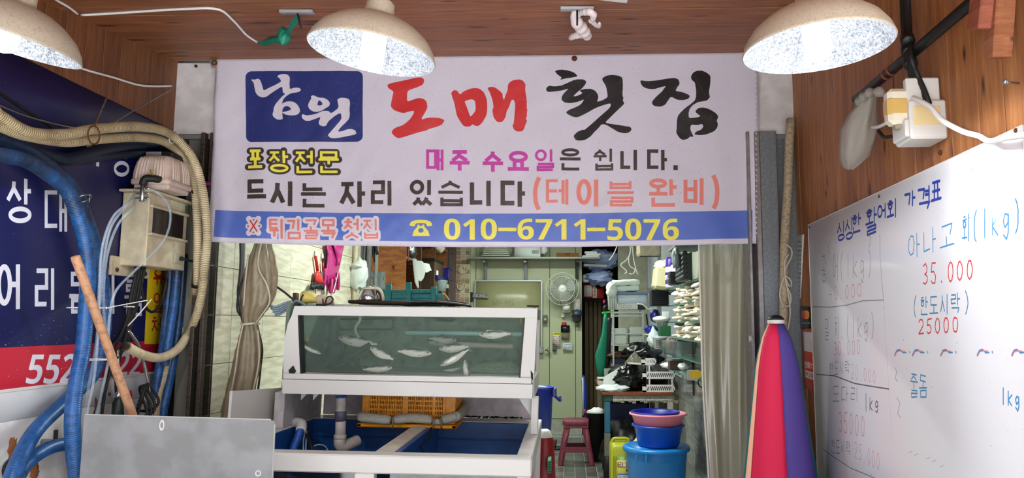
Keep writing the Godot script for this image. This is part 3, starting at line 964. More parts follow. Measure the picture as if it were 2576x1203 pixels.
	sheet(func(s: float, t: float):
		var px := lerpf(lerpf(543, 530, t), lerpf(1906, 1908, t), s)
		var top := lerpf(148, 130, s)
		var py := top + t * (lerpf(609, 612, s) + 14 * 4 * s * (1 - s) * 0.8 - top)
		var fold := 0.010 * bn.get_noise_2d(s * 7, t * 1.5 + s * 2) + 0.004 * bn.get_noise_2d(s * 22 + t * 6, t * 3)
		var hem := maxf(0, s - 0.93) / 0.07
		fold += 0.016 * hem * sin((s * 34 - t * 3.0)) * (0.3 + t) + 0.012 * maxf(0, 0.12 - s) / 0.12 * sin(s * 60 + t * 2)
		var p := W(px, py, -0.035)
		return p + Vector3(0, 0, fold * smoothstep(0, 0.12, t)), 150, 60, 0.0012)
	obj("cloth", m, o)
	var g0 := W(541, 160, -0.04)
	b(true)
	var tp := W(526, 150, -0.036)
	tri(tp, W(533, 172, -0.036), W(548, 170, -0.034)); tri(tp, W(548, 170, -0.034), W(556, 149, -0.034))
	tri(tp, W(548, 170, -0.034), W(533, 172, -0.036)); tri(tp, W(556, 149, -0.034), W(548, 170, -0.034))
	obj("corner", mk(Color(0.75, 0.66, 0.62), 0.6), o)
	for q in [W(539, 158, -0.038), W(1445, 147, -0.036)]:
		b(true)
		lathe([Vector2(0.006, 0), Vector2(0.009, 0.003), Vector2(0.013, 0.003), Vector2(0.015, 0)], q, 16, Basis(Vector3.RIGHT, PI / 2))
		obj("eyelet", M.rust, o)
	# stitched hem down the right side
	b()
	for i in 34:
		var a := W(lerpf(1901, 1903, i / 34.0), lerpf(150, 600, i / 34.0), -0.055)
		bx(a, Vector3(0.004, 0.010, 0.002), 0.0008, Basis(Vector3(0, 0, 1), 0.5))
	obj("stitching", M.paper, o)
	done(o)
	# purple clip at the left edge
	o = thing("clip", "purple plastic strap clip hooked on the left edge of the banner", "clip")
	b()
	var c := W(515, 462, -0.06)
	bx(c, Vector3(0.055, 0.016, 0.006), 0.002); bx(c + Vector3(-0.012, 0, 0.004), Vector3(0.014, 0.022, 0.006), 0.002); bx(c + Vector3(0.016, 0, 0.003), Vector3(0.012, 0.008, 0.008), 0.002)
	obj("strap", mk(Color(0.5, 0.1, 0.4), 0.4), o)
	done(o)

# ================= left side
var wall_left: Node3D
func sign_left(o: Node3D):
	wall_left = o
	var w := 1536
	var h := 1334
	var im := Image.create(w, h, false, Image.FORMAT_RGB8)
	var navy := Color(0.065, 0.085, 0.3)
	im.fill(Color(0.93, 0.93, 0.94))
	var T := func(px: float, py: float) -> Vector2:
		var p := WX(px, py, -1.998)
		return Vector2((-p.z - 2.2) / 1.52 * w, (2.417 - p.y) / 1.32 * h)
	var Q := func(x0, y0, x1, y1) -> Array: return [T.call(x0, y0), T.call(x1, y0), T.call(x1, y1), T.call(x0, y1)]
	var yy := func(y: float) -> int: return int((2.417 - y) / 1.32 * h)
	im.fill_rect(Rect2i(0, 0, w, yy.call(1.36)), navy)
	im.fill_rect(Rect2i(0, yy.call(1.36), w, yy.call(1.21) - yy.call(1.36)), Color(0.76, 0.13, 0.22))
	fill(im, [PackedVector2Array([T.call(374, 640), T.call(420, 640), T.call(412, 866), T.call(363, 866)])], Color(0.9, 0.78, 0.12))
	var wh := Color(0.88, 0.88, 0.92)
	for s in [["상", 15, 450, 80, 558], ["대", 112, 478, 170, 583], ["어", -8, 665, 52, 778], ["리", 88, 675, 141, 780], ["돔", 173, 685, 230, 786], ["이", 245, 690, 292, 790], ["름", 312, 704, 358, 793], ["사", 212, 320, 256, 419], ["당", 282, 335, 326, 442]]:
		var q: Array = Q.call(s[1], s[2], s[3], s[4])
		glyph(im, q, s[0], 21.0, wh)
	var ph: Array = Q.call(66, 891, 186, 966)
	var sk := Vector2(26, 0)
	latin(im, [ph[0] + sk, ph[1] + sk, ph[2] - sk * 0.2, ph[3] - sk * 0.2], "552", wh)
	ph = Q.call(292, 886, 352, 946)
	latin(im, [ph[0] + sk, ph[1] + sk, ph[2] - sk * 0.2, ph[3] - sk * 0.2], "22", wh)
	for s in [["유", 386, 676, 414, 716], ["일", 386, 736, 413, 786], ["체", 380, 798, 410, 838]]:
		glyph(im, Q.call(s[1], s[2], s[3], s[4]), s[0], 13.0, Color(0.72, 0.12, 0.1))
	specks(im, 500, Color(0.55, 0.58, 0.7), 3)
	specks(im, 250, Color(0.35, 0.3, 0.3), 3)
	for k in 60:
		var p: Vector2 = T.call(rng.randf_range(0, 380), rng.randf_range(800, 960))
		im.fill_rect(Rect2i(p, Vector2i(2 + rng.randi() % 5, 2)), Color(0.85, 0.8, 0.85))
	b(true)
	sheet(func(s: float, t: float): return Vector3(-1.998, 2.417 - t * 1.32, -2.2 - s * 1.52), 8, 8, 0.01)
	obj("printed_sign", printed(im, 0.35), o)
	slab(o, "panel", Vector3(-2.01, 0, -3.72), Vector3(-1.999, 1.096, -1.2), mk(Color(0.92, 0.91, 0.91), 0.5, 0, 0.3, 1.2))
	b()
	bb(Vector3(-2.0, 1.2, -3.72), Vector3(-1.993, 1.212, -2.2), 0.002)
	obj("edge_strip", M.white, o)

func CE(px: float, py: float, off := 0.0) -> Vector3:        # on the under side of the awning ceiling
	var r := ray(px, py)
	return Vector3(0, EYE, 0) + r * ((2.368 - off - EYE) / (r.y - 0.12 - 0.0133 * r.x))
func cpts(s: String, off: float) -> Array:
	var out := []
	for k in s.split(" ", false):
		var q := k.split(",")
		out.append(CE(float(q[0]), float(q[1]), float(q[2]) if q.size() > 2 else off))
	return out
func hosething(called: String, label: String, group: String, pts: Array, r: float, m: Material, rib := true, dirt_and_tone := [0.0, 0.01]):
	var o := thing(called, label, "hose", group)
	b(true)
	if m == M.bluehose:                # dark navy along the upper runs, turning blue further down
		ringcol = func(s, _i): return Color(0.012, 0.03, 0.07).lerp(Color(0.016, 0.1, 0.31), smoothstep(dirt_and_tone[0], dirt_and_tone[1], s + 0.06 * sin(s * 60.0) + 0.04 * sin(s * 137.0)))
	elif m == M.bhose:                 # grooves coloured darker than the ribs
		ringcol = func(s, i): return (Color(0.3, 0.22, 0.11) if i % 3 == 0 else Color(0.74, 0.62, 0.4)) * (1.0 - 0.25 * smoothstep(0.3, 1.0, sin(s * 37.0) * sin(s * 91.0)))
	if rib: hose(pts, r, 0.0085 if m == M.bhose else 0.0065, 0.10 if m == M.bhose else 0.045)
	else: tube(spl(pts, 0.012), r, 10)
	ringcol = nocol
	obj("pipe", m, o)
	done(o)
	return o
func cable(called: String, label: String, group: String, pts: Array, r: float, m: Material, cat := "cable"):
	b(true)
	tube(spl(pts, 0.02), r, 7)
	var o := obj(called, m)
	o.set_meta("label", label); o.set_meta("category", cat)
	if group: o.set_meta("group", group)
	return o
func tie(c: Vector3, r: float, label: String, tail: Vector3, tilt := Basis(), m: Material = null):
	b(true)
	var p := []
	for i in 15: p.append(c + tilt * Vector3(cos(TAU * i / 14) * r, 0, sin(TAU * i / 14) * r))
	tube(p, 0.003, 6)
	tube(spl([c + tilt * Vector3(r, 0, 0), c + tilt * Vector3(r, 0, 0) + tail * 0.6, c + tilt * Vector3(r, 0, 0) + tail], 0.01), 0.002, 6)
	sm_off()
	bx(c + tilt * Vector3(r, 0, 0), Vector3(0.008, 0.008, 0.008))
	var o := obj("cable_tie", M.whitecable if m == null else m)
	o.set_meta("label", label); o.set_meta("category", "cable tie")

func left_wall_things():
	var gb := "blue corrugated hoses on the left wall"
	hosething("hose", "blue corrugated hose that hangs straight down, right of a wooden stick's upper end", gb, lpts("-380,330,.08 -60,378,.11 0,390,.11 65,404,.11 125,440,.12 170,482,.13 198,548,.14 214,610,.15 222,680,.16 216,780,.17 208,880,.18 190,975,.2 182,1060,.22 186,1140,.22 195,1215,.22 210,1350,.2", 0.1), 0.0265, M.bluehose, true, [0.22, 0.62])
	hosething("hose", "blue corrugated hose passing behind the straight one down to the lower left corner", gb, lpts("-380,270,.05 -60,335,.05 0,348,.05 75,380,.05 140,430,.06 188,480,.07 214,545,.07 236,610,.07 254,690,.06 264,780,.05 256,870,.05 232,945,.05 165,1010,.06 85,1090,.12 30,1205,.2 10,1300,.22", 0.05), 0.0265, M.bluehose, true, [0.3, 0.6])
	hosething("hose", "short blue hose arching up from the lower left corner to the sheet's edge", gb, lpts("30,1225,.2 66,1166,.15 122,1128,.1 172,1118,.07 215,1124,.05 262,1140,.04", 0.1), 0.0245, M.bluehose)
	hosething("hose", "dark blue hose running level above the big sign letters towards the air pump", gb, lpts("-380,240,.05 -60,312,.05 0,340,.05 75,372,.05 160,400,.06 215,388,.07 280,371,.06 345,362,.05 420,362,.04 470,372,.04", 0.05), 0.024, M.navyhose)
	hosething("hose", "lower dark blue hose tucked under the level one beside the air pump", gb, lpts("95,420,.03 150,408,.03 230,398,.035 300,388,.035 370,388,.03 430,400,.03", 0.03), 0.02, M.navyhose)
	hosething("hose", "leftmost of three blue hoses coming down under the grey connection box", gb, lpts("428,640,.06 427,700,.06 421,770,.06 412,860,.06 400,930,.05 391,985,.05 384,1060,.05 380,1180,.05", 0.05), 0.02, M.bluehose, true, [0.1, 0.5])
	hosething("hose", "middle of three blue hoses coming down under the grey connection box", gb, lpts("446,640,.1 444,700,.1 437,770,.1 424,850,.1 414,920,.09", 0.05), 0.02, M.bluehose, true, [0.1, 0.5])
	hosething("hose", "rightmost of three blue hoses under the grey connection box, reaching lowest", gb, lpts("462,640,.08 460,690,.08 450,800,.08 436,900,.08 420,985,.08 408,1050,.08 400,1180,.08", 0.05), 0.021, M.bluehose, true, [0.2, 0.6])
	var gbe := "beige corrugated hoses on the left"
	hosething("hose", "upper beige corrugated hose, sweeping over to the right and ending in an open hook below", gbe, lpts("-380,150,.1 -60,250,.14 0,292,.14 75,333,.15 165,338,.16 240,325,.17 350,319,.18 425,336,.18 478,388,.22 503,449,.26 516,524,.28 521,600,.28 514,670,.26 508,730,.23 494,795,.19 470,846,.13 443,882,.13 403,900,.13 360,893,.13 318,872,.14", 0.15), 0.0195, M.bhose)
	var h2 = hosething("hose", "lower beige corrugated hose with a black tape wrap, running down behind the hook", gbe, lpts("-380,230,.1 -60,305,.13 0,318,.13 60,340,.13 165,357,.13 250,350,.14 350,346,.14 415,358,.14 458,396,.17 486,449,.2 496,549,.22 497,640,.22 493,720,.19 476,778,.09 453,833,.08 430,890,.07 413,940,.06 397,995,.06 390,1060,.06 385,1180,.06", 0.1), 0.0185, M.bhose)
	var hk := lpts("319,872.5,.14 316,871.5,.14", 0.14)
	b(true); cyl(hk[0], hk[1], 0.014, 14)  # dark disc in place of the shaded inside of the open hose
	one("hose_mouth_disc", "dark disc standing for the shaded mouth of the hooked beige hose", "hose mouth", M.dark)
	b(true); tube(spl(lpts("498,660,.215 496,690,.205 493,722,.19", 0.1), 0.02), 0.0215, 12)
	var tp := obj("tape_wrap", M.rubber, h2)
	tp.position -= h2.position
	tie(lpts("436,345,.17", 0)[0], 0.03, "cable tie round the two beige hoses where they bend", Vector3(0.02, -0.02, 0.01), Basis(Vector3(0, 0, 1), 1.3))
	tie(lpts("500,772,.13", 0)[0], 0.045, "white cable tie holding the two beige hoses above the open hook", Vector3(0.02, 0.0, 0.03), Basis(Vector3(0, 0, 1), 0.35))
	tie(lpts("222,775,.13", 0)[0], 0.07, "long white cable tie round the blue hoses beside the stick", Vector3(0.16, 0.03, 0), Basis())
	tie(lpts("240,905,.12", 0)[0], 0.06, "white cable tie low round the blue hoses above the phone digits", Vector3(-0.02, 0.05, 0.02), Basis())
	tie(lpts("236,340,.2", 0)[0], 0.035, "brown wire loop round the beige hoses left of their bend", Vector3(0.02, 0.07, 0), Basis(Vector3(0, 0, 1), 1.5), M.rust)
	tie(lpts("208,500,.12", 0)[0], 0.03, "pale cord round the two dark blue hoses above the sign letters", Vector3(0, -0.03, 0), Basis(Vector3(0, 0, 1), 0.5), M.steel)
	# connection box with a window, and the air pump on its shelf
	var o := thing("connection_box", "cream metal connection box with a dark window, mounted under the air pump", "box")
	b(); bb(Vector3(-1.995, 1.70, -3.60), Vector3(-1.874, 2.03, -3.264), 0.004); obj("body", M.beige, o)
	b(); bb(Vector3(-1.995, 2.03, -3.64), Vector3(-1.85, 2.042, -3.23), 0.003); obj("shelf", M.beige, o)
	b(); bb(Vector3(-1.876, 1.85, -3.56), Vector3(-1.870, 1.965, -3.3), 0.001); obj("window", mk(Color(0.16, 0.13, 0.12), 0.12), o)
	b(); bb(Vector3(-1.876, 1.965, -3.59), Vector3(-1.858, 1.977, -3.268)); obj("window_ledge", M.beige, o)
	b(); bb(Vector3(-1.876, 1.838, -3.59), Vector3(-1.858, 1.85, -3.268)); obj("window_ledge", M.beige, o)
	b(); bb(Vector3(-1.998, 1.655, -3.50), Vector3(-1.985, 1.74, -3.2)); obj("mounting_plate", M.beige, o)
	b(true); cyl(Vector3(-1.99, 1.68, -3.24), Vector3(-1.98, 1.68, -3.24), 0.01); obj("bolt", M.rust, o)
	b(true); cyl(Vector3(-1.99, 1.675, -3.46), Vector3(-1.98, 1.675, -3.46), 0.01); obj("bolt", M.rust, o)
	b(); bb(Vector3(-1.874, 1.73, -3.58), Vector3(-1.868, 1.775, -3.5)); obj("socket_plate", clear(Color(0.8, 0.8, 0.7), 0.6), o)
	b(); bb(Vector3(-1.87, 1.745, -3.555), Vector3(-1.855, 1.765, -3.535)); obj("plug", M.black, o)
	b(); bb(Vector3(-1.875, 1.985, -3.582), Vector3(-1.868, 2.02, -3.572)); obj("green_tab", mk(Color(0.05, 0.45, 0.2), 0.5), o)
	done(o)
	o = thing("air_pump", "cream ribbed air pump with black elbow outlet on top of the connection box", "pump")
	b(true)
	var rings := []
	for q in [[0.0, 1.0], [0.008, 1.02], [0.022, 1.02], [0.024, 0.985], [0.06, 0.965], [0.1, 0.9], [0.125, 0.82], [0.135, 0.7]]:
		var ring := PackedVector3Array()
		var rr := rrect(0.18 * q[1], 0.22 * q[1], 0.03, 5)
		for k in rr.size() * 3:
			var i := k / 3
			var p: Vector2 = rr[i].lerp(rr[(i + 1) % rr.size()], (k % 3) / 3.0)
			ring.append(Vector3(-1.875 + p.x, 2.068 + q[0], -3.36 - p.y))
		rings.append(ring)
	loft(rings)
	obj("cover", mk(Color(0.83, 0.74, 0.69), 0.45, 0, 0.3, 3), o)
	for side in 2:
		for k in 8:
			b(true)
			var a := (-0.06 + k * 0.0145) if k < 4 else (0.02 + (k - 4) * 0.0145)
			var l := []
			for q in [[0.025, 0.985], [0.06, 0.965], [0.1, 0.9], [0.126, 0.82]]:
				if side == 0: l.append(Vector3(-1.875 + a * q[1], 2.068 + q[0], -3.36 + 0.11 * q[1]))
				else: l.append(Vector3(-1.875 + 0.09 * q[1], 2.068 + q[0], -3.36 + a * q[1] * 1.15))
			tube(l, 0.0045, 6)
			obj("rib", mk(Color(0.83, 0.74, 0.69), 0.45), o)
	b(); bb(Vector3(-1.955, 2.045, -3.45), Vector3(-1.795, 2.07, -3.27), 0.006); obj("foot_tray", mk(Color(0.8, 0.72, 0.67), 0.5), o)
	b(); bb(Vector3(-1.95, 2.2, -3.5), Vector3(-1.82, 2.235, -3.33), 0.008); obj("top_unit", M.black, o)
	b(); bb(Vector3(-1.94, 2.205, -3.33), Vector3(-1.87, 2.232, -3.326), 0.001); obj("rating_plate", M.alu, o)
	var e0 := Vector3(-1.845, 2.085, -3.255)
	b(true); tube(spl([e0 + Vector3(0.03, 0.0, -0.02), e0 + Vector3(0.0, 0.002, 0.02), e0 + Vector3(-0.028, -0.002, 0.035), e0 + Vector3(-0.036, -0.03, 0.036)], 0.006), 0.0165, 14); obj("elbow", M.rubber, o)
	b(true); cyl(e0 + Vector3(-0.036, -0.03, 0.036), e0 + Vector3(-0.036, -0.105, 0.036), 0.0105); obj("manifold", M.chrome, o)
	for k in 3:
		for s in [-1, 1]:
			b(true); cyl(e0 + Vector3(-0.036, -0.045 - k * 0.022, 0.036), e0 + Vector3(-0.036 + s * 0.032, -0.045 - k * 0.022, 0.036), 0.004, 8); obj("nozzle", M.chrome, o)
	b(true)
	for s in [-1, 1]: tube(spl([e0 + Vector3(0.0, 0.014, 0.03), e0 + Vector3(s * 0.008, 0.03, 0.032), e0 + Vector3(s * 0.012, 0.042, 0.032), e0 + Vector3(s * 0.003, 0.03, 0.034)], 0.005), 0.002, 6)
	obj("hose_clip", mk(Color(0.75, 0.62, 0.3), 0.3, 0.8), o)
	done(o)
	var tube_m := clear(Color(0.78, 0.84, 0.9), 0.28, 0.3)
	var gt := "clear air tubes of the air pump"
	var m0 := e0 + Vector3(-0.068, -0.045, 0.036)
	for k in 3:
		var s0 := m0 + Vector3(0, -0.022 * k, 0)
		var mids := lpts(["330,505,.2 285,545,.2 258,620,.2 250,720,.19 246,850,.19 235,960,.2 215,1060,.22 205,1190,.25", "320,515,.19 280,570,.18 262,650,.17 252,760,.17 240,880,.18 222,980,.18 208,1080,.2 200,1190,.22", "335,522,.2 300,560,.19 275,620,.18 262,700,.17 262,800,.16 275,880,.15 262,960,.15 240,1050,.15"][k], 0.2)
		cable("air_tube", ["clear air tube from the top nozzle, outermost in its curve left of the box", "clear air tube from the middle nozzle of the air pump", "clear air tube from the lowest nozzle, innermost in its curve left of the box"][k], gt, [s0] + mids, 0.0055, tube_m, "tube")
	cable("air_tube", "clear air tube looping right across the connection box window and back down left", gt, [m0 + Vector3(0.064, 0, 0)] + lpts("405,492,.2 425,520,.2 428,560,.2 412,605,.2 372,650,.2 330,690,.2 290,735,.2 275,800,.19 272,870,.19", 0.2), 0.0055, tube_m, "tube")
	cable("power_cable", "black power cable looping from the air pump to the plug on the box", "", [Vector3(-1.79, 2.08, -3.44)] + lpts("495,500,.2 520,560,.2 528,600,.2 520,640,.19 495,658,.17", 0.2) + [Vector3(-1.858, 1.755, -3.545)], 0.006, M.rubber)
	# black cable bundle below the box
	var starts := [346, 352, 358, 341, 364, 349]
	for k in 6:
		var s: String = ["330,740 320,800 300,850 285,900 268,970 255,1050 240,1180", "340,735 325,800 312,860 290,910 262,980 235,1050 205,1140 190,1300", "345,745 330,800 315,860 300,905 292,960 296,1030 300,1120", "338,730 322,795 305,840 282,870 268,900 300,980 310,1060", "352,740 335,800 322,855 318,880 317,872", "360,745 368,775 385,785 405,765 415,730 420,700"][k]
		cable("power_cable", ["black cable of the bundle, first to fan left towards the wall's foot", "black cable of the bundle, leading farthest left under the clear sheet", "black cable of the bundle, dropping straight beside the stick", "black cable of the bundle that crosses back behind the stick", "black cable of the bundle that enters the open beige hose", "black cable that loops right over the yellow sign strip"][k], "black cables under the connection box", lpts("%d,672,.07 " % starts[k] + s, 0.06), 0.0065, M.rubber)
	tie(lpts("325,772,.06", 0)[0], 0.02, "white cable tie round the black cable bundle", Vector3(0.01, 0, 0.01), Basis())
	cable("loose_tie", "pale loose cable tie sticking out of the black bundle to the upper right", "", lpts("322,820,.07 350,790,.09 381,753,.12", 0.08), 0.003, M.whitecable, "cable tie")
	for q in [["322,832,.1 345,865,.1 360,905,.1 372,960,.1 383,1045,.1 388,1180,.1", "shiny ribbed metal conduit curving down right of the stick"], ["296,880,.06 297,920,.06 295,960,.06 297,1000,.06 299,1180,.06", "shiny ribbed metal conduit hanging straight behind the stick"]]:
		var c2 := thing("conduit", q[1], "conduit", "flexible metal conduits")
		b(true); hose(lpts(q[0], 0.1), 0.0075, 0.006, 0.16, 9); obj("sleeve", M.chrome, c2); done(c2)
	# coil of black cable
	o = thing("cable_coil", "loose coil of black cable above the clear sheet, right of the metal conduit", "cable")
	for k in 4:
		b(true)
		var l := []
		var c3 := lpts("%d,%d,.12" % [372 - k * 6, 1000 + k * 9], 0)[0] as Vector3
		for i in 13: l.append(c3 + Vector3(0.02 * sin(i * 1.1), sin(TAU * i / 12) * (0.06 + 0.012 * k), cos(TAU * i / 12) * (0.045 - 0.008 * k) * 1.4))
		tube(spl(l, 0.012), 0.006, 7)
		obj("loop", M.rubber, o)
	done(o)
	o = thing("pump_plug", "dark green hose valve with a steel neck beside the stick's lower end", "valve")
	var vp := lpts("296,1025,.09", 0)[0] as Vector3
	b(true); lathe([Vector2(0.018, -0.3), Vector2(0.022, -0.02), Vector2(0.022, 0.02), Vector2(0.016, 0.03), Vector2(0.016, 0.04)], vp, 16, Basis(), 1, 1, true); obj("body", mk(Color(0.08, 0.16, 0.12), 0.4), o)
	b(true); lathe([Vector2(0.012, 0.035), Vector2(0.012, 0.06), Vector2(0.007, 0.065), Vector2(0.007, 0.09)], vp, 12, Basis(), 1, 1, true); obj("neck", M.chrome, o)
	done(o)
	b(true); blob(lpts("328,996,.02", 0)[0], Vector3(0.012, 0.05, 0.02), 0.03, 2, 1, 12, 10)
	one("red_tag", "small red tag on the white panel beside the stick's lower end", "tag", M.red)
	for q in [[30, 1130, 0.05, 0.09], [85, 1190, 0.05, 0.1], [274, 992, 0.03, 0.02], [240, 1010, 0.02, 0.05]]:
		b(true); blob(lpts("%d,%d,.0" % [q[0], q[1]], 0)[0], Vector3(0.006, q[3], q[2]), 0.35, 4 + q[0], 1.5, 18, 10)
		var rs := obj("rust_stain", mk(Color(0.6, 0.36, 0.2), 0.9), wall_left)
		rs.set_meta("kind", "stuff")
	# stick
	o = thing("wooden_stick", "bare round wooden stick leaning on the wall in front of the sign", "stick")
	var p0 := W(189, 645, -1.1)
	var p1 := W(335, 1050, -0.83)
	var p2 := p0 + (p1 - p0) * ((p0.y - 0.01) / (p0.y - p1.y))
	b(true); cyl(p0, p2, 0.0155, 18)
	var wm := wood(Color(0.92, 0.7, 0.55), 0.2, 0.7, 3, 3)
	wm.uv1_scale = Vector3(6, 0.6, 6)
	obj("shaft", mk(Color(0.68, 0.5, 0.37), 0.7, 0, 0.6, 3), o)
	done(o)
	# clear sheet at the lower left, and the roll behind it
	o = thing("plastic_sheet", "scuffed translucent plastic sheet standing in front of the left end of the tanks", "plastic sheet")
	var a := W(213, 1044, -0.95)
	var c := W(692, 1057, -0.95)
	var sc := PackedVector2Array([Vector2(a.x, 0.0), Vector2(c.x, 0.0), Vector2(c.x, c.y - 0.015), Vector2(c.x - 0.004, c.y - 0.004), Vector2(c.x - 0.015, c.y), Vector2(a.x, a.y)])
	b(); prism(sc, -0.003, 0.003, Transform3D(Basis(), Vector3(0, 0, a.z)))
	var fm := clear(Color(0.62, 0.62, 0.63), 0.72, 0.35)
	fm.albedo_texture = grime2; fm.uv1_triplanar = true; fm.uv1_scale = Vector3(1.1, 1.1, 1.1)
	fm.albedo_texture = grime
	obj("sheet", fm, o)
	b()
	bar(Vector3(c.x, 0.0, a.z), Vector3(c.x, c.y - 0.015, a.z), 0.004, 0.0068, 0.001); bar(Vector3(a.x, a.y, a.z), Vector3(c.x - 0.015, c.y, a.z), 0.004, 0.0068, 0.001)
	obj("cut_edge", clear(Color(0.8, 0.8, 0.78), 0.6), o)
	for q in [[650, 1191, 0.011], [408, 1070, 0.013]]:
		b(true)
		var hp := W(q[0], q[1], -0.95)
		lathe([Vector2(q[2] * 0.55, -0.001), Vector2(q[2] * 0.6, 0.004), Vector2(q[2], 0.004), Vector2(q[2], -0.001)], hp, 18, Basis(Vector3.RIGHT, PI / 2), 0.7 if q[2] > 0.012 else 1.0, 1.5 if q[2] > 0.012 else 1.0)
		obj("hole_rim", M.white, o)
	done(o)
	o = thing("paper_roll", "pale pinkish roll standing behind the plastic sheet in the lower left", "roll")
	b(true)
	var r0 := W(305, 1222, -0.83)
	tube([r0 + Vector3(-0.02, 0.008, 0), r0, r0 + Vector3(0.12, -0.04, 0), r0 + Vector3(0.5, -0.17, 0), Vector3(r0.x + 0.75, 0.62, r0.z)], func(s): return 0.05 if s == 0 else 0.06, 22)
	obj("roll", mk(Color(0.93, 0.82, 0.78), 0.6), o)
	sm_off()
	b(); bb(Vector3(r0.x - 0.15, 0.0, r0.z - 0.12), Vector3(r0.x + 0.8, 0.63, r0.z + 0.1)); obj("stand", M.whited, o)
	done(o)
	# valve between the low hoses
	o = thing("tap", "small corroded metal tap between the low blue hoses", "tap")
	b(true)
	var q0 := lpts("106,1112,.0", 0)[0] as Vector3
	cyl(q0, q0 + Vector3(0.07, 0.0, 0.01), 0.012); obj("spout", M.steel, o)
	b(); bx(q0 + Vector3(0.05, 0.02, 0), Vector3(0.012, 0.05, 0.015)); obj("lever", M.dark, o)
	done(o)
	o = thing("rubber_plug", "round dark rubber plug low on the white panel at the left edge", "plug")
	b(true); q0 = lpts("22,1180,.0", 0)[0]; cyl(q0, q0 + Vector3(0.05, 0, 0), 0.04); obj("body", M.dark, o); done(o)
	# cables under the ceiling and the thin wires
	cable("ceiling_cable", "white cable stapled along the ceiling boards, ending at the green ribbon", "", cpts("205,38,.006 280,34,.004 400,26,.004 480,22,.004 530,21,.004 560,28,.006 590,55,.02 620,88,.04 650,108,.05", 0.005), 0.005, M.whitecable)
	cable("ceiling_cable", "short white cable from the top edge to the left timber boards", "", cpts("120,-18,.006 145,2,.006 170,16,.006 195,35,.006", 0.006), 0.005, M.whitecable)
	cable("wall_cable", "thin white cable sagging across the left timber boards from lamp to shutter box", "", lpts("188,166,.03 230,180,.03 285,195,.02 345,213,.02 385,217,.03 432,216,.04", 0.02), 0.005, M.whitecable)
	cable("wire", "thin grey wire slanting up from the beige hoses to the shutter box", "thin wires on the left wall", lpts("268,322,.16 330,282,.1 430,226,.03", 0.1), 0.0028, M.steel)
	cable("wire", "short grey wire standing up from the beige hoses", "thin wires on the left wall", lpts("236,318,.17 268,246,.02", 0.1), 0.004, M.steel)
	cable("wire", "thin grey wire running slantwise left over the dark sign top", "thin wires on the left wall", lpts("-20,258,.05 60,290,.06 150,315,.1 225,328,.17", 0.1), 0.004, M.steel)
	cable("wire", "thick dark wire crossing the sign top below the left lamp", "thin wires on the left wall", lpts("-10,228,.03 60,275,.04 130,320,.05", 0.1), 0.006, M.rubber)
	cable("hanging_cable", "black cable hanging beside the stone tiles, right of the beige hoses", "", lpts("530,560,.22 540,620,.22 536,690,.22 522,730,.2", 0.2), 0.006, M.rubber)
	# ceiling fittings
	for q in [[747, 30, "metal strip screwed to the ceiling, holding the green ribbon"], [1452, 22, "metal strip screwed to the ceiling, holding the white plastic bag"]]:
		o = thing("ceiling_bracket", q[2], "bracket", "metal strips on the ceiling")
		var cc := CE(q[0], q[1], 0.008)
		b(); bx(cc, Vector3(0.135, 0.014, 0.03), 0.002, Basis(Vector3.RIGHT, atan(0.12))); obj("strip", M.alu, o)
		b(true); cyl(cc, cc + Vector3(0.0 if q[0] > 1000 else 0.02, -0.07, 0.0), 0.004, 8); obj("pin", M.black, o)
		done(o)
	o = thing("ribbon", "knotted green plastic ribbon hanging from the left ceiling strip", "ribbon")
	var rp := func(s: String) -> Array: return cpts(s, 0.05)
	var gr: Array = spl([CE(748, 40, 0.02), CE(738, 62, 0.045), CE(722, 84, 0.06), CE(706, 97, 0.07), CE(690, 100, 0.07), CE(668, 106, 0.07), CE(648, 109, 0.07)], 0.012)
	b(true)
	var rg := []
	for i in gr.size():
		var s := i / float(gr.size() - 1)
		var wd := 0.006 + 0.018 * sin(PI * pow(s, 0.7)) + 0.006 * sin(s * 17)
		var ring := PackedVector3Array()
		for j in 10:
			var an := TAU * j / 10
			var dr := Vector3(0.5, 0.9, 0.2).normalized() if s > 0.5 else Vector3(1, 0.35, 0.2).normalized()
			ring.append(gr[i] + dr * cos(an) * wd * (1 + 0.25 * sin(j * 3.0 + i)) + Vector3(0, 0.2, 1) * sin(an) * 0.008)
		rg.append(ring)
	loft(rg)
	obj("strip", mk(Color(0.03, 0.42, 0.33), 0.5), o)
	b(true)
	blob(CE(712, 92, 0.07), Vector3(0.05, 0.07, 0.03), 0.3, 4, 1.5); obj("knot", mk(Color(0.04, 0.5, 0.4), 0.5), o)
	done(o)
	o = thing("plastic_bag", "knotted white plastic bag hanging from the right ceiling strip", "bag")
	var pb := mk(Color(0.9, 0.84, 0.84), 0.45)
	pb.backlight_enabled = true; pb.backlight = Color(0.3, 0.3, 0.3)
	for q in [[["1456,28,.01", "1446,42,.03", "1452,58,.05", "1464,72,.06", "1474,86,.07", "1480,94,.07"], 0.022, "body"], [["1462,32,.02", "1484,30,.03", "1494,40,.04", "1488,52,.05"], 0.013, "handle"], [["1484,52,.05", "1494,58,.05", "1506,66,.05", "1508,58,.05"], 0.009, "knot"], [["1472,84,.06", "1462,88,.06", "1446,90,.06", "1434,97,.06"], 0.013, "tail"]]:
		b(true)
		var pts := []
		for s in q[0]: pts.append(cpts(s, 0)[0])
		var l: Array = spl(pts, 0.006)
		tube(l, func(s): return q[1] * (0.65 + 0.5 * sin(PI * clampf(s * 0.9 + 0.1, 0, 1)) + 0.13 * sin(s * 31)), 11)
		obj(q[2], pb, o)
	done(o)
	o = thing("paper_sheet", "corner of a white card on the ceiling at the photo's top edge", "card")
	b()
	var s0 := CE(1466, -25, 0.012)
	var s1 := CE(1590, -25, 0.012)
	var s2 := CE(1576, 8, 0.012)
	var s3 := CE(1470, -4, 0.012)
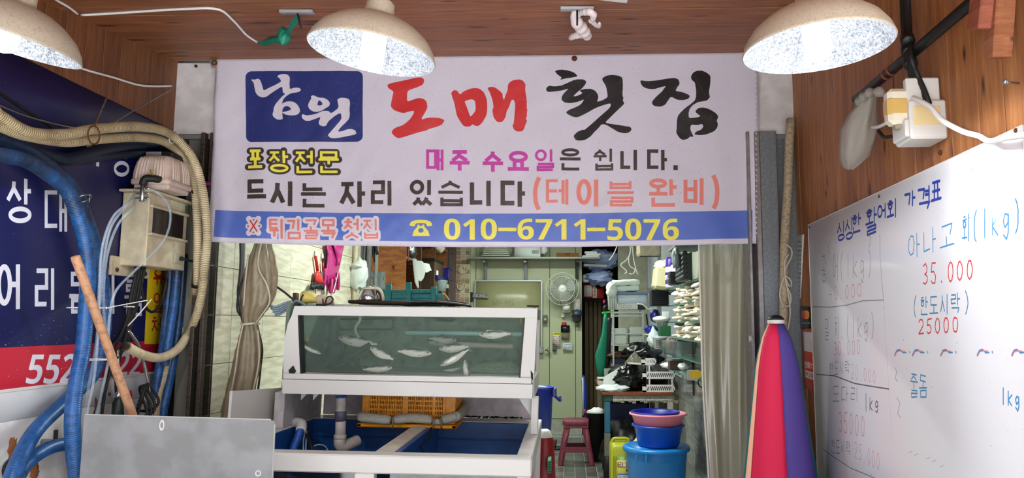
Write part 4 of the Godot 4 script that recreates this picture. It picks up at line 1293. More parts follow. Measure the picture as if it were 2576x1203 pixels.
	quad(s0, s3, s2, s1); quad(s0 + Vector3(0, 0.003, 0), s1 + Vector3(0, 0.003, 0), s2 + Vector3(0, 0.003, 0), s3 + Vector3(0, 0.003, 0))
	for q in [[s0, s1], [s1, s2], [s2, s3], [s3, s0]]: quad(q[0], q[1], q[1] + Vector3(0, 0.003, 0), q[0] + Vector3(0, 0.003, 0))
	obj("card", M.paper, o)
	done(o)

# ================= the fish tanks
func tpoly(s: String, w: float) -> PackedVector2Array:
	var out := PackedVector2Array()
	for k in s.split(" ", false):
		var q := k.split(",")
		var p := TW(float(q[0]), float(q[1]), w)
		out.append(Vector2(p.x, p.y))
	return out
func tpts(s: String, w: float) -> Array:
	var out := []
	for k in s.split(" ", false):
		var q := k.split(",")
		out.append(TW(float(q[0]), float(q[1]), float(q[2]) if q.size() > 2 else w))
	return out
func tank():
	var o := thing("display_tank", "white framed display fish tank with live silver fish, above the lower tank", "fish tank", "", TF)
	var tr := func(s: String, w0: float, w1: float): prism(tpoly(s, w0), -w1, -w0)
	b(); tr.call("741,770 1352,776 1351,800 734,793", 0.0, 0.05); obj("top_rail", M.white, o)
	b(); tr.call("734,793 750,793 753,870 756,941 713,941 712,900 716,850 724,815", 0.0, 0.05); obj("side_frame", M.white, o)
	b(); tr.call("1351,800 1321,800 1315,870 1309,953 1343,955 1346,900", 0.0, 0.05); obj("side_frame", M.white, o)
	b(); tr.call("749,793 753,793 759,941 755,941", 0.0, 0.056); tr.call("1321,800 1317,800 1305,953 1309,953", 0.0, 0.056); obj("rubber_seal", M.black, o).set_meta("kind", "stuff")
	b(); tr.call("713,940 1336,952 1336,966 713,953", -0.025, 0.06); obj("ledge", M.white, o)
	b(); tr.call("709,954.5 1340,967.5 1339,1003 711,990", -0.02, 0.05); obj("front_board", M.white, o)
	var x0 := TW(712, 900, 0.05).x
	var x1 := TW(1346, 900, 0.05).x
	var yb := 1.085
	var yt := 1.522
	var backm := mk(Color(0.42, 0.52, 0.38), 0.5, 0, 0.6, 1.3)
	b(); bb(Vector3(x0, yb, -0.64), Vector3(x1, yt, -0.62)); obj("back_panel", backm, o)
	b(); bb(Vector3(x0, yb, -0.62), Vector3(x0 + 0.02, yt, -0.05)); obj("end_panel", mk(Color(0.4, 0.46, 0.4), 0.5), o)
	b(); bb(Vector3(x0, yb - 0.015, -0.64), Vector3(x1, yb + 0.09, -0.05)); obj("base", M.whited, o)
	b(); bb(Vector3(x0 + 0.02, yb + 0.09, -0.62), Vector3(x1 - 0.02, yb + 0.0915, -0.065)); obj("tank_floor", mk(Color(0.2, 0.26, 0.19), 0.8), o)
	b(); bb(Vector3(x0 + 0.02, yt - 0.01, -0.64), Vector3(x1 - 0.01, yt + 0.002, -0.53)); obj("rear_rim", M.whited, o)
	b()
	bb(Vector3(x1 - 0.02, yt - 0.06, -0.62), Vector3(x1, yt, -0.05)); obj("end_rail", M.galv, o)
	b(); bb(Vector3(x1 - 0.02, yb, -0.64), Vector3(x1, yt, -0.6)); obj("end_post", M.white, o)
	b(); bb(Vector3(x1 - 0.008, yb + 0.09, -0.6), Vector3(x1 - 0.004, yt - 0.06, -0.05), 0.001); obj("end_glass", M.glass, o)
	b(); bb(Vector3(x0 + 0.03, yb + 0.09, -0.062), Vector3(x1 - 0.03, yt - 0.02, -0.056), 0.001); obj("front_glass", M.glass, o)
	var waterm := clear(Color(0.17, 0.28, 0.2), 0.19, 0.6)
	waterm.metallic_specular = 0.1
	b(); bb(Vector3(x0 + 0.022, yb + 0.092, -0.615), Vector3(x1 - 0.022, yt - 0.055, -0.07), 0.001); obj("water", waterm, o)
	b(); bx(TW(1340, 774, 0.02) + Vector3(0, 0.008, -0.02), Vector3(0.06, 0.008, 0.05)); obj("corner_cap", M.black, o)
	b()
	for q in [["726,932 738,920 745,934 741,940 729,940", 0], ["1335,932 1341,940 1341,958 1336,952", 0]]: prism(tpoly(q[0], -0.001), -0.002, 0.004)
	obj("moss_stain", mk(Color(0.12, 0.16, 0.08), 0.9), o).set_meta("kind", "stuff")
	done(o)
	# fittings in the water
	var bl := mk(Color(0.035, 0.05, 0.045), 0.6)
	o = thing("filter_pump", "black filter pump on a standpipe inside the fish tank's left half", "pump", "", TF)
	b(true); tube(spl(tpts("843,798,.38 841,830,.38 838,860,.38", 0.38), 0.02), 0.028, 12); obj("standpipe", bl, o)
	b(true); blob(TW(842, 885, 0.38), Vector3(0.1, 0.13, 0.09), 0.2, 3, 1.6); obj("body", bl, o)
	done(o)
	o = thing("dark_pipe", "dark pipe lying slantwise on the bottom of the fish tank", "pipe", "", TF)
	b(true); tube(tpts("812,930,.4 870,903,.4 932,868,.4", 0.4), 0.017, 12); obj("pipe", bl, o); done(o)
	o = thing("net_frame", "black rectangular frame hanging in the tank just under its top rail", "frame", "", TF)
	b(true)
	var l := tpts("852,803 985,801 989,806 989,824 984,828 856,829", 0.5)
	l.append(l[0])
	tube(l, 0.0065, 8); obj("frame", bl, o); done(o)
	o = thing("air_line", "pale curved hose dipping into the tank in front of the black frame", "hose", "", TF)
	b(true); tube(spl(tpts("906,796 905,808 896,820 894,832 900,845 904,850", 0.3), 0.012), 0.008, 8); obj("pipe", mk(Color(0.55, 0.6, 0.52), 0.5), o); done(o)
	for q in [["1020,838 1312,841", 0.013, Color(0.55, 0.75, 0.7), "pale green water pipe across the right half of the fish tank, just below the surface"], ["1080,865 1290,872", 0.016, Color(0.72, 0.7, 0.62), "beige water pipe across the right half of the fish tank, under the green one"]]:
		o = thing("water_pipe", q[3], "pipe", "pipes in the tank", TF)
		b(true); tube(tpts(q[0], 0.52), q[1], 12); obj("pipe", mk(q[2], 0.4), o); done(o)
	o = thing("tank_divider", "dark brown upright block with orange ends at the tank's left end", "block", "", TF)
	b(); var p := TW(762, 893, 0.2); bx(p, Vector3(0.035, 0.14, 0.03)); obj("block", mk(Color(0.07, 0.07, 0.06), 0.7), o)
	b(); bx(p + Vector3(0.002, -0.075, 0), Vector3(0.036, 0.012, 0.032)); bx(p + Vector3(0.002, 0.075, 0), Vector3(0.036, 0.018, 0.032)); obj("end", mk(Color(0.62, 0.4, 0.15), 0.7), o)
	done(o)
	o = thing("algae_stone", "long algae-covered stone slab at the bottom right of the fish tank", "stone", "", TF)
	b(true); blob(TW(1255, 932, 0.35), Vector3(0.27, 0.085, 0.12), 0.28, 8, 1.8, 26, 14, -0.9); obj("stone", mk(Color(0.38, 0.46, 0.3), 0.8, 0, 0.6, 6), o); done(o)
	o = thing("algae_board", "mossy board hanging in the upper right corner of the fish tank", "board", "", TF)
	b(); prism(tpoly("1200,803 1308,803 1306,826 1260,829 1208,830", 0.5), -0.52, -0.5); obj("board", mk(Color(0.3, 0.36, 0.24), 0.8, 0, 0.6, 5), o); done(o)
	o = thing("measuring_stick", "thin orange stick in the upper right corner of the tank", "stick", "", TF)
	b(); bar(TW(1311, 800, 0.1), TW(1309, 815, 0.1), 0.006, 0.006); obj("stick", mk(Color(0.7, 0.5, 0.2), 0.6), o); done(o)
	# fish
	var fm := mk(Color.WHITE, 0.28)
	fm.vertex_color_use_as_albedo = true
	var fin := clear(Color(0.35, 0.38, 0.33), 0.75, 0.5)
	var body := fish_mesh()
	var tail := fish_fin(PackedVector2Array([Vector2(-0.40, 0.02), Vector2(-0.52, 0.12), Vector2(-0.56, 0.13), Vector2(-0.49, 0.0), Vector2(-0.55, -0.14), Vector2(-0.51, -0.12), Vector2(-0.40, -0.02)]))
	var dorsal := fish_fin(PackedVector2Array([Vector2(0.1, 0.12), Vector2(0.03, 0.2), Vector2(-0.02, 0.185), Vector2(-0.1, 0.145), Vector2(-0.14, 0.1)]))
	var belly := fish_fin(PackedVector2Array([Vector2(-0.12, -0.1), Vector2(-0.17, -0.155), Vector2(-0.24, -0.12), Vector2(-0.28, -0.07)]))
	b(true); blob(Vector3.ZERO, Vector3.ONE * 0.05, 0.0, 1, 1, 10, 8); var eye := mesh()
	var pec := fish_fin(PackedVector2Array([Vector2(0.26, -0.05), Vector2(0.14, -0.1), Vector2(0.13, -0.075), Vector2(0.24, -0.02)]), 0.055)
	for q in [[808, 891, 750, 864, 0.09, 0.75, "slender pale fish at the far left of the tank, head pointing down to the right"],
			[848, 850, 955, 868, 0.42, 1.0, "large hazy fish deep in the left half of the tank, heading left"],
			[930, 874, 992, 907, 0.12, 1.3, "yellowish fish left of the tank's middle, head up to the left"],
			[988, 926, 910, 931, 0.09, 1.0, "fish lowest in the left half of the tank, swimming right near the bottom rail"],
			[1087, 890, 996, 884, 0.11, 1.0, "fish in the middle of the tank, heading right with its tail left"],
			[1103, 878, 1184, 873, 0.2, 1.15, "pale fish right of the middle, heading left above the slanting one"],
			[1107, 921, 1183, 878, 0.08, 0.95, "large silver fish slanting down to the left, right of the tank's middle"],
			[1169, 905, 1180, 972, 0.085, 0.95, "fish standing head up against the bottom rail, right of the slanting one"],
			[1204, 843, 1290, 840, 0.1, 1.0, "fish at the water surface in the upper right of the tank, heading left"],
			[1150, 856, 1075, 852, 0.46, 1.0, "faint fish deep in the tank behind the beige pipe"],
			[1160, 926, 1112, 934, 0.3, 0.8, "small hazy fish behind the slanting one near the tank bottom"]]:
		var hd := TW(q[0], q[1], q[4])
		var tl := TW(q[2], q[3], q[4])
		var d := hd - tl
		var ln := d.length() / 1.03
		var x := d.normalized()
		var up := Vector3.UP if absf(x.y) < 0.8 else Vector3.RIGHT
		var z := x.cross(up).normalized()
		if z.z < 0 and absf(x.y) < 0.8: pass
		var y := z.cross(x)
		if absf(x.y) < 0.8 and y.y < 0: y = -y
		var bs := Basis(x * ln, y * ln * q[5] * 0.86, x.cross(y) * ln)
		o = thing("fish", q[6], "fish", "live fish in the display tank", TF * Transform3D(bs, (hd + tl) / 2))
		put("body", body, fm, o); put("tail_fin", tail, fin, o); put("dorsal_fin", dorsal, fin, o); put("anal_fin", belly, fin, o)
		for s in [-1, 1]:
			var e := put("eye", eye, M.black, o); e.position = Vector3(0.40, 0.025, s * 0.036)
			var pf := put("pectoral_fin", pec, fin, o)
			pf.scale.z = s
func fish_fin(poly: PackedVector2Array, z := 0.0) -> Mesh:
	b(); prism(poly, z - 0.004, z + 0.004); return mesh()
func fish_mesh() -> Mesh:
	b(true)
	var nz := FastNoiseLite.new()
	nz.frequency = 9.0
	var prof := [[0.5, 0.004, 0.003, 0.0], [0.485, 0.03, 0.02, 0.0], [0.44, 0.065, 0.037, 0.0], [0.38, 0.095, 0.05, 0.003], [0.3, 0.125, 0.062, 0.003], [0.2, 0.148, 0.068, 0.0], [0.08, 0.155, 0.068, -0.004], [-0.05, 0.145, 0.06, -0.004], [-0.18, 0.115, 0.047, 0.0], [-0.29, 0.075, 0.03, 0.004], [-0.37, 0.042, 0.018, 0.006], [-0.43, 0.034, 0.01, 0.006], [-0.46, 0.036, 0.005, 0.006]]
	var n := 18
	var g := []
	for p in prof:
		var ring := []
		for j in n:
			var a := -TAU * j / n
			ring.append(Vector3(p[0], p[3] + sin(a) * p[1], cos(a) * p[2]))
		g.append(ring)
	var col := func(v: Vector3) -> Color:
		var h := v.y / 0.15 + 0.3 * nz.get_noise_3d(v.x * 0.6, v.y, v.z)
		var c := Color(0.72, 0.7, 0.6).lerp(Color(0.03, 0.04, 0.03), smoothstep(0.2, 0.5, h))
		c = c.lerp(Color(0.06, 0.07, 0.05), 0.85 * smoothstep(0.0, 0.25, nz.get_noise_3d(v.x * 1.4, v.y * 1.2 + 5, 0)) * smoothstep(-0.1, 0.2, h))
		if v.x > 0.3: c = c.lerp(Color(0.3, 0.3, 0.2), 0.35)
		return c
	for i in g.size() - 1:
		for j in n:
			var k := (j + 1) % n
			for v in [g[i][j], g[i + 1][k], g[i][k], g[i][j], g[i + 1][j], g[i + 1][k]]:
				st.set_color(col.call(v)); st.add_vertex(v)
	return mesh()

func lower_tank():
	var o := thing("holding_tank", "low white framed holding tank lined in blue with two open basins, glass fronted", "fish tank", "", TF)
	var L := -1.5
	var R := -0.14
	var z0 := 0.595     # front face, z towards the street
	var zb := -0.55
	b(); bb(Vector3(L, 0.826, z0 - 0.09), Vector3(R, 0.9, z0), 0.006); obj("front_rail", M.white, o)
	b(); bb(Vector3(R - 0.067, 0.826, zb), Vector3(R, 0.8995, z0 - 0.09), 0.004); obj("side_rail", M.white, o)
	b(); bb(Vector3(L, 0.826, zb), Vector3(L + 0.11, 0.8995, z0 - 0.09), 0.004); obj("side_rail", M.white, o)
	b(); bb(Vector3(L, 0.83, zb - 0.08), Vector3(R, 0.8985, zb + 0.07), 0.004); obj("rear_rail", M.white, o)
	b(); bb(Vector3(-0.801, 0.83, zb + 0.07), Vector3(-0.723, 0.899, z0 - 0.09), 0.004); obj("divider", mk(Color(0.83, 0.8, 0.74), 0.5, 0, 0.3, 3), o)
	for x in [L, R - 0.06]:
		for z in [zb, z0 - 0.06]:
			b(); bb(Vector3(x, 0.0, z), Vector3(x + 0.06, 0.826, z + 0.06), 0.004); obj("leg", M.white, o)
	b(); bb(Vector3(-0.855, 0.1, z0 - 0.05), Vector3(-0.775, 0.826, z0), 0.004); obj("mullion", M.white, o)
	b(); bb(Vector3(L, 0.05, z0 - 0.05), Vector3(R, 0.14, z0), 0.004); obj("bottom_rail", M.white, o)
	b(); bb(Vector3(R - 0.05, 0.05, zb), Vector3(R, 0.14, z0 - 0.05), 0.004); obj("bottom_rail", M.white, o)
	var lin := mk(Color(0.06, 0.3, 0.58), 0.35, 0, 0.3, 1.5)
	for q in [[L + 0.09, -0.801], [-0.723, R - 0.055]]:
		b()
		bb(Vector3(q[0], 0.14, zb + 0.05), Vector3(q[1], 0.894, zb + 0.074)); bb(Vector3(q[0], 0.14, zb), Vector3(q[0] + 0.023, 0.894, z0 - 0.091)); bb(Vector3(q[1] - 0.02, 0.14, zb), Vector3(q[1], 0.83 if q[1] < -0.5 else 0.83, z0 - 0.06)); bb(Vector3(q[0], 0.12, zb), Vector3(q[1], 0.14, z0 - 0.06))
		bb(Vector3(q[0], 0.80, zb + 0.06), Vector3(q[1], 0.808, zb + 0.085))
		obj("basin", lin, o)
		b(); bb(Vector3(q[0] + 0.021, 0.15, zb + 0.072), Vector3(q[1] - 0.021, 0.72, z0 - 0.066)); obj("water", clear(Color(0.06, 0.2, 0.36), 0.3, 0.05), o)
		b(); bb(Vector3(q[0], 0.14, z0 - 0.055), Vector3(q[1], 0.826, z0 - 0.049), 0.001); obj("front_glass", clear(Color(0.05, 0.08, 0.13), 0.5, 0.05), o)  # glass coloured dark in place of the unlit inside of the tank
	b(); bb(Vector3(R - 0.03, 0.14, zb + 0.06), Vector3(R - 0.022, 0.826, z0 - 0.06), 0.001); obj("end_glass", clear(Color(0.35, 0.35, 0.4), 0.5, 0.1), o)
	# what carries the display tank
	b(); bb(Vector3(-0.178, 0.9, -0.12), Vector3(-0.142, 1.08, -0.05), 0.003); obj("post", M.white, o)
	b(); prism(PackedVector2Array([Vector2(-0.18, 1.08), Vector2(-0.25, 1.08), Vector2(-0.18, 0.985)]), -0.1, -0.09); obj("bracket", M.white, o)
	b(); bb(Vector3(L + 0.11, 0.9, -0.66), Vector3(R - 0.06, 1.075, -0.63)); obj("rear_board", mk(Color(0.84, 0.79, 0.81), 0.6, 0, 0.3, 1.8), o)
	b(); bb(Vector3(-1.45, 0.9, -0.63), Vector3(-1.40, 1.075, -0.06)); obj("inner_board", mk(Color(0.74, 0.72, 0.73), 0.6, 0, 0.3, 2), o)
	for x in [-1.33, -1.27]:
		b(); prism(PackedVector2Array([Vector2(x, 1.085), Vector2(x + 0.045, 1.085), Vector2(x, 1.035)]), -0.1, -0.09); obj("bracket", M.white, o)
	b()
	prism(PackedVector2Array([Vector2(-0.33, 0.897), Vector2(0.6, 0.897), Vector2(0.6, 1.06), Vector2(0.06, 1.09), Vector2(-0.33, 1.115)]), -0.012, 0.0, Transform3D(Basis(Vector3(0, 0, -1), Vector3.UP, Vector3(1, 0, 0)), Vector3(-1.488, 0, 0)))
	obj("splash_board", M.white, o)
	b()
	for i in 60:
		var x := rng.randf_range(-0.62, -0.24)
		bx(Vector3(x, 0.902 + rng.randf() * 0.006, -0.626), Vector3(0.012, 0.003 + rng.randf() * 0.007, 0.006))
	obj("moss", mk(Color(0.07, 0.1, 0.05), 0.95), o).set_meta("kind", "stuff")
	b(true); cyl(Vector3(-0.345, 1.085, -0.25), Vector3(-0.345, 1.055, -0.25), 0.033, 20); obj("drain_stub", M.pvc, o)
	done(o)
	# drain pipe from the display tank
	o = thing("drain_pipe", "white drain pipe with grey sleeve and elbow, reaching into the left basin", "pipe", "", TF)
	b(true); cyl(TW(858, 996, 0.14), TW(857, 1036, 0.14), 0.0255, 20); obj("pipe", M.pvc, o)
	b(true); cyl(TW(858, 996, 0.14), TW(858, 1001, 0.14), 0.028, 20); obj("collar", M.blue, o)
	b(true); cyl(TW(857, 1034, 0.14), TW(857, 1060, 0.14), 0.0285, 20); obj("sleeve", mk(Color(0.3, 0.3, 0.36), 0.5), o)
	b(true); cyl(TW(857, 1059, 0.14), TW(856, 1098, 0.14), 0.0255, 20); obj("pipe", M.pvc, o)
	b(true); cyl(TW(855.5, 1093, 0.14), TW(855, 1107, 0.14), 0.031, 20); obj("elbow_socket", M.pvc, o)
	var e := TW(855, 1106, 0.14)
	b(true); tube(spl([e, e + Vector3(0, -0.02, 0), e + Vector3(0.012, -0.038, -0.012), e + Vector3(0.035, -0.03, -0.05), e + Vector3(0.06, -0.02, -0.1)], 0.008), 0.029, 18); obj("elbow", M.pvc, o)
	done(o)
	# inlet with blue hose
	o = thing("inlet_hose", "blue hose with white elbow hooked over the left basin's rim", "hose", "", TF)
	b(true); tube(spl([TW(708, 1066, 0.28), TW(724, 1065, 0.25), TW(745, 1064, 0.2), TW(758, 1068, 0.16), TW(757, 1085, 0.12)], 0.01), 0.026, 16); obj("elbow", M.white, o)
	b(true); hose([TW(756, 1080, 0.125), TW(748, 1105, 0.1), TW(738, 1130, 0.08), TW(730, 1165, 0.05), TW(727, 1215, 0.05), TW(727, 1290, 0.05)], 0.0195, 0.009, 0.08); obj("pipe", M.blue, o)
	b(true); tube(spl([TW(726, 1062, 0.21), TW(731, 1052, 0.21), TW(736, 1050, 0.23), TW(738, 1062, 0.28)], 0.008), 0.003, 6); obj("wire", M.steel, o)
	done(o)
	o = thing("dark_hose", "dark hose looped on the basin rim behind the white elbow", "hose", "", TF)
	b(true); tube(spl(tpts("712,1072,.3 718,1058,.32 735,1053,.34 752,1056,.33 766,1075,.2 775,1100,.15 785,1130,.1 787,1170,.1", 0.3), 0.012), 0.01, 10); obj("pipe", M.rubber, o); done(o)
	for q in ["768,1085,.15 763,1110,.14 764,1140,.1", "772,1085,.16 770,1110,.14 769,1140,.1", "783,1130,.15 790,1122,.16 805,1119,.17 818,1123,.16 824,1133,.12"]:
		b(true)
		tube(spl(tpts(q, 0.15), 0.012), 0.0035, 7)
		var mo := obj("tank_tube", clear(Color(0.75, 0.8, 0.88), 0.6, 0.3))
		mo.transform = TF
		mo.set_meta("label", ["thin clear tube hanging into the left basin beside the blue hose", "second thin clear tube hanging into the left basin, right of the first", "pale tube arching just above the front rail in the left basin"][0 if q.begins_with("768") else (1 if q.begins_with("772") else 2)])
		mo.set_meta("category", "tube"); mo.set_meta("group", "thin tubes in the left basin")
	b(true)
	tube(spl(tpts("1085,1076,.24 1083,1095,.15 1072,1112,.05 1057,1120,-.02 1062,1130,-.1 1067,1140,-.16", 0.1), 0.012), 0.004, 7)
	tube(spl(tpts("1054,1113,0 1057,1120,-.02 1050,1124,-.02", 0), 0.01), 0.005, 7)
	var ct := obj("knotted_line", M.rubber)
	ct.transform = TF
	ct.set_meta("label", "thin black cord knotted and dangling into the right basin beside the divider"); ct.set_meta("category", "cord")
	# yellow floating basket upside down
	o = thing("keep_basket", "upturned yellow slotted plastic basket with foam floats, under the display tank", "basket", "", TF)
	var bx0 := TW(897, 1070, 0.26)
	var bx1 := TW(1150, 1070, 0.26)
	var yr := TW(1000, 1077, 0.25).y
	var xa := bx0.x + 0.02
	var xb := bx1.x - 0.02
	b(); bb(Vector3(bx0.x, yr, -0.56), Vector3(bx1.x, yr + 0.02, -0.54), 0.006); bb(Vector3(bx0.x, yr, -0.28), Vector3(bx1.x, yr + 0.02, -0.25), 0.006); bb(Vector3(bx0.x, yr, -0.56), Vector3(bx0.x + 0.03, yr + 0.02, -0.25), 0.006); bb(Vector3(bx1.x - 0.03, yr, -0.56), Vector3(bx1.x, yr + 0.02, -0.25), 0.006)
	obj("rim", M.orange, o)
	b(); bb(Vector3(xa, yr + 0.16, -0.55), Vector3(xb, yr + 0.166, -0.29)); bb(Vector3(xa, yr, -0.55), Vector3(xb, yr + 0.16, -0.545)); obj("bottom", M.orange, o)
	var groups := [0.12, 0.225, 0.325, 0.41, 0.535, 0.615, 0.715, 0.83]
	var slots := []
	for i in 8:
		for k in (4 if i in [3, 4] else 5): slots.append(lerpf(xa, xb, groups[i]) + (k - 2) * 0.0085)
	slots.sort()
	b()
	var z := -0.285
	var prev := xa
	var rows := [0.028, 0.052, 0.076, 0.1, 0.124, 0.148]
	for s in slots + [xb]:
		var e2: float = s - 0.0022 if s != xb else xb
		bb(Vector3(prev, yr + 0.02, z - 0.004), Vector3(e2, yr + 0.16, z), 0.0005)
		prev = s + 0.0022
	for s in slots:
		for r in rows: bb(Vector3(s - 0.0022, yr + r - 0.0045 + 0.012, z - 0.004), Vector3(s + 0.0022, yr + r + 0.0045 + 0.012, z), 0.0003)
	obj("slotted_wall", M.orange, o)
	b()
	b()
	for i in 8: b(); bx(Vector3(lerpf(xa, xb, [0.03, 0.07, 0.175, 0.275, 0.36, 0.565, 0.665, 0.9][i]), yr + 0.09, z + 0.003), Vector3(0.004, 0.14, 0.004), 0.001); obj("rib", M.orange, o)
	b()
	for x in [xa, xb]:
		for i in 9:
			b(); bb(Vector3(x - 0.004, yr + 0.02, -0.54 + i * 0.029), Vector3(x + 0.004, yr + 0.16, -0.54 + i * 0.029 + 0.02)); obj("end_slat", M.orange, o)
	var foam := mk(Color(0.8, 0.8, 0.74), 0.85)
	foam.albedo_texture = speckle(Color(1, 1, 1), Color(0.25, 0.28, 0.12), 1.0, 8, 3); foam.uv1_triplanar = true; foam.uv1_scale = Vector3.ONE * 5
	for q in [["901,1049 905,1049 945,1053 978,1057 983,1058", 0.026], ["987,1058 992,1057 1035,1052 1075,1055 1088,1061", 0.024], ["1092,1062 1096,1061 1106,1061 1109,1061", 0.017], ["1111,1060 1118,1056 1132,1052 1146,1050 1149,1051", 0.024]]:
		b(true)
		var lp := tpts(q[0], 0.235)
		tube(spl(lp, 0.012), func(s): return q[1] * (0.72 + 0.28 * minf(1.0, minf(s, 1 - s) * 7)), 14); obj("float", foam, o)
	b(true); tube(spl([TW(1146, 1049, 0.235), TW(1156, 1044, 0.3), TW(1166, 1030, 0.45), TW(1168, 1020, 0.55)], 0.015), 0.025, 14); obj("float", foam, o)
	for px in [988, 1090, 1110]:
		b(true); tube(spl([TW(px - 1, 1050, 0.21), TW(px, 1062, 0.195), TW(px, 1074, 0.205), TW(px + 1, 1079, 0.24)], 0.008), 0.0045, 6); obj("string", mk(Color(0.5, 0.47, 0.33), 0.9), o)
	done(o)

# ================= right side
func one(called: String, label: String, category: String, m: Material, group := "", frame := Transform3D()) -> MeshInstance3D:   # what was just built is a thing of one mesh
	var me := mesh()
	var box := me.get_aabb()
	var base := Vector3(box.get_center().x, box.position.y, box.get_center().z)
	var s2 := SurfaceTool.new()
	s2.append_from(me, 0, Transform3D(Basis(), -base))
	var o := put(called, s2.commit(), m)
	o.transform = frame * Transform3D(Basis(), base)
	o.set_meta("label", label); o.set_meta("category", category)
	if group: o.set_meta("group", group)
	return o
func street_things():
	# furled parasol
	var o := thing("parasol", "furled pink and purple parasol with a black cap, standing by the right door post", "parasol")
	var top := W(1952, 812, -0.38)
	var cols := [Color(0.72, 0.1, 0.25), Color(0.93, 0.72, 0.6), Color(0.06, 0.42, 0.42), Color(0.31, 0.24, 0.56), Color(0.86, 0.1, 0.3), Color(0.93, 0.72, 0.6), Color(0.06, 0.42, 0.42), Color(0.5, 0.35, 0.6)]
	var spans := [[-38, -22], [-22, -6], [-6, 12], [12, 92], [92, 164], [164, 180], [180, 200], [200, 322]]
	for k in 8:
		b(true)
		sheet(func(s: float, t: float):
			var a := deg_to_rad(lerpf(spans[k][1], spans[k][0], s))
			var y := t * 1.05
			var r := 0.032 + 0.036 * sqrt(minf(t * 6, 1.0)) + 0.085 * t * 1.05 / 0.7
			r *= 1.0 + (0.06 + 0.06 * t) * sin(PI * s) - 0.05 * t
			return top + Vector3(cos(a) * r, -y, sin(a) * r * 0.8), 10, 16, 0.002)
		obj("canopy_panel", mk(cols[k], 0.75), o)
	b(true); lathe([Vector2(0.036, -0.004), Vector2(0.038, 0.004), Vector2(0.036, 0.012)], top, 24); obj("ring", M.white, o)
	b(true); lathe([Vector2(0.036, 0.01), Vector2(0.034, 0.02), Vector2(0.022, 0.031), Vector2(0.004, 0.035)], top, 24, Basis(), 1, 1, true); obj("cap", M.black, o)
	b(true); cyl(top + Vector3(0, -0.0, 0), Vector3(top.x, 0.05, top.z), 0.018); obj("pole", M.alu, o)
	b(true); lathe([Vector2(0.19, 0), Vector2(0.19, 0.05), Vector2(0.15, 0.07), Vector2(0.03, 0.08)], Vector3(top.x, 0, top.z), 28, Basis(), 1, 1, true); obj("foot", M.dark, o)
	done(o)
	# painted pipe with cord loops
	o = thing("wall_pipe", "old cream-painted pipe running up the corner beside the right door post", "pipe")
	b(true); tube(spl([W(1968, 1250, -0.1), W(1971, 900, -0.1), W(1974, 620, -0.1), W(1982, 480, -0.1), W(1986, 350, -0.1), W(1990, 300, -0.1)], 0.05), 0.022, 14); obj("pipe", mk(Color(0.66, 0.6, 0.5), 0.7, 0, 0.6, 5), o)
	done(o)
	for q in ["1972,612 1990,625 1992,645 1978,672 1972,690 1990,705 1988,725 1972,690", "1975,690 1962,735 1968,765 1985,770 1990,745 1978,715 1974,660 1985,640", "1974,690 1984,745 1988,790 1982,832"]:
		cable("cord", ["pale plastic cord loop high on the cream pipe", "large pale plastic cord loop midway on the cream pipe", "pale plastic cord tail hanging down beside the parasol cap"][0 if q.begins_with("1972") else (1 if q.begins_with("1975") else 2)], "", wpts(q, -0.14), 0.004, clear(Color(0.75, 0.72, 0.66), 0.8), "cord")
	# paper strip and stickers stuck on the timber by the corner
	var im := Image.create(96, 512, false, Image.FORMAT_RGB8)
	im.fill(Color(0.86, 0.85, 0.82))
	for k in 13:
		im.fill_rect(Rect2i(8, 40 + k * 36, 80, 2), Color(0.35, 0.35, 0.36))
		for i in 3: glyph(im, rq(14 + i * 24, 48 + k * 36, 34 + i * 24, 68 + k * 36), "한국수협어민"[(k + i) % 6], 3.0, Color(0.25, 0.25, 0.27), true, 0.06)
	flat("price_slip", "long white printed slip pinned on the timber above the card sticker", "slip", [1998, 592, 2022, 590, 2014, 751, 2003, 751], printed(im, 0.8), 0.003)
	im = Image.create(192, 320, false, Image.FORMAT_RGB8)
	im.fill(Color(0.1, 0.1, 0.1))
	fill(im, [rrect(88, 124, 43, 12, Vector2(72, 120))], Color(0.86, 0.12, 0.12)); fill(im, [rrect(88, 124, 43, 12, Vector2(120, 120))], Color(0.95, 0.62, 0.1)); fill(im, [v2("96,78 106,90 112,105 114,120 112,135 106,150 96,162 86,150 80,135 78,120 80,105 86,90")], Color(0.95, 0.35, 0.08))
	latin(im, rq(30, 222, 164, 250), "mastercard", Color(0.92, 0.92, 0.92), false)
	flat("card_sticker", "black payment card sticker with red and yellow overlapping discs", "sticker", [2011, 770, 2040, 772, 2040, 827, 2013, 827], printed(im, 0.35), 0.002)
	im = Image.create(192, 900, false, Image.FORMAT_RGB8)
	im.fill(Color(0.83, 0.27, 0.15))
	im.fill_rect(Rect2i(28, 24, 136, 300), Color(0.85, 0.84, 0.84))
	word(im, rq(22, 480, 172, 580), "썸패스", 11.0, Color(0.96, 0.92, 0.9))
	im.fill_rect(Rect2i(20, 620, 156, 110), Color(0.93, 0.9, 0.88))
	latin(im, rq(30, 642, 84, 708), "QR", Color(0.5, 0.2, 0.18)); word(im, rq(88, 640, 170, 710), "결제", 7.0, Color(0.5, 0.2, 0.18))
	word(im, rq(60, 828, 150, 850), "부산은행", 2.0, Color(0.95, 0.8, 0.75))
	flat("payment_sticker", "tall orange-red payment sticker on the timber beside the whiteboard", "sticker", [2015, 830, 2046, 833, 2049, 986, 2024, 976], printed(im, 0.4), 0.002)
func flat(called: String, label: String, cat: String, px: Array, m: Material, thick: float):
	var c := []
	for k in 4: c.append(RW(px[k * 2], px[k * 2 + 1], -0.017))
	b(true)
	sheet(func(s: float, t: float): return (c[0] as Vector3).lerp(c[1], s).lerp((c[3] as Vector3).lerp(c[2], s), t), 4, 6, thick)
	one(called, label, cat, m, "", RT)

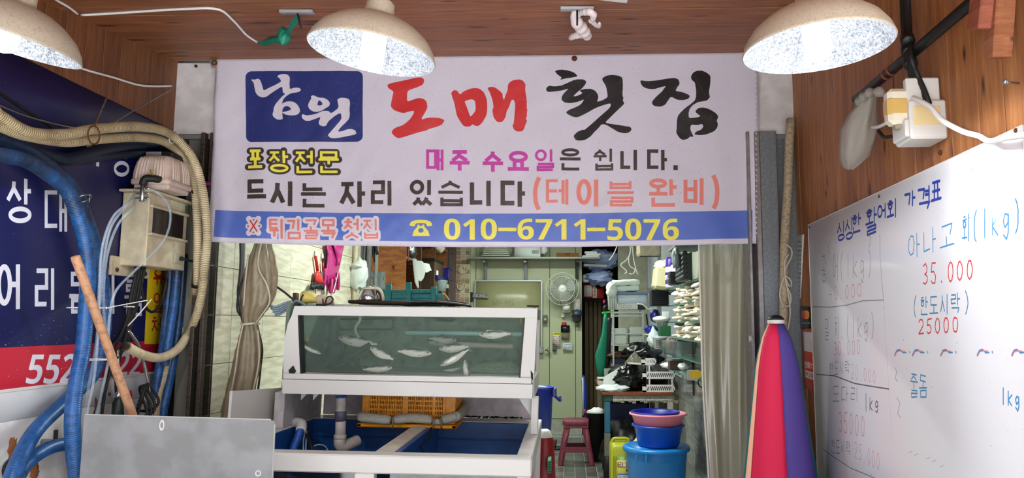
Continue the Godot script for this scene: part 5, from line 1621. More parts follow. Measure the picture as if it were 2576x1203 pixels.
func right_wall_things():
	# whiteboard
	var a := RW(2033, 567)
	var e := RW(2569, 318)
	var ht := 1.2
	var w := 2048
	var h := int(w * ht / (e.x - a.x))
	var im := Image.create(w, h, false, Image.FORMAT_RGB8)
	im.fill(Color(0.9, 0.905, 0.925))
	var T := func(px: float, py: float) -> Vector2:
		var p := RW(px, py)
		return Vector2((p.x - a.x) / (e.x - a.x) * w, (a.y - p.y) / ht * h)
	var H := func(text: String, c: Array, t: float, col: Color, wob := 0.03, fw := 0.8):   # c: left x, top, bottom, right x, top, bottom in pixels of the photograph
		word(im, [T.call(c[0], c[1]), T.call(c[3], c[4]), T.call(c[3], c[5]), T.call(c[0], c[2])], text, t, col, true, wob, fw)
	# faint smears of wiped writing
	for k in 26:
		var p := Vector2(rng.randf() * w, rng.randf_range(0.15, 1) * h)
		for i in 30: im.fill_rect(Rect2i(p + Vector2(i * 3, sin(i * 0.4) * 4), Vector2i(4, 14)), Color(0.90, 0.90, 0.93))
	specks(im, 90, Color(0.45, 0.45, 0.5), 4)
	var hb := Color(0.1, 0.25, 0.68)
	for s in [["싱", 2105, 562, 609, 2126, 556, 601], ["싱", 2125, 554, 606, 2147, 546, 598], ["한", 2143, 543, 588, 2166, 535, 580], ["활", 2177, 530, 595, 2206, 520, 583], ["어", 2206, 519, 553, 2230, 512, 546], ["회", 2231, 508, 553, 2257, 500, 543], ["가", 2274, 487, 522, 2303, 480, 514], ["격", 2307, 474, 530, 2342, 468, 522], ["표", 2342, 460, 508, 2368, 452, 500]]:
		H.call(s[0], s.slice(1), 10.0, hb, 0.0, 0.95)
	var gr := Color(0.52, 0.54, 0.58)
	var tb := Color(0.25, 0.55, 0.75)
	var rd := Color(0.85, 0.2, 0.24)
	var pk := Color(0.88, 0.58, 0.6)
	H.call("광 어(1kg)", [2066, 640, 712, 2198, 632, 690], 4.0, gr)
	H.call("40.000", [2083, 725, 757, 2170, 712, 745], 4.0, Color(0.86, 0.55, 0.56))
	H.call("(", [2078, 612, 640, 2092, 610, 636], 4.0, gr); H.call(")", [2180, 590, 620, 2196, 588, 618], 4.0, gr)
	H.call("밀 치.(1kg)", [2074, 800, 855, 2204, 790, 845], 4.0, gr)
	H.call("30.000", [2096, 862, 895, 2166, 855, 890], 4.0, Color(0.84, 0.6, 0.62))
	H.call("한도시락", [2085, 912, 945, 2138, 908, 940], 3.5, gr); H.call("20.000", [2140, 915, 952, 2205, 935, 965], 3.5, Color(0.85, 0.66, 0.68))
	H.call("도다리", [2092, 970, 1012, 2162, 975, 1010], 4.0, gr); H.call("1kg", [2172, 990, 1035, 2212, 1000, 1030], 5.0, Color(0.3, 0.33, 0.36))
	H.call("35000", [2108, 1035, 1085, 2178, 1050, 1100], 4.0, Color(0.88, 0.5, 0.52))
	H.call("한도시락", [2090, 1105, 1140, 2140, 1112, 1145], 3.5, gr); H.call("25.000", [2148, 1110, 1150, 2215, 1145, 1185], 3.5, Color(0.87, 0.62, 0.64))
	H.call("아나고", [2280, 595, 655, 2405, 555, 615], 5.0, tb); H.call("회(1kg)", [2418, 545, 610, 2574, 500, 575], 5.0, tb)
	H.call("35.000", [2318, 665, 718, 2452, 655, 700], 5.0, rd)
	H.call("(한도시락)", [2290, 750, 795, 2448, 735, 785], 5.0, Color(0.28, 0.5, 0.66))
	H.call("25000", [2308, 805, 840, 2415, 798, 835], 5.0, rd)
	H.call("줄돔", [2288, 935, 1000, 2334, 945, 1000], 5.0, tb)
	H.call("1kg", [2515, 975, 1015, 2568, 985, 1025], 5.0, tb)
	var line := func(src: String, t: float, c: Color):
		var p := v2(src)
		for i in p.size(): p[i] = T.call(p[i].x, p[i].y)
		stroke(im, p, false, t, c, true)
	line.call("2213,590 2214,650 2218,700 2223,760", 4.0, Color(0.5, 0.62, 0.75))
	line.call("2223,760 2228,850 2236,980 2244,1100", 2.5, Color(0.75, 0.77, 0.8))
	line.call("2045,772 2090,773 2130,768 2170,757 2222,755", 4.0, gr)
	line.call("2053,942 2100,946 2150,965 2190,972 2236,979", 5.0, Color(0.36, 0.37, 0.4))
	line.call("2070,1130 2100,1152 2140,1178 2200,1203", 4.0, gr)
	for q in [2250, 2295, 2366, 2458, 2545]:
		line.call("%d,894 %d,882 %d,880 %d,888 %d,887" % [q, q + 6, q + 14, q + 22, q + 30], 5.0, Color(0.3, 0.52, 0.72))
		line.call("%d,897 %d,885 %d,883 %d,884" % [q + 1, q + 7, q + 15, q + 26], 4.0, Color(0.85, 0.5, 0.55))
		line.call("%d,885 %d,888" % [q + 38, q + 39], 6.0, Color(0.45, 0.55, 0.7))
	line.call("2250,925 2256,935 2252,952 2258,960", 3.0, gr); line.call("2256,1000 2264,1015 2258,1040 2266,1052", 3.0, gr)
	for q in [[2285, 1140], [2300, 1146], [2330, 1155], [2345, 1162], [2365, 1175]]: line.call("%d,%d %d,%d" % [q[0], q[1], q[0] + 10, q[1] - 4], 2.5, Color(0.7, 0.72, 0.76))
	var o := thing("whiteboard", "large whiteboard with handwritten fish prices under a blue heading, on the right timber wall", "whiteboard", "", RT)
	b(true)
	sheet(func(s: float, t: float): return Vector3(lerpf(a.x, e.x, s), a.y - t * ht, 0), 4, 4, 0.012)
	var wm := printed(im, 0.22)
	obj("writing_surface", wm, o)
	b()
	bb(Vector3(a.x - 0.004, a.y - ht, -0.013), Vector3(a.x, a.y + 0.003, 0.001), 0.001); bb(Vector3(a.x, a.y, -0.013), Vector3(e.x, a.y + 0.003, 0.001), 0.001); bb(Vector3(e.x, a.y - ht, -0.013), Vector3(e.x + 0.004, a.y + 0.003, 0.001), 0.001); bb(Vector3(a.x, a.y - ht - 0.003, -0.013), Vector3(e.x, a.y - ht, 0.001), 0.001)
	obj("edge_trim", M.white, o)
	for q in [[2036, 572], [2212, 494], [2556, 328]]:
		b(true); var p := RW(q[0], q[1], 0.0); lathe([Vector2(0.006, 0), Vector2(0.005, 0.003), Vector2(0.001, 0.004)], p, 10, Basis(Vector3.RIGHT, PI / 2), 1, 1, true); obj("screw", M.rust, o)
	done(o)
	# power points
	o = thing("junction_box", "white plastic junction box with a square switch, on the timber above the whiteboard", "electrical box", "", RT)
	var jd := 0.085
	var p0 := RW(2252, 372, jd)
	var p1 := RW(2287, 250, jd)
	b(); bb(Vector3(p0.x, p0.y, -0.02), Vector3(p1.x, p1.y, jd), 0.006); obj("body", M.white, o)
	b(); bb(Vector3(p0.x + 0.012, p0.y + 0.008, jd - 0.002), Vector3(p1.x - 0.006, p0.y + 0.06, jd + 0.012), 0.004); obj("switch", M.white, o)
	b(); bb(Vector3(p1.x - 0.004, p1.y - 0.075, 0.0), Vector3(p1.x + 0.0015, p1.y - 0.02, jd - 0.01), 0.001); obj("old_tape", mk(Color(0.88, 0.79, 0.58), 0.5), o)
	done(o)
	o = thing("adapter_plug", "yellowed power adapter taped to the wall left of the white junction box", "plug", "", RT)
	var ad := 0.135
	var q0 := RW(2222, 322, ad)
	var q1 := RW(2232, 222, ad)
	q1.x = q0.x + 0.05
	b(); bb(Vector3(q0.x, q0.y, 0.06), Vector3(q1.x, q1.y, ad), 0.012); obj("body", mk(Color(0.87, 0.84, 0.76), 0.4), o)
	b(); bb(Vector3(q1.x - 0.02, q1.y - 0.09, -0.01), Vector3(q1.x + 0.004, q1.y + 0.028, 0.085), 0.004); obj("plate", M.white, o)
	b(); bb(Vector3(q0.x - 0.002, q0.y + 0.02, 0.058), Vector3(q1.x + 0.002, q0.y + 0.085, ad + 0.002), 0.012); obj("tape", mk(Color(0.8, 0.66, 0.38), 0.3), o)
	b(); bb(Vector3(q0.x + 0.01, q0.y - 0.012, 0.075), Vector3(q1.x - 0.01, q0.y + 0.004, ad - 0.02), 0.004); obj("socket_end", mk(Color(0.6, 0.56, 0.48), 0.5), o)
	done(o)
	o = thing("black_pipe", "black pipe slanting up the right timber wall with two copper bands", "pipe", "", RT)
	b(true); tube([RW(2152, 252, 0.05), RW(2300, 130, 0.05), RW(2470, -16, 0.05)], 0.0155, 14); obj("pipe", M.black, o)
	for q in [[2230, 188], [2243, 177]]:
		b(true); var p := RW(q[0], q[1], 0.05); var d := (RW(2300, 130, 0.05) - RW(2152, 252, 0.05)).normalized(); cyl(p - d * 0.006, p + d * 0.006, 0.0175, 16); obj("band", mk(Color(0.62, 0.36, 0.24), 0.4, 0.6), o)
	b(true); cyl(RW(2151, 253, 0.05), RW(2153, 251, 0.05), 0.016, 14); obj("cut_end", mk(Color(0.6, 0.45, 0.35), 0.6), o)
	done(o)
	for k in 5:
		var dx := (k - 2) * 4.0
		var pts := [RW(2276 + dx * 0.9, -15, 0.03), RW(2280 + dx, 60, 0.035 + 0.006 * (k % 2)), RW(2283 + dx * 0.8, 110, 0.06), RW(2288 + dx * 0.6, 150, 0.075), RW(2300 + dx, 190, 0.05), RW(2312 + dx * 1.5, 225, 0.04), RW(2322 + dx * 2.0, 262, 0.03)]
		b(true); tube(spl(pts, 0.02), 0.008, 8)
		one("black_cable", "%s black cable of the bundle crossing the slanting pipe" % ["leftmost", "second from left", "middle", "second from right", "rightmost"][k], "cable", M.rubber, "black cable bundle on the right wall", RT)
	b(true)
	for q in [[2285, 128], [2290, 158], [2283, 100]]: cyl(RW(q[0] - 2, q[1] - 6, 0.06), RW(q[0] + 2, q[1] + 6, 0.066), 0.02, 12)
	one("tape_binding", "black tape binding the cable bundle where it crosses the pipe", "tape", M.black, "", RT)
	cable2("white_cable", "thick white cable from the adapter sagging right along the whiteboard's top corner", "cable", [RW(2286, 243, 0.05), RW(2305, 250, 0.07), RW(2340, 270, 0.06), RW(2370, 302, 0.05), RW(2420, 330, 0.045), RW(2462, 342, 0.04), RW(2490, 355, 0.035), RW(2540, 345, 0.04), RW(2640, 330, 0.04)], 0.0075, M.whitecable)
	cable2("white_cable", "short white cord between the hanging bag and the adapter", "cable", [RW(2195, 320, 0.05), RW(2212, 318, 0.06), RW(2232, 308, 0.06)], 0.006, M.whitecable)
	cable2("grey_cable", "dark cable loop between the bag and the white junction box", "cable", [RW(2210, 330, 0.04), RW(2225, 345, 0.04), RW(2250, 342, 0.04)], 0.006, M.rubber)
	# hanging plastic bag
	o = thing("plastic_bag", "dusty clear plastic bag hanging from the end of the slanting black pipe", "bag", "", RT)
	var bm := clear(Color(0.72, 0.7, 0.66), 0.6, 0.3)
	b(true)
	var ctr := [[2200, 238, 0.022, 0.02], [2184, 245, 0.03, 0.025], [2180, 262, 0.045, 0.03], [2168, 290, 0.07, 0.04], [2158, 325, 0.085, 0.05], [2154, 365, 0.086, 0.05], [2148, 398, 0.072, 0.04], [2142, 418, 0.04, 0.02], [2140, 426, 0.012, 0.008]]
	var rings := []
	var nz := FastNoiseLite.new()
	nz.frequency = 0.5
	for i in ctr.size():
		var c := RW(ctr[i][0], ctr[i][1], 0.06)
		var ring := PackedVector3Array()
		for j in 22:
			var an := -TAU * j / 22
			var k := 1.0 + 0.3 * nz.get_noise_2d(j * 1.7, i * 1.7) + (0.16 if j % 3 == 0 else -0.05)
			ring.append(c + Vector3(cos(an) * ctr[i][2] * k, sin(an * 2 + i) * 0.004, sin(an) * ctr[i][3] * k))
		rings.append(ring)
	rings.reverse()
	loft(rings)
	obj("bag", bm, o)
	b(true); tube(spl([RW(2160, 258, 0.08), RW(2180, 238, 0.09), RW(2205, 230, 0.085), RW(2226, 238, 0.07)], 0.01), func(s): return 0.012 + 0.006 * sin(s * 23), 9); obj("knotted_neck", bm, o)
	done(o)
	# wood offcuts, nail, knot hole
	for q in [[2470, -40, 74, 58, "reddish board end hanging down at the photo's top right corner", Color(0.62, 0.36, 0.28), 0.05, 0.12], [2510, -40, 146, 46, "pale square batten end hanging beside the reddish board, top right", Color(0.66, 0.45, 0.32), 0.02, 0.03]]:
		b()
		var pa := RW(q[0] + 12, q[1], q[6] + 0.02)
		var pb := RW(q[0], q[2], q[6] + 0.02)
		bar(pa, pb, q[3] / 1850.0 * 1.75, 0.045, 0.002, Vector3(0, 0, 1))
		one("wood_batten", q[4], "batten", wood(q[5], 0.3, 0.7, 1, 2), "", RT)
	b(true)
	var np := RW(2552, 210, 0.0)
	cyl(np + Vector3(0, 0, -0.01), np + Vector3(0.01, 0, 0.025), 0.003, 8); cyl(np + Vector3(0.01, 0, 0.025), np + Vector3(0.011, 0, 0.028), 0.008, 12)
	one("nail", "nail sticking out of the timber at the photo's right edge", "nail", M.steel, "", RT)
	b(true); lathe([Vector2(0.016, 0), Vector2(0.012, 0.001), Vector2(0.002, 0.0015)], RW(2078, 487, -0.019), 14, Basis(Vector3.RIGHT, PI / 2), 0.7, 1.2, true)
	one("knot_hole", "small black knot hole in the timber above the whiteboard's left corner", "knot hole", M.black, "", RT)
	b(true); lathe([Vector2(0.008, 0), Vector2(0.006, 0.006), Vector2(0.001, 0.008)], RW(2367, 384, -0.019), 12, Basis(Vector3.RIGHT, PI / 2), 1, 1, true)
	one("screw", "rusty screw head in the timber right below the white junction box", "screw", M.rust, "", RT)
func cable2(called: String, label: String, cat: String, pts: Array, r: float, m: Material):
	b(true); tube(spl(pts, 0.012), r, 9); one(called, label, cat, m, "", RT)

# ================= the back of the shop
func interior_back():
	var w := 5.97
	# shelf with brackets and what stands on it
	var o := thing("wall_shelf", "grey steel shelf on three dark brackets along the cold-room wall", "shelf")
	var s0 := W(1183, 654, w)
	var s1 := W(1508, 654, w)
	b(); bb(Vector3(s0.x, s0.y - 0.012, s0.z - 0.02), Vector3(s1.x, s0.y + 0.012, s0.z + 0.32)); obj("board", mk(Color(0.5, 0.52, 0.47), 0.4, 0.3), o)
	for px in [1222, 1323, 1452]:
		b(); var p := W(px, 660, w - 0.05); bar(p, p + Vector3(0, -0.22, -0.02), 0.035, 0.02, 0.003, Vector3(0, 0, 1)); bx(p + Vector3(0, -0.01, 0.12), Vector3(0.035, 0.02, 0.25)); bx(p + Vector3(0, -0.03, 0.02), Vector3(0.055, 0.05, 0.02)); obj("bracket", M.galv if px < 1400 else M.black, o)
	done(o)
	var ys := s0.y + 0.013
	var zs := s0.z + 0.17
	o = thing("wrapped_trays", "clear wrapped stack of plastic trays on the steel shelf, left end", "tray stack")
	var a := W(1249, 640, w - 0.17)
	b()
	for k in 5: bx(Vector3(a.x, ys + 0.02 + k * 0.024, zs), Vector3(0.36 - 0.02 * k, 0.016, 0.22), 0.006)
	obj("trays", mk(Color(0.7, 0.72, 0.62), 0.4), o)
	b(true); blob(Vector3(a.x, ys + 0.085, zs), Vector3(0.44, 0.17, 0.27), 0.06, 5, 1.5, 24, 12, -0.95); obj("wrapping", clear(Color(0.8, 0.82, 0.74), 0.35, 0.3), o)
	done(o)
	o = thing("white_carton", "white printed carton with a barcode on the steel shelf", "box")
	a = W(1328, 640, w - 0.17)
	var im := Image.create(256, 160, false, Image.FORMAT_RGB8)
	im.fill(Color(0.85, 0.88, 0.86))
	for k in 3:
		for i in 12: glyph(im, rq(52 + i * 13, 8 + k * 12, 62 + i * 13, 17 + k * 12), "포장수산물용기"[(i + k) % 7], 1.5, Color(0.35, 0.36, 0.38))
	for i in 9: glyph(im, rq(62 + i * 13, 52, 72 + i * 13, 62), "냉동식품위생"[i % 6], 1.5, Color(0.7, 0.3, 0.3))
	for i in 14: im.fill_rect(Rect2i(172 + i * 5, 92, 2 + (i * 7) % 3, 36), Color(0.2, 0.35, 0.33) if i < 6 else Color(0.5, 0.3, 0.28))
	b(); bx(Vector3(a.x, ys + 0.1, zs - 0.005), Vector3(0.33, 0.2, 0.24)); obj("box", M.paper, o)
	b(true); sheet(func(s: float, t: float): return Vector3(a.x - 0.163 + s * 0.326, ys + 0.197 - t * 0.194, zs + 0.117), 2, 2, 0.001); obj("printed_side", printed(im, 0.7), o)
	done(o)
	b(); bx(W(1377, 651, w - 0.17) + Vector3(0, -0.002, 0), Vector3(0.16, 0.012, 0.2), 0.004); one("paper_pile", "flat white papers lying between the cartons on the steel shelf", "paper", M.paper)
	b(true); blob(W(1368, 628, w - 0.17), Vector3(0.09, 0.12, 0.1), 0.2, 3); one("tissue", "crumpled white tissue on the white carton's edge", "tissue", M.paper)
	o = thing("brown_carton", "flat brown cardboard box on the steel shelf, right of the white carton", "box")
	a = W(1428, 650, w - 0.17)
	b(); bx(Vector3(a.x, ys + 0.028, zs), Vector3(0.29, 0.056, 0.2)); obj("box", mk(Color(0.5, 0.3, 0.13), 0.8), o)
	b(); bx(Vector3(a.x, ys + 0.035, zs + 0.1), Vector3(0.05, 0.025, 0.002), 0.0005); 	obj("print", mk(Color(0.36, 0.2, 0.08), 0.8), o); done(o)
	var foam := mk(Color(0.88, 0.9, 0.9), 0.6)
	for k in 3:
		b(); bx(W(1486 + 6 * (k % 2), 649, w - 0.17) + Vector3(0, 0.012 + k * 0.026, 0), Vector3(0.22 - 0.03 * k, 0.024, 0.2), 0.01); one("foam_tray", ["lowest white foam tray at the steel shelf's right end", "middle white foam tray at the steel shelf's right end", "topmost white foam tray at the steel shelf's right end"][k], "tray", foam, "foam trays on the steel shelf")
	# hinge, board, fan
	o = thing("strap_hinge", "heavy steel cold-room hinge over the pinned board's left edge", "hinge")
	var h0 := W(1184, 748, w)
	b(); bx(h0 + Vector3(0.01, 0, 0.03), Vector3(0.04, 0.13, 0.05), 0.006); obj("knuckle", M.dark, o)
	b(); bar(h0 + Vector3(0.03, 0.02, 0.05), h0 + Vector3(0.24, 0.01, 0.05), 0.05, 0.012, 0.003, Vector3(0, 0, 1)); obj("strap", M.steel, o)
	for k in 4:
		b(true); cyl(h0 + Vector3(0.06 + k * 0.05, 0.018 * (1 if k % 2 else -0.3), 0.06), h0 + Vector3(0.06 + k * 0.05, 0.018 * (1 if k % 2 else -0.3), 0.065), 0.006, 8); obj("bolt", M.dark, o)
	done(o)
	o = thing("pinned_board", "green-grey board in an aluminium frame with faint pen writing, on the cold-room wall", "board")
	var b0 := W(1196, 707, w)
	var b1 := W(1363, 707, w)
	im = Image.create(512, 512, false, Image.FORMAT_RGB8)
	im.fill(Color(0.6, 0.6, 0.44))
	word(im, rq(150, 84, 440, 104), "서면 온천장 사직동 만덕", 2.0, Color(0.53, 0.53, 0.4), true, 0.05)
	word(im, rq(130, 145, 300, 190), "동래구 주민증", 2.0, Color(0.42, 0.43, 0.33), true, 0.08); word(im, rq(330, 150, 450, 180), "1000", 2.0, Color(0.55, 0.55, 0.42), true, 0.05)
	b(true); sheet(func(s: float, t: float): return Vector3(lerpf(b0.x, b1.x, s), b0.y - t * 0.86, b0.z + 0.015), 3, 3, 0.01); obj("sheet", printed(im, 0.3), o)
	for q in [[Vector3(b0.x, b0.y, 0), Vector3(b1.x, b0.y, 0)], [Vector3(b0.x, b0.y - 0.86, 0), Vector3(b1.x, b0.y - 0.86, 0)], [Vector3(b0.x, b0.y, 0), Vector3(b0.x, b0.y - 0.86, 0)], [Vector3(b1.x, b0.y, 0), Vector3(b1.x, b0.y - 0.86, 0)]]:
		b(); bar(q[0] + Vector3(0, 0, b0.z + 0.02), q[1] + Vector3(0, 0, b0.z + 0.02), 0.022, 0.022, 0.003, Vector3(0, 0, 1)); obj("frame_bar", M.alu, o)
	done(o)
	fan()
	o = thing("thermostat", "small grey thermostat box with a yellow knob on the cold-room wall", "switch")
	a = W(1372, 802, w)
	b(); bx(a + Vector3(0, 0, 0.03), Vector3(0.058, 0.095, 0.05), 0.006); obj("box", mk(Color(0.32, 0.34, 0.33), 0.5), o)
	b(true); cyl(a + Vector3(0, -0.01, 0.05), a + Vector3(0, -0.01, 0.07), 0.016, 14); obj("knob", mk(Color(0.75, 0.7, 0.45), 0.4), o)
	done(o)
	b(); bx(W(1416, 793, w) + Vector3(0, 0, 0.01), Vector3(0.045, 0.055, 0.02), 0.004); bx(W(1416, 791, w) + Vector3(0.004, 0, 0.022), Vector3(0.02, 0.02, 0.008)); one("wall_switch", "small white plastic clip below the wall fan", "switch", M.white)
	o = thing("waste_pipe", "white pipe with a dark grey trap beside the doorway, right of the fan", "pipe")
	a = W(1451, 790, w - 0.06)
	b(true); cyl(W(1452, 752, w - 0.06), W(1452, 782, w - 0.06), 0.05, 18); obj("pipe", M.pvc, o)
	b(true); lathe([Vector2(0.05, 0.05), Vector2(0.06, 0.045), Vector2(0.075, 0.0), Vector2(0.075, -0.015), Vector2(0.055, -0.02), Vector2(0.052, -0.09), Vector2(0.045, -0.1)], a, 22, Basis(), 1, 1, true); obj("trap", mk(Color(0.2, 0.23, 0.25), 0.4), o)
	b(true); cyl(a + Vector3(-0.08, -0.01, 0.02), a + Vector3(-0.05, -0.01, 0.02), 0.025, 12); cyl(W(1452, 812, w - 0.03), W(1452, 818, w - 0.06), 0.03, 12); obj("stub", mk(Color(0.4, 0.38, 0.2), 0.5), o)
	b(true); blob(a + Vector3(0, 0.05, 0.05), Vector3(0.04, 0.03, 0.03), 0.0, 1); obj("blue_cap", M.blue, o)
	done(o)
	# papers on the wall
	im = Image.create(96, 160, false, Image.FORMAT_RGB8)
	im.fill(Color(0.85, 0.85, 0.8))
	im.fill_rect(Rect2i(0, 4, 96, 30), Color(0.75, 0.72, 0.15))
	word(im, rq(22, 8, 76, 30), "축제", 4.0, Color(0.1, 0.4, 0.2))
	for j in 5:
		for i in 5: latin(im, rq(4 + i * 18, 40 + j * 24, 17 + i * 18, 58 + j * 24), str((i + j * 5) % 10), Color(0.7, 0.15, 0.15) if j % 2 else Color(0.15, 0.15, 0.18))
	card("calendar", "small wall calendar with a yellow top, below the fan", "calendar", 1390, 836, 1410, 871, w, printed(im, 0.7))
	card("small_poster", "tiny blue and yellow card under the wall calendar", "card", 1390, 873, 1400, 884, w, mk(Color(0.3, 0.3, 0.3), 0.6))
	card("red_tag", "red tag above the black frame on the cold-room wall", "tag", 1413, 811, 1425, 822, w, mk(Color(0.65, 0.1, 0.1), 0.5))
	card("black_case", "small black framed plate hanging below the red tag", "plate", 1411, 819, 1433, 836, w, mk(Color(0.06, 0.06, 0.07), 0.4))
	card("grey_paper", "greyish paper square under the black framed plate", "paper", 1413, 839, 1432, 854, w, mk(Color(0.45, 0.43, 0.32), 0.8))
	im = Image.create(96, 80, false, Image.FORMAT_RGB8)
	im.fill(Color(0.8, 0.84, 0.84))
	word(im, rq(10, 10, 80, 26), "전화번호", 2.0, Color(0.2, 0.3, 0.5), true, 0.05); word(im, rq(16, 40, 80, 56), "02 551", 2.0, Color(0.2, 0.25, 0.4), true, 0.05)
	card("note", "white handwritten note stuck on the cold-room wall", "note", 1416, 863, 1440, 882, w, printed(im, 0.8))
	o = thing("door_latch", "steel cold-room latch with a round knob just right of the display tank", "latch")
	a = W(1362, 881, w)
	b(); bx(a + Vector3(0, 0, 0.03), Vector3(0.06, 0.07, 0.05), 0.006); obj("plate", M.steel, o)
	b(true); lathe([Vector2(0.012, 0), Vector2(0.012, 0.03), Vector2(0.03, 0.035), Vector2(0.034, 0.05), Vector2(0.02, 0.06)], a + Vector3(0.05, 0, 0.03), 18, Basis(Vector3(0, 0, 1), -PI / 2), 1, 1, true); obj("knob", M.chrome, o)
	done(o)
	# dark doorway and the room behind
	o = thing("folding_door", "brown folding door in the dark doorway", "door")
	for k in 7:
		var p0 := W(1470 + k * 11, 800, w + 0.9)
		var p1 := W(1481 + k * 11, 800, w + 0.9)
		b(); bb(Vector3(p0.x + 0.004, 0.0, p0.z - 0.02 * (k % 2)), Vector3(p1.x - 0.002, 1.78, p0.z + 0.02 - 0.02 * (k % 2)), 0.006); obj("leaf", mk(Color(0.45, 0.37, 0.24), 0.5), o)
	done(o)
	o = thing("rack_shelf", "dark wire shelf loaded with bags and red boxes in the doorway", "shelf")
	for y in [752.0, 716.0, 662.0]:
		var p0 := W(1468, y, w + 0.4)
		var p1 := W(1545, y, w + 0.4)
		for k in 4:
			b(true); cyl(Vector3(p0.x, p0.y - 0.02, p0.z - 0.1 * k), Vector3(p1.x, p0.y - 0.02, p0.z - 0.1 * k), 0.006, 7); obj("rail", M.dark, o)
	done(o)
	im = Image.create(256, 160, false, Image.FORMAT_RGB8)
	im.fill(Color(0.62, 0.09, 0.1))
	im.fill_rect(Rect2i(14, 18, 92, 122), Color(0.85, 0.83, 0.8))
	for k in 7:
		for i in 5: glyph(im, rq(20 + i * 17, 24 + k * 16, 32 + i * 17, 36 + k * 16), "원산지국내산가공"[(i + k) % 8], 1.5, Color(0.3, 0.3, 0.3))
	im.fill_rect(Rect2i(118, 6, 50, 148), Color(0.86, 0.83, 0.75))
	for k in 4: glyph(im, rq(126, 50 + k * 24, 158, 70 + k * 24), "해물김치"[k], 4.0, Color(0.25, 0.2, 0.15))
	fill(im, [rrect(70, 56, 27, 6, Vector2(190, 32))], Color(0.08, 0.07, 0.07))
	o = thing("red_carton", "red printed carton with white labels on the doorway shelf", "box")
	var c0 := W(1467, 751, w + 0.38)
	var c1 := W(1519, 713, w + 0.38)
	b(); bb(Vector3(c0.x, c0.y, c0.z - 0.25), Vector3(c1.x, c1.y, c0.z)); obj("box", mk(Color(0.5, 0.08, 0.09), 0.6), o)
	b(true); sheet(func(s: float, t: float): return Vector3(lerpf(c0.x, c1.x, s), lerpf(c1.y, c0.y, t), c0.z + 0.002), 2, 2, 0.001); obj("printed_side", printed(im, 0.6), o)
	done(o)
	var bm := mk(Color(0.62, 0.68, 0.85), 0.35)
	for q in [[1516, 655, 0.44, 0.26, 3, "large bluish white plastic bag on the doorway shelf, above the red carton"], [1510, 698, 0.34, 0.19, 5, "crumpled bluish plastic bag lying on the red carton"]]:
		b(true); blob(W(q[0], q[1], w + 0.25), Vector3(q[2], q[3], 0.3), 0.28, q[4], 1.6, 26, 16); one("plastic_bag", q[5], "bag", bm)
	o = thing("white_jar", "small white jar beside the crumpled bag on the red carton", "jar")
	b(); bx(W(1474, 701, w + 0.3), Vector3(0.09, 0.11, 0.1), 0.015); obj("jar", M.white, o); done(o)
	b(); bar(W(1468, 668, w + 0.2), W(1525, 671, w + 0.2), 0.24, 0.03); one("white_tray", "white tray edge hanging out under the large bluish bag", "tray", M.paper)
	for q in ["1556,560 1553,605 1550,625 1540,645 1532,655", "1582,560 1583,605 1586,635 1575,655 1562,665 1565,672 1575,680 1576,688 1571,688", "1592,560 1590,610 1582,650 1585,670 1598,678 1592,690 1583,688", "1593,560 1592,630 1597,665 1604,690 1606,692"]:
		b(true); tube(spl(wpts(q, 5.2), 0.03), 0.007, 7)
		one("white_cable", ["white cable hanging in front of the dark doorway, left", "white plug cable dangling in the middle of the doorway", "white cable loop at the doorway's right edge", "thin white cable along the wall right of the doorway"][["1556", "1582", "1592", "1593"].find(q.substr(0, 4))], "cable", M.whitecable, "white cables at the doorway")
	o = thing("air_conditioner", "lower edge of a cream air conditioner above the doorway's right side", "air conditioner")
	a = W(1606, 642, 4.4)
	b(); bb(Vector3(a.x - 0.0, a.y, a.z - 0.25), Vector3(1.05, a.y + 0.28, a.z), 0.02); obj("body", M.beige, o)
	b(); bb(Vector3(a.x + 0.03, a.y - 0.004, a.z - 0.2), Vector3(1.03, a.y + 0.004, a.z - 0.1)); obj("outlet", M.black, o)
	done(o)
	# hanging folded umbrella at the panel edge
	o = thing("folded_umbrella", "narrow blue and white folded umbrella hanging at the cold room's corner", "umbrella")
	b(true); tube([W(1468, 945, w - 0.1), W(1469, 960, w - 0.1), W(1471, 1000, w - 0.1), W(1471, 1045, w - 0.1), W(1471, 1052, w - 0.1)], func(s): return [0.012, 0.03, 0.036, 0.025, 0.008][int(round(s * 4))], 12); obj("canopy", mk(Color(0.12, 0.2, 0.55), 0.6), o)
	b(true); tube([W(1466, 950, w - 0.13), W(1467, 1045, w - 0.13)], 0.008, 8); obj("stripe", M.paper, o)
	b(true); cyl(W(1471, 1030, w - 0.14), W(1471, 1040, w - 0.14), 0.02, 10); obj("pink_band", mk(Color(0.8, 0.2, 0.4), 0.5), o)
	done(o)
func card(called: String, label: String, cat: String, x0: float, y0: float, x1: float, y1: float, w: float, m: Material):
	var p := W(x0, y0, w)
	var q := W(x1, y1, w)
	b(true)
	sheet(func(s: float, t: float): return Vector3(lerpf(p.x, q.x, s), lerpf(p.y, q.y, t), p.z + 0.012), 2, 2, 0.01)
	one(called, label, cat, m)
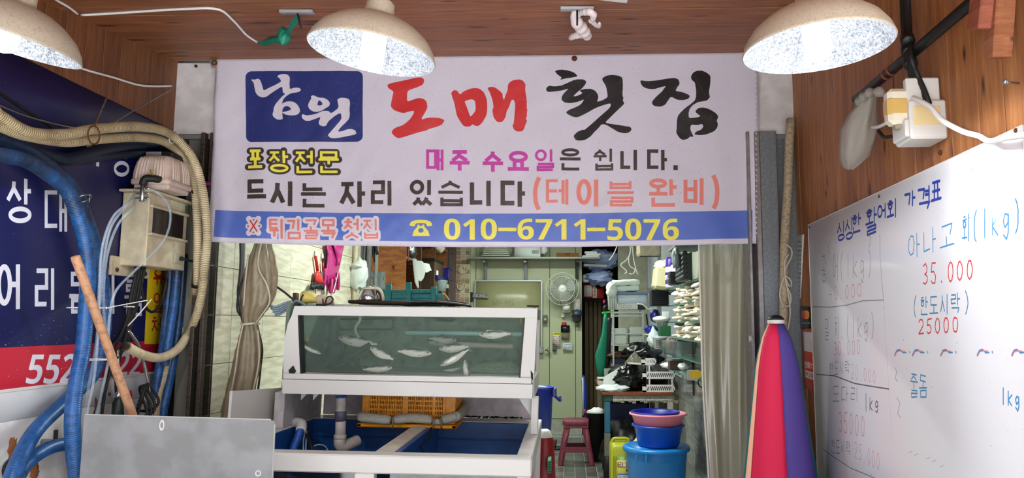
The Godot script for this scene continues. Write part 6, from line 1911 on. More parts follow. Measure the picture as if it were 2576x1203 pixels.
func fan():
	var o := thing("wall_fan", "white wall fan with a dusty cage on the cold-room wall", "fan")
	var c := W(1415, 727, 5.78)
	var R := 0.207
	var wm := mk(Color(0.84, 0.85, 0.8), 0.4)
	b(true)
	var nw := 60
	for i in nw:
		var a := TAU * i / nw
		var d := Vector3(cos(a), sin(a), 0)
		tube([c + d * 0.045 + Vector3(0, 0, 0.07), c + d * R * 0.6 + Vector3(0, 0, 0.062), c + d * R * 0.9 + Vector3(0, 0, 0.04), c + d * R], 0.0016, 5)
		tube([c + d * 0.05 - Vector3(0, 0, 0.06), c + d * R * 0.85 - Vector3(0, 0, 0.04), c + d * R], 0.0016, 5)
	obj("cage_wires", wm, o)
	o.get_child(0).set_meta("kind", "stuff")
	for q in [[R, 0.0, 0.0045], [R * 0.75, 0.054, 0.0025]]:
		b(true)
		var l := []
		for i in 49: l.append(c + Vector3(cos(TAU * i / 48) * q[0], sin(TAU * i / 48) * q[0], q[1]))
		tube(l, q[2], 7); obj("cage_ring", wm, o)
	b(true); lathe([Vector2(0.05, 0.062), Vector2(0.05, 0.072), Vector2(0.04, 0.08), Vector2(0.005, 0.083)], c, 28, Basis(Vector3.RIGHT, PI / 2)); obj("cap", wm, o)
	for k in 4:
		b(true)
		var a0 := TAU * k / 4 + 0.4
		sheet(func(s: float, t: float):
			var r := lerpf(0.035, R * 0.86, t)
			var a := a0 + (s - 0.5) * (0.9 + 0.5 * sin(t * PI))
			return c + Vector3(cos(a) * r, sin(a) * r, 0.02 - (s - 0.5) * 0.05), 8, 8, 0.002)
		obj("blade", clear(Color(0.55, 0.57, 0.52), 0.75, 0.4), o)
	b(true); cyl(c + Vector3(0, 0, -0.1), c + Vector3(0, 0, 0.0), 0.045, 18); obj("motor", wm, o)
	b(true)
	tube(spl([c + Vector3(0.02, -0.02, -0.09), c + Vector3(0.04, -0.14, -0.07), c + Vector3(0.05, -0.24, -0.06)], 0.02), 0.035, 14); blob(c + Vector3(0.05, -0.235, -0.05), Vector3(0.1, 0.09, 0.08), 0.0, 1); obj("base", wm, o)
	b(); bx(c + Vector3(0.05, -0.22, -0.12), Vector3(0.1, 0.16, 0.06), 0.012); obj("wall_plate", wm, o)
	done(o)

# ================= inside the shop, left and top of the tank
func vcur(rows: Array, folds: int, depth: float, w: float) -> Array:     # rows: y, left x, right x in pixels; a gathered curtain as rings
	var rings := []
	var nz := FastNoiseLite.new()
	nz.frequency = 0.7
	for i in rows.size():
		var l := W(rows[i][1], rows[i][0], w)
		var r := W(rows[i][2], rows[i][0], w)
		var ring := PackedVector3Array()
		var n := folds * 6
		for j in n:
			var a := -TAU * j / n
			var k := 1.0 + 0.16 * sin(a * folds + i * 0.25) + 0.12 * nz.get_noise_2d(j * 0.9, i * 0.8)
			ring.append((l + r) / 2 + Vector3(cos(a) * (r.x - l.x) / 2 * k, 0, sin(a) * depth * k * minf(1.0, (r.x - l.x) / 0.12)))
		rings.append(ring)
	rings.reverse()
	return rings
func interior_left():
	# gathered vinyl curtain
	var o := thing("vinyl_curtain", "brownish clear vinyl curtain gathered and tied with a cord, left of the tanks", "curtain")
	b(true)
	var rows := []
	for k in [[600, 648, 678], [640, 636, 688], [690, 620, 694], [730, 614, 690], [765, 612, 678], [795, 612, 656], [812, 612, 646], [820, 611, 646], [840, 608, 650], [880, 598, 652], [930, 586, 648], [980, 573, 636], [1030, 562, 616], [1070, 556, 604], [1200, 545, 598], [1400, 540, 590]]: rows.append(k)
	var dense := []
	for i in rows.size() - 1:
		for s in 4:
			dense.append([lerpf(rows[i][0], rows[i + 1][0], s / 4.0), lerpf(rows[i][1], rows[i + 1][1], s / 4.0), lerpf(rows[i][2], rows[i + 1][2], s / 4.0)])
	loft(vcur(dense, 7, 0.055, 0.12))
	var cm := mk(Color(0.58, 0.51, 0.41, 0.74), 0.3, 0, 0.3, 3)
	cm.transparency = BaseMaterial3D.TRANSPARENCY_ALPHA
	obj("curtain", cm, o)
	for s in ["660,600,.05 650,650,.06 652,680,.05 672,720,.05 678,760,.05 660,790,.05 642,815,.06", "612,815,.06 600,870,.05 592,930,.05 580,1000,.05 572,1060,.05", "625,640,.07 618,700,.07 613,770,.07", "648,830,.06 652,900,.06 640,970,.06 622,1030,.06"]:
		b(true); tube(spl(wpts(s, 0.06), 0.02), 0.0045, 7); obj("welt", mk(Color(0.72, 0.67, 0.58), 0.4), o)
	b(true)
	var c := W(629, 815, 0.12)
	var tp := []
	for i in 17: tp.append(c + Vector3(cos(TAU * i / 16) * 0.04, 0.003 * sin(i), sin(TAU * i / 16) * 0.055))
	tube(tp, 0.006, 7); obj("tie_cord", mk(Color(0.8, 0.77, 0.68), 0.7), o)
	done(o)
	for q in [["650,600 640,640 612,700 600,740 597,780 610,800", "black cable looping behind the gathered curtain, high on its left"], ["690,718 715,735 740,756", "black cable from the curtain to the tank's corner"], ["645,810 652,840 660,880 656,920 652,960 645,1010", "black cable hanging down the curtain's right side"], ["604,600 605,650 603,690 598,740 606,790 614,830", "thin black cable beside the curtain's left edge"]]:
		b(true); tube(spl(wpts(q[0], 0.2 if not q[0].begins_with("6") else 0.155), 0.02), 0.0055, 8)
		one("black_cable", q[1], "cable", M.rubber, "black cables round the curtain")
	b(true); tube([W(616, 400, 0.2), W(612, 600, 0.2), W(610, 660, 0.2), W(606, 790, 0.2)], 0.012, 10)
	one("conduit", "grey conduit running up behind the gathered curtain", "conduit", mk(Color(0.5, 0.52, 0.5), 0.5))
	# things hung on the stone tiles: placed on the wall x = -1.775
	var hx := func(px: float, py: float, off := 0.02) -> Vector3: return WX(px, py, -1.775 + off)
	var g1 := "hooks on the stone tiles"
	for q in [[794, 640, "white wall hook carrying the red dustpan brush"], [811, 647, "white wall hook right of the red dustpan"]]:
		b(true); blob(hx.call(q[0], q[1], 0.008), Vector3(0.016, 0.06, 0.03), 0.05, 3, 1, 14, 10); one("wall_hook", q[2], "hook", M.white, g1)
	o = thing("dust_brush", "red dustpan brush with black bristles hanging on the stone tiles", "brush")
	b(true); tube([hx.call(794, 645), hx.call(796, 660), hx.call(799, 682)], 0.011, 10); obj("handle", M.red, o)
	b(true)
	var fa := []
	for q in [[684, 796, 803, 0.012], [692, 794, 806, 0.014], [702, 793, 811, 0.016], [712, 793, 814, 0.016]]:
		var l: Vector3 = hx.call(q[1], q[0], 0.03)
		var r: Vector3 = hx.call(q[2], q[0], 0.03)
		var ring := PackedVector3Array()
		for j in 14:
			var a := TAU * j / 14
			ring.append((l + r) / 2 + (r - l) / 2 * cos(a) + Vector3(q[3], 0, 0) * sin(a))
		fa.append(ring)
	loft(fa); obj("head", M.red, o)
	b(true)
	for i in 26:
		var s := i / 25.0
		var p: Vector3 = hx.call(lerpf(788, 812, s), 711, 0.03 + 0.01 * sin(i * 2.0))
		var e: Vector3 = hx.call(lerpf(782, 814, s), 728 - 4 * sin(s * PI) + 3 * sin(i * 5.0), 0.03 + 0.02 * sin(i * 2.0))
		tube([p, (p + e) / 2, e], 0.008, 5)
	obj("bristles", M.black, o).set_meta("kind", "stuff")
	done(o)
	o = thing("peeler", "small dark tool with red handle hanging from the second hook", "tool")
	b(); bar(hx.call(812, 650), hx.call(812, 664), 0.012, 0.008); obj("ring_strap", M.black, o)
	b(true); tube([hx.call(812, 660), hx.call(813, 684)], 0.008, 8); obj("handle", mk(Color(0.6, 0.08, 0.08), 0.4), o)
	b(); bar(hx.call(810, 684), hx.call(809, 742), 0.014, 0.004); obj("blade", M.steel, o)
	done(o)
	o = thing("rubber_gloves", "pair of magenta rubber gloves hanging fingers down on the stone tiles", "gloves")
	var gm := mk(Color(0.66, 0.13, 0.42), 0.4)
	for q in [[0.03, "820,615,862 824,640,860 822,665,855 819,690,849 818,705,848", "846,705,849,725 838,708,843,728 829,707,834,730 821,703,826,732 817,690,814,722"], [0.055, "838,615,866 845,640,858 848,655,850 846,668,850", "843,712,838,738 834,716,830,738 850,700,850,730"]]:
		b(true)
		var rg := []
		for k in q[1].split(" "):
			var f: PackedStringArray = k.split(",")
			var l: Vector3 = hx.call(float(f[0]), float(f[1]), q[0])
			var r: Vector3 = hx.call(float(f[2]), float(f[1]), q[0])
			var ring := PackedVector3Array()
			for j in 16:
				var a := TAU * j / 16
				ring.append((l + r) / 2 + (r - l) / 2 * cos(a) + Vector3(0.016 * (1 + 0.2 * sin(j * 2.0)), 0, 0) * sin(a))
			rg.append(ring)
		loft(rg)
		for k in q[2].split(" "):
			var f: PackedStringArray = k.split(",")
			var p: Vector3 = hx.call(float(f[0]), float(f[1]) - 14, q[0])
			var e: Vector3 = hx.call(float(f[2]), float(f[3]), q[0])
			tube(spl([p, p.lerp(e, 0.5) + Vector3(0.004, 0, 0), e], 0.01), func(s): return 0.0135 * (1.0 - 0.5 * maxf(0, s - 0.8) * 5 * 0.6), 9)
		obj("glove", gm, o)
	done(o)
	b(true); tube(spl([hx.call(850, 686, 0.07), hx.call(846, 705, 0.07), hx.call(837, 737, 0.07)], 0.01), 0.004, 6)
	one("stick", "thin pale stick hanging in front of the magenta gloves", "stick", mk(Color(0.8, 0.74, 0.7), 0.6))
	o = thing("water_pipe", "vertical beige pipe on the stone tiles, right of the gloves", "pipe")
	b(true); cyl(hx.call(896, 590, 0.03), hx.call(891, 770, 0.03), 0.017, 14); obj("pipe", M.beige, o); done(o)
	o = thing("wrapped_valve", "bulky white plastic bag wrapped round the beige pipe", "bag")
	b(true); blob(hx.call(903, 690, 0.06), Vector3(0.15, 0.27, 0.13), 0.14, 6, 1.4, 22, 16); obj("bag", mk(Color(0.82, 0.85, 0.83), 0.4), o)
	b(true); cyl(hx.call(899, 667, 0.06), hx.call(898, 674, 0.06), 0.04, 14); obj("cap", M.white, o)
	b(true); tube(spl([hx.call(912, 720, 0.07), hx.call(910, 735, 0.07), hx.call(902, 752, 0.06), hx.call(897, 756, 0.05)], 0.01), 0.005, 7); obj("lead", M.rubber, o)
	done(o)
	# things on top of the display tank
	var yt := 1.524
	o = thing("yellow_brush", "yellow scrubbing brush with a beige handle lying on the display tank", "brush", "", TF)
	var fy := func(px: float, py: float, w: float) -> Vector3: return TW(px, py, w)
	b(true)
	var r2 := []
	for q in [[762, 750, 0.058, 0.05], [775, 748, 0.055, 0.05], [790, 751, 0.044, 0.045], [800, 755, 0.03, 0.035]]:
		var cc: Vector3 = fy.call(q[0], q[1], 0.2)
		var ring := PackedVector3Array()
		for j in 18:
			var a := TAU * j / 18
			ring.append(cc + Vector3(0, sin(a) * q[2] * 0.6, cos(a) * q[3]))
		r2.append(ring)
	loft(r2); obj("head", mk(Color(0.86, 0.77, 0.42), 0.7), o)
	b(true); tube(spl([fy.call(798, 756, 0.2), fy.call(815, 756, 0.2), fy.call(830, 758, 0.2), fy.call(838, 757, 0.2)], 0.01), func(s): return 0.026 + 0.005 * sin(s * 6), 14); obj("handle", mk(Color(0.8, 0.72, 0.64), 0.6), o)
	b(true)
	for q in ["818,770 822,750 832,746 838,754 830,764 815,767 795,767", "812,752 813,760 814,768", "756,757 759,748 763,741"]: tube(spl(tpts(q, 0.14), 0.008), 0.004, 6)
	obj("cord", M.black, o)
	done(o)
	o = thing("hose_coil", "coil of clear bluish hose hooked over the tank's left corner", "hose", "", TF)
	for k in 5:
		b(true); tube(spl(tpts("%d,%d %d,%d %d,%d %d,%d %d,%d" % [770 - k * 4, 768 + k, 745, 757 + k * 2, 718, 762 + k * 5, 690 + k * 3, 772 + k * 5, 672 + k * 5, 760 + k * 8], 0.16 + k * 0.012), 0.012), 0.006, 8); obj("loop", mk(Color(0.55, 0.62, 0.68), 0.3), o)
	b(); bx(TW(742, 767, 0.12), Vector3(0.05, 0.012, 0.05)); obj("clamp", M.black, o)
	done(o)
	b(true); bb(Vector3(TW(738, 760, 0.3).x, 1.523, -0.33), Vector3(TW(747, 760, 0.3).x, TW(740, 737, 0.3).y, -0.28))
	one("wood_block", "small brown wooden block behind the hose coil", "block", mk(Color(0.36, 0.2, 0.1), 0.8), "", TF)
	o = thing("chopping_board", "dark stained chopping board lying on the display tank under the kettle", "board", "", TF)
	b(true)
	var p0 := TW(874, 766, 0.16)
	var p1 := TW(1045, 768, 0.16)
	bx(Vector3((p0.x + p1.x) / 2, yt + 0.009, -0.33), Vector3(p1.x - p0.x, 0.018, 0.34), 0.01)
	obj("board", wood(Color(0.2, 0.13, 0.09), 0.3, 0.7, 1, 3), o); done(o)
	# kettle
	o = thing("kettle", "small stainless steel kettle with cream lid and handle on the dark board", "kettle", "", TF)
	var kc := TW(927, 755, 0.3)
	kc.y = yt + 0.0185
	var KB := Basis.from_scale(Vector3.ONE * 0.76)
	b(true); lathe([Vector2(0.072, 0), Vector2(0.075, 0.006), Vector2(0.066, 0.04), Vector2(0.052, 0.075), Vector2(0.047, 0.082)], kc, 32, KB, 1, 1, true); obj("body", M.chrome, o)
	b(true); lathe([Vector2(0.05, 0.08), Vector2(0.05, 0.088), Vector2(0.03, 0.096), Vector2(0.012, 0.1), Vector2(0.01, 0.104)], kc, 28, KB, 1, 1, true); obj("lid", M.beige, o)
	b(true); tube(spl([kc + KB * Vector3(-0.045, 0.07, 0), kc + KB * Vector3(-0.065, 0.086, 0), kc + KB * Vector3(-0.075, 0.088, 0)], 0.006), func(s): return 0.010 - 0.004 * s, 10); obj("spout", M.chrome, o)
	b(true); tube(spl([kc + KB * Vector3(0.03, 0.092, 0), kc + KB * Vector3(0.065, 0.086, 0), kc + KB * Vector3(0.09, 0.06, 0), kc + KB * Vector3(0.102, 0.02, 0), kc + KB * Vector3(0.1, 0.0, 0)], 0.008), 0.0075, 12); obj("handle", M.beige, o)
	b(true); tube(spl([kc + KB * Vector3(0.052, 0.07, 0), kc + KB * Vector3(0.078, 0.05, 0), kc + KB * Vector3(0.088, 0.015, 0), kc + KB * Vector3(0.074, 0.006, 0)], 0.008), 0.006, 10); obj("handle_lining", M.black, o)
	done(o)
	# fishing net lying on the tank
	o = thing("landing_net", "dark green knotted net heaped on the display tank, right of the kettle", "net", "", TF)
	b(true)
	for i in 26:
		var l := []
		for k in 9:
			var s := k / 8.0
			var px := lerpf(1020, 1180, s)
			var top := 768.0 - 11.0 * sin(PI * s) * (0.5 + 0.5 * sin(i * 1.7 + 2)) 
			l.append(TW(px + 6 * sin(i * 2.1 + k), top, 0.14 + 0.012 * i) + Vector3(0, 0.004 * sin(i * 3.1 + k * 2.0), 0))
		tube(spl(l, 0.03), 0.0035, 5)
	for i in 46:
		var px := 1024 + i * 3.4
		var l := []
		for k in 7: l.append(TW(px + 5 * sin(k * 2.0 + i), 768 - 10 * sin(PI * (px - 1020) / 160) * (0.5 + 0.5 * sin(k * 1.7)), 0.14 + 0.05 * k))
		tube(spl(l, 0.03), 0.003, 5)
	obj("netting", mk(Color(0.02, 0.06, 0.045), 0.7), o).set_meta("kind", "stuff")
	b(true); tube(spl(tpts("1035,762,.13 1090,760,.13 1150,765,.13 1186,771,.13", 0.13), 0.03), 0.006, 8); obj("frame", M.black, o)
	b(true)
	for i in 9:
		tube(spl(tpts("%d,800,.2 %d,806,.2 %d,809,.22 %d,803,.24" % [1090 + i * 2, 1100 + i * 3, 1120 + i * 2, 1140 + i], 0.2), 0.015), 0.003, 5)
	for i in 8: tube(tpts("%d,800,.21 %d,808,.22" % [1094 + i * 6, 1098 + i * 6], 0.2), 0.003, 5)
	obj("dipping_mesh", mk(Color(0.03, 0.05, 0.04), 0.7), o).set_meta("kind", "stuff")
	done(o)
	# teal taped rack
	o = thing("teal_rack", "bundle of slats wrapped in teal tape standing behind the kettle and net", "rack")
	for q in [[958, 1058, 1090, 730, 737], [962, 0, 1115, 741, 750], [960, 0, 1085, 752, 756]]:
		var a := W(q[0], (q[3] + q[4]) / 2.0, 0.95)
		var e := W(q[2], (q[3] + q[4]) / 2.0, 0.95)
		b(); bar(a, e, 0.02, (q[4] - q[3]) / 1850.0 * 6.2, 0.003); obj("slat", M.teal, o)
	for q in [[978, 716, 14], [1028, 711, 14], [1092, 722, 14]]:
		b(); var a := W(q[0], q[1], 0.94); var e := W(q[0], 762, 0.94); bar(a, e, 0.034, 0.028, 0.003, Vector3(0, 0, 1)); obj("upright", M.teal, o)
	b(); bar(W(983, 716, 0.94), W(984, 708, 0.94), 0.006, 0.01, 0.001, Vector3(0, 0, 1)); obj("tape_end", M.teal, o)
	b(); bb(Vector3(W(962, 760, 0.95).x, 0.0, -4.66), Vector3(W(1112, 760, 0.95).x, W(1000, 760, 0.95).y, -4.56)); obj("stand", M.teal, o)
	done(o)
	# alcove: post, grey box, pipes, cabinet
	o = thing("steel_post", "grey steel door post at the end of the stone tiles", "post")
	b(); bb(Vector3(-1.785, 0, -6.46), Vector3(-1.76, 2.66, -6.40)); bb(Vector3(-1.745, 0, -6.46), Vector3(-1.72, 2.66, -6.40)); bb(Vector3(-1.785, 0, -6.47), Vector3(-1.72, 2.66, -6.45)); obj("post", M.steel, o); done(o)
	o = thing("fuse_box", "grey wall fuse box with conduits, beside the steel post", "electrical box")
	var f0 := W(931, 728, 3.1)
	var f1 := W(963, 683, 3.1)
	b(); bb(Vector3(f0.x, f0.y, f0.z - 0.1), Vector3(f1.x, f1.y, f0.z), 0.006); obj("body", mk(Color(0.52, 0.56, 0.56), 0.5), o)
	b(true); cyl(Vector3((f0.x + f1.x) / 2, f0.y, f0.z + 0.02), Vector3((f0.x + f1.x) / 2, f1.y + 0.35, f0.z + 0.02), 0.016, 12); obj("conduit", mk(Color(0.6, 0.62, 0.6), 0.5), o)
	b()
	for y in [0.03, 0.12]: bx(Vector3((f0.x + f1.x) / 2, f0.y + y, f0.z + 0.02), Vector3(0.05, 0.02, 0.03))
	obj("clip", M.alu, o)
	b(true); tube(spl([W(945, 660, 3.08), W(940, 640, 3.08), W(938, 600, 3.08)], 0.02), 0.014, 9); tube(spl([W(950, 640, 3.06), W(946, 625, 3.06), W(948, 600, 3.06)], 0.02), 0.014, 9); obj("hose", M.rubber, o)
	b(); bx(Vector3(f1.x + 0.008, f1.y - 0.06, f0.z - 0.03), Vector3(0.016, 0.03, 0.02)); obj("latch", M.alu, o)
	done(o)
	o = thing("cabinet", "tall open wooden cabinet whose side panel faces the street, left of the mosaic wall", "cabinet")
	var cw := wood(Color(0.78, 0.54, 0.3), 0.6, 0.5, 1.2, 0.8)
	var cw2 := wood(Color(0.52, 0.35, 0.2), 0.9, 0.6, 1.2, 0.8)
	var z0 := -7.05
	var z1 := -9.55
	b(); bb(Vector3(-1.99, 0, z0 - 0.02), Vector3(-1.543, 2.62, z0)); obj("side_panel", cw, o)
	b(); bb(Vector3(-1.99, 0, z1), Vector3(-1.56, 2.62, z1 + 0.02)); obj("side_panel", cw, o)
	b(); bb(Vector3(-2.0, 0, z1), Vector3(-1.98, 2.62, z0)); obj("back_board", cw2, o)
	for y in [0.4, 1.0, 1.3, 2.06, 2.35]:
		b(); bb(Vector3(-1.98, y, z1 + 0.02), Vector3(-1.545, y + 0.025, z0 - 0.02)); obj("shelf", cw, o)
	for z in [-7.9, -8.75]:
		b(); bb(Vector3(-1.98, 0.4, z), Vector3(-1.56, 2.62, z + 0.02)); obj("partition", cw2, o)
	done(o)
	var sp := func(px: float, py: float, off := 0.0) -> Vector3: return WX(px, py, -1.543 + off)
	o = thing("white_cloth", "white cloth draped over the cabinet's shelf edge", "cloth")
	b(true)
	sheet(func(s: float, t: float):
		var p: Vector3 = sp.call(lerpf(1038, 1075, s), lerpf(650, 664, s), 0.02)
		return p + Vector3(0.02 * sin(s * 14) + 0.03 * t, -t * (0.16 + 0.1 * sin(s * 5.0 + 0.8) + 0.04 * sin(s * 17)), 0), 30, 14, 0.006)
	obj("cloth", mk(Color(0.83, 0.85, 0.82), 0.9), o); done(o)
	o = thing("black_bag", "black shiny bag on the cabinet's upper shelf above the white cloth", "bag")
	b(true); blob(sp.call(1031, 636, -0.05), Vector3(0.12, 0.24, 0.35), 0.15, 4); obj("bag", mk(Color(0.06, 0.06, 0.07), 0.3), o); done(o)
	b(); var rb: Vector3 = sp.call(1025, 630, -0.02); bx(rb + Vector3(0, 0, 0.03), Vector3(0.04, 0.22, 0.05)); one("red_box", "red edge of a box beside the black bag in the cabinet", "box", mk(Color(0.45, 0.1, 0.09), 0.5))
	o = thing("dark_carton", "dark brown carton with a black lid and white label in the cabinet", "box")
	var d0: Vector3 = sp.call(1072, 700, -0.1)
	b(); bx(d0, Vector3(0.3, 0.36, 0.6)); obj("carton", mk(Color(0.3, 0.22, 0.16), 0.7), o)
	b(); bx(d0 + Vector3(0, 0.19, 0), Vector3(0.31, 0.035, 0.61)); obj("lid", M.black, o)
	b(); bx(d0 + Vector3(0.151, 0.03, 0.12), Vector3(0.002, 0.1, 0.12)); obj("label", M.paper, o)
	done(o)
	o = thing("blue_basket", "dark blue plastic basket in the cabinet near the mosaic wall", "basket")
	var n0: Vector3 = sp.call(1098, 700, 0.02)
	b(); bx(n0, Vector3(0.14, 0.04, 0.55), 0.01); bx(n0 + Vector3(0.02, 0.07, -0.3), Vector3(0.16, 0.14, 0.04), 0.01, Basis(Vector3.RIGHT, -0.25)); bx(n0 + Vector3(0.03, 0.13, -0.34), Vector3(0.17, 0.03, 0.06), 0.01); obj("basket", mk(Color(0.08, 0.06, 0.4), 0.4), o)
	done(o)
	o = thing("clear_tub", "clear plastic tub under the blue basket in the cabinet", "tub")
	b(true); lathe([Vector2(0.1, 0), Vector2(0.13, 0.12), Vector2(0.135, 0.125)], n0 + Vector3(0.02, -0.15, -0.1), 22, Basis(), 0.7, 1.4, true); obj("tub", clear(Color(0.75, 0.85, 0.85), 0.6, 0.3), o); done(o)
	b(); bx(sp.call(1120, 720, 0.02), Vector3(0.06, 0.05, 0.2)); one("small_box", "small white and red box at the cabinet's right end", "box", M.paper)
	b(true); tube(spl([sp.call(1112, 735, 0.06), sp.call(1122, 745, 0.08), sp.call(1130, 757, 0.1), sp.call(1133, 765, 0.1)], 0.02), 0.011, 8); one("pale_cable", "thick pale cord hanging at the cabinet's right end", "cable", M.beige)
	b(true); blob(sp.call(1103, 624, 0.0), Vector3(0.14, 0.12, 0.2), 0.2, 9); one("white_bundle", "crumpled white bundle on the cabinet's top shelf", "cloth", M.cloth)
	# grey post and the mosaic strip
	o = thing("frame_post", "brownish grey upright with screw holes between cabinet and mosaic tiles", "post")
	var m0 := W(1128, 690, 5.84)
	var m1 := W(1146, 690, 5.84)
	b(); bb(Vector3(m0.x, 0, m0.z - 0.08), Vector3(m1.x, 2.66, m0.z)); obj("post", mk(Color(0.42, 0.36, 0.34), 0.6, 0, 0.3, 3), o)
	for y in [2.33, 2.12, 1.98, 1.68]:
		b(true); cyl(Vector3(m0.x + 0.04, y, m0.z), Vector3(m0.x + 0.04, y, m0.z + 0.004), 0.008, 8); obj("screw_hole", M.dark, o)
	done(o)
	o = structure("wall_mosaic")
	var t0 := W(1146, 690, 5.84)
	var t1 := W(1182, 690, 5.84)
	slab(o, "grout", Vector3(t0.x, 0, t0.z - 0.1), Vector3(t1.x, 2.66, t0.z - 0.003), mk(Color(0.8, 0.79, 0.68), 0.8))
	var tc := [Color(0.72, 0.5, 0.43), Color(0.66, 0.66, 0.53), Color(0.8, 0.77, 0.64), Color(0.57, 0.5, 0.44), Color(0.74, 0.71, 0.58), Color(0.56, 0.58, 0.5)]
	var tms := []
	for c2 in tc: tms.append(mk(c2, 0.35, 0, 0.3, 5))
	var tw := (t1.x - t0.x) / 3
	b(); bx(Vector3.ZERO, Vector3(tw - 0.008, tw - 0.008, 0.01), 0.002)
	var tme := mesh()
	for i in 3:
		for j in 17:
			var t := put("tile", tme, tms[(i * 2 + j * 3 + (i * j) % 4) % 6], o)
			t.position = Vector3(t0.x + (i + 0.5) * tw, 1.42 + j * tw, t0.z)
	o = thing("wall_motif", "pale raised swirl ornament on the mosaic tiles, upper one", "ornament", "ornaments on the mosaic")
	b(true)
	for k in 2:
		var l := []
		for i in 12: l.append(W(1163, 678, 5.83) + Vector3(cos(i * 0.6) * (0.03 + 0.003 * i) , sin(i * 0.6) * (0.03 + 0.003 * i), 0.004 * k))
		tube(spl(l, 0.01), 0.008, 6)
	obj("swirl", mk(Color(0.75, 0.73, 0.62), 0.5), o); done(o)
	dup(o, W(1159, 719, 5.83) - W(1163, 678, 5.83), "pale raised swirl ornament on the mosaic tiles, lower one", 0.0)

# ================= the right side of the shop
func basin(c: Vector3, r0: float, r1: float, h: float, lip := 0.012) -> void:
	b(true)
	lathe([Vector2(0.01, 0.004), Vector2(r0 * 0.96, 0.004), Vector2(r0, 0.012), Vector2(r1, h - 0.012), Vector2(r1 + lip * 1.4, h - 0.004), Vector2(r1 + lip * 1.4, h + 0.006), Vector2(r1 + lip * 0.5, h + 0.01), Vector2(r1 - 0.006, h), Vector2(r0 - 0.008, 0.016), Vector2(0.01, 0.012)], c, 48)
func interior_right():
	# stacked tubs at the front
	var cz := FZ - 2.15
	var c := Vector3(0.66, 0, cz)
	c.x = W(1651, 1150, 2.15).x
	var yl := W(1651, 1122, 2.15).y
	var lidm := mk(Color(0.05, 0.45, 0.74), 0.35)
	var o := thing("tub", "big blue plastic tub with a lid, under the two basins", "tub")
	b(true); lathe([Vector2(0.01, 0.0), Vector2(0.19, 0.0), Vector2(0.2, 0.01), Vector2(0.228, yl - 0.1), Vector2(0.231, yl - 0.095), Vector2(0.231, yl - 0.08), Vector2(0.234, yl - 0.02)], c, 48); obj("body", lidm, o)
	b(true); lathe([Vector2(0.238, yl - 0.03), Vector2(0.256, yl - 0.028), Vector2(0.26, yl - 0.012), Vector2(0.252, yl + 0.004), Vector2(0.225, yl + 0.008), Vector2(0.2, yl - 0.004), Vector2(0.17, yl - 0.002), Vector2(0.165, yl + 0.006), Vector2(0.01, yl + 0.006)], c, 56); obj("lid", lidm, o)
	for x in [1601, 1626]:
		b(); var p := W(x, 1150, 2.15 - 0.235); bx(Vector3(p.x, yl - 0.055, p.z + 0.0), Vector3(0.014, 0.05, 0.014)); obj("lug", lidm, o)
	done(o)
	var y2 := yl + 0.007
	basin(c + Vector3(0.015, y2, 0.03), 0.158, 0.187, 0.155)
	one("basin", "deep blue plastic basin standing on the lid of the big tub", "basin", mk(Color(0.03, 0.27, 0.7), 0.3), "stacked basins")
	basin(c + Vector3(0.014, y2 + 0.125, 0.03), 0.17, 0.202, 0.115, 0.014)
	one("basin", "pink plastic basin on top of the deep blue one", "basin", mk(Color(0.86, 0.5, 0.58), 0.4), "stacked basins")
	basin(c + Vector3(-0.008, y2 + 0.17, 0.03), 0.15, 0.18, 0.08, 0.006)
	one("basin", "dark blue basin nested inside the pink one, only its rim showing", "basin", mk(Color(0.05, 0.07, 0.5), 0.4), "stacked basins")
	# jerrycan
	o = thing("jerrycan", "yellow-green plastic oil can with a printed label, left of the big blue tub", "can")
	var j0 := W(1537, 1200, 2.25)
	var j1 := W(1592, 1116, 2.25)
	b(true)
	var rings := []
	for q in [[0.0, 0.95], [0.012, 1.0], [j1.y - 0.06, 1.0], [j1.y - 0.03, 0.96], [j1.y - 0.012, 0.84], [j1.y - 0.008, 0.7]]:
		var ring := PackedVector3Array()
		for p in rrect((j1.x - j0.x) * q[1], 0.26 * q[1], 0.03, 6): ring.append(Vector3((j0.x + j1.x) / 2 + p.x, q[0], j0.z - 0.14 - p.y))
		rings.append(ring)
	loft(rings); obj("body", mk(Color(0.62, 0.62, 0.08), 0.35), o)
	var hx := (j0.x + j1.x) / 2
	b(true); tube(spl([Vector3(j0.x + 0.02, j1.y - 0.025, j0.z - 0.14), Vector3(j0.x + 0.03, j1.y + 0.012, j0.z - 0.14), Vector3(hx, j1.y + 0.016, j0.z - 0.14), Vector3(j1.x - 0.03, j1.y + 0.012, j0.z - 0.14), Vector3(j1.x - 0.02, j1.y - 0.025, j0.z - 0.14)], 0.012), 0.014, 10); obj("handle", mk(Color(0.62, 0.62, 0.08), 0.35), o)
	for k in 3:
		b(); bx(Vector3(j0.x + 0.018 + k * 0.012, 0.3, j0.z - 0.008), Vector3(0.005, 0.22, 0.01)); obj("rib", mk(Color(0.66, 0.66, 0.1), 0.35), o)
	var im := Image.create(160, 320, false, Image.FORMAT_RGB8)
	im.fill(Color(0.72, 0.7, 0.3))
	im.fill_rect(Rect2i(0, 0, 160, 40), Color(0.35, 0.5, 0.15))
	fill(im, [rrect(150, 70, 20, 5, Vector2(80, 90))], Color(0.62, 0.4, 0.2))
	for k in 3: glyph(im, rq(20 + k * 42, 60, 58 + k * 42, 110), "식용유"[k], 13.0, Color(0.2, 0.1, 0.08), true)
	for k in 3: glyph(im, rq(20 + k * 42, 60, 58 + k * 42, 110), "식용유"[k], 6.0, Color(0.95, 0.93, 0.85))
	fill(im, [rrect(50, 40, 16, 5, Vector2(120, 150))], Color(0.6, 0.1, 0.08))
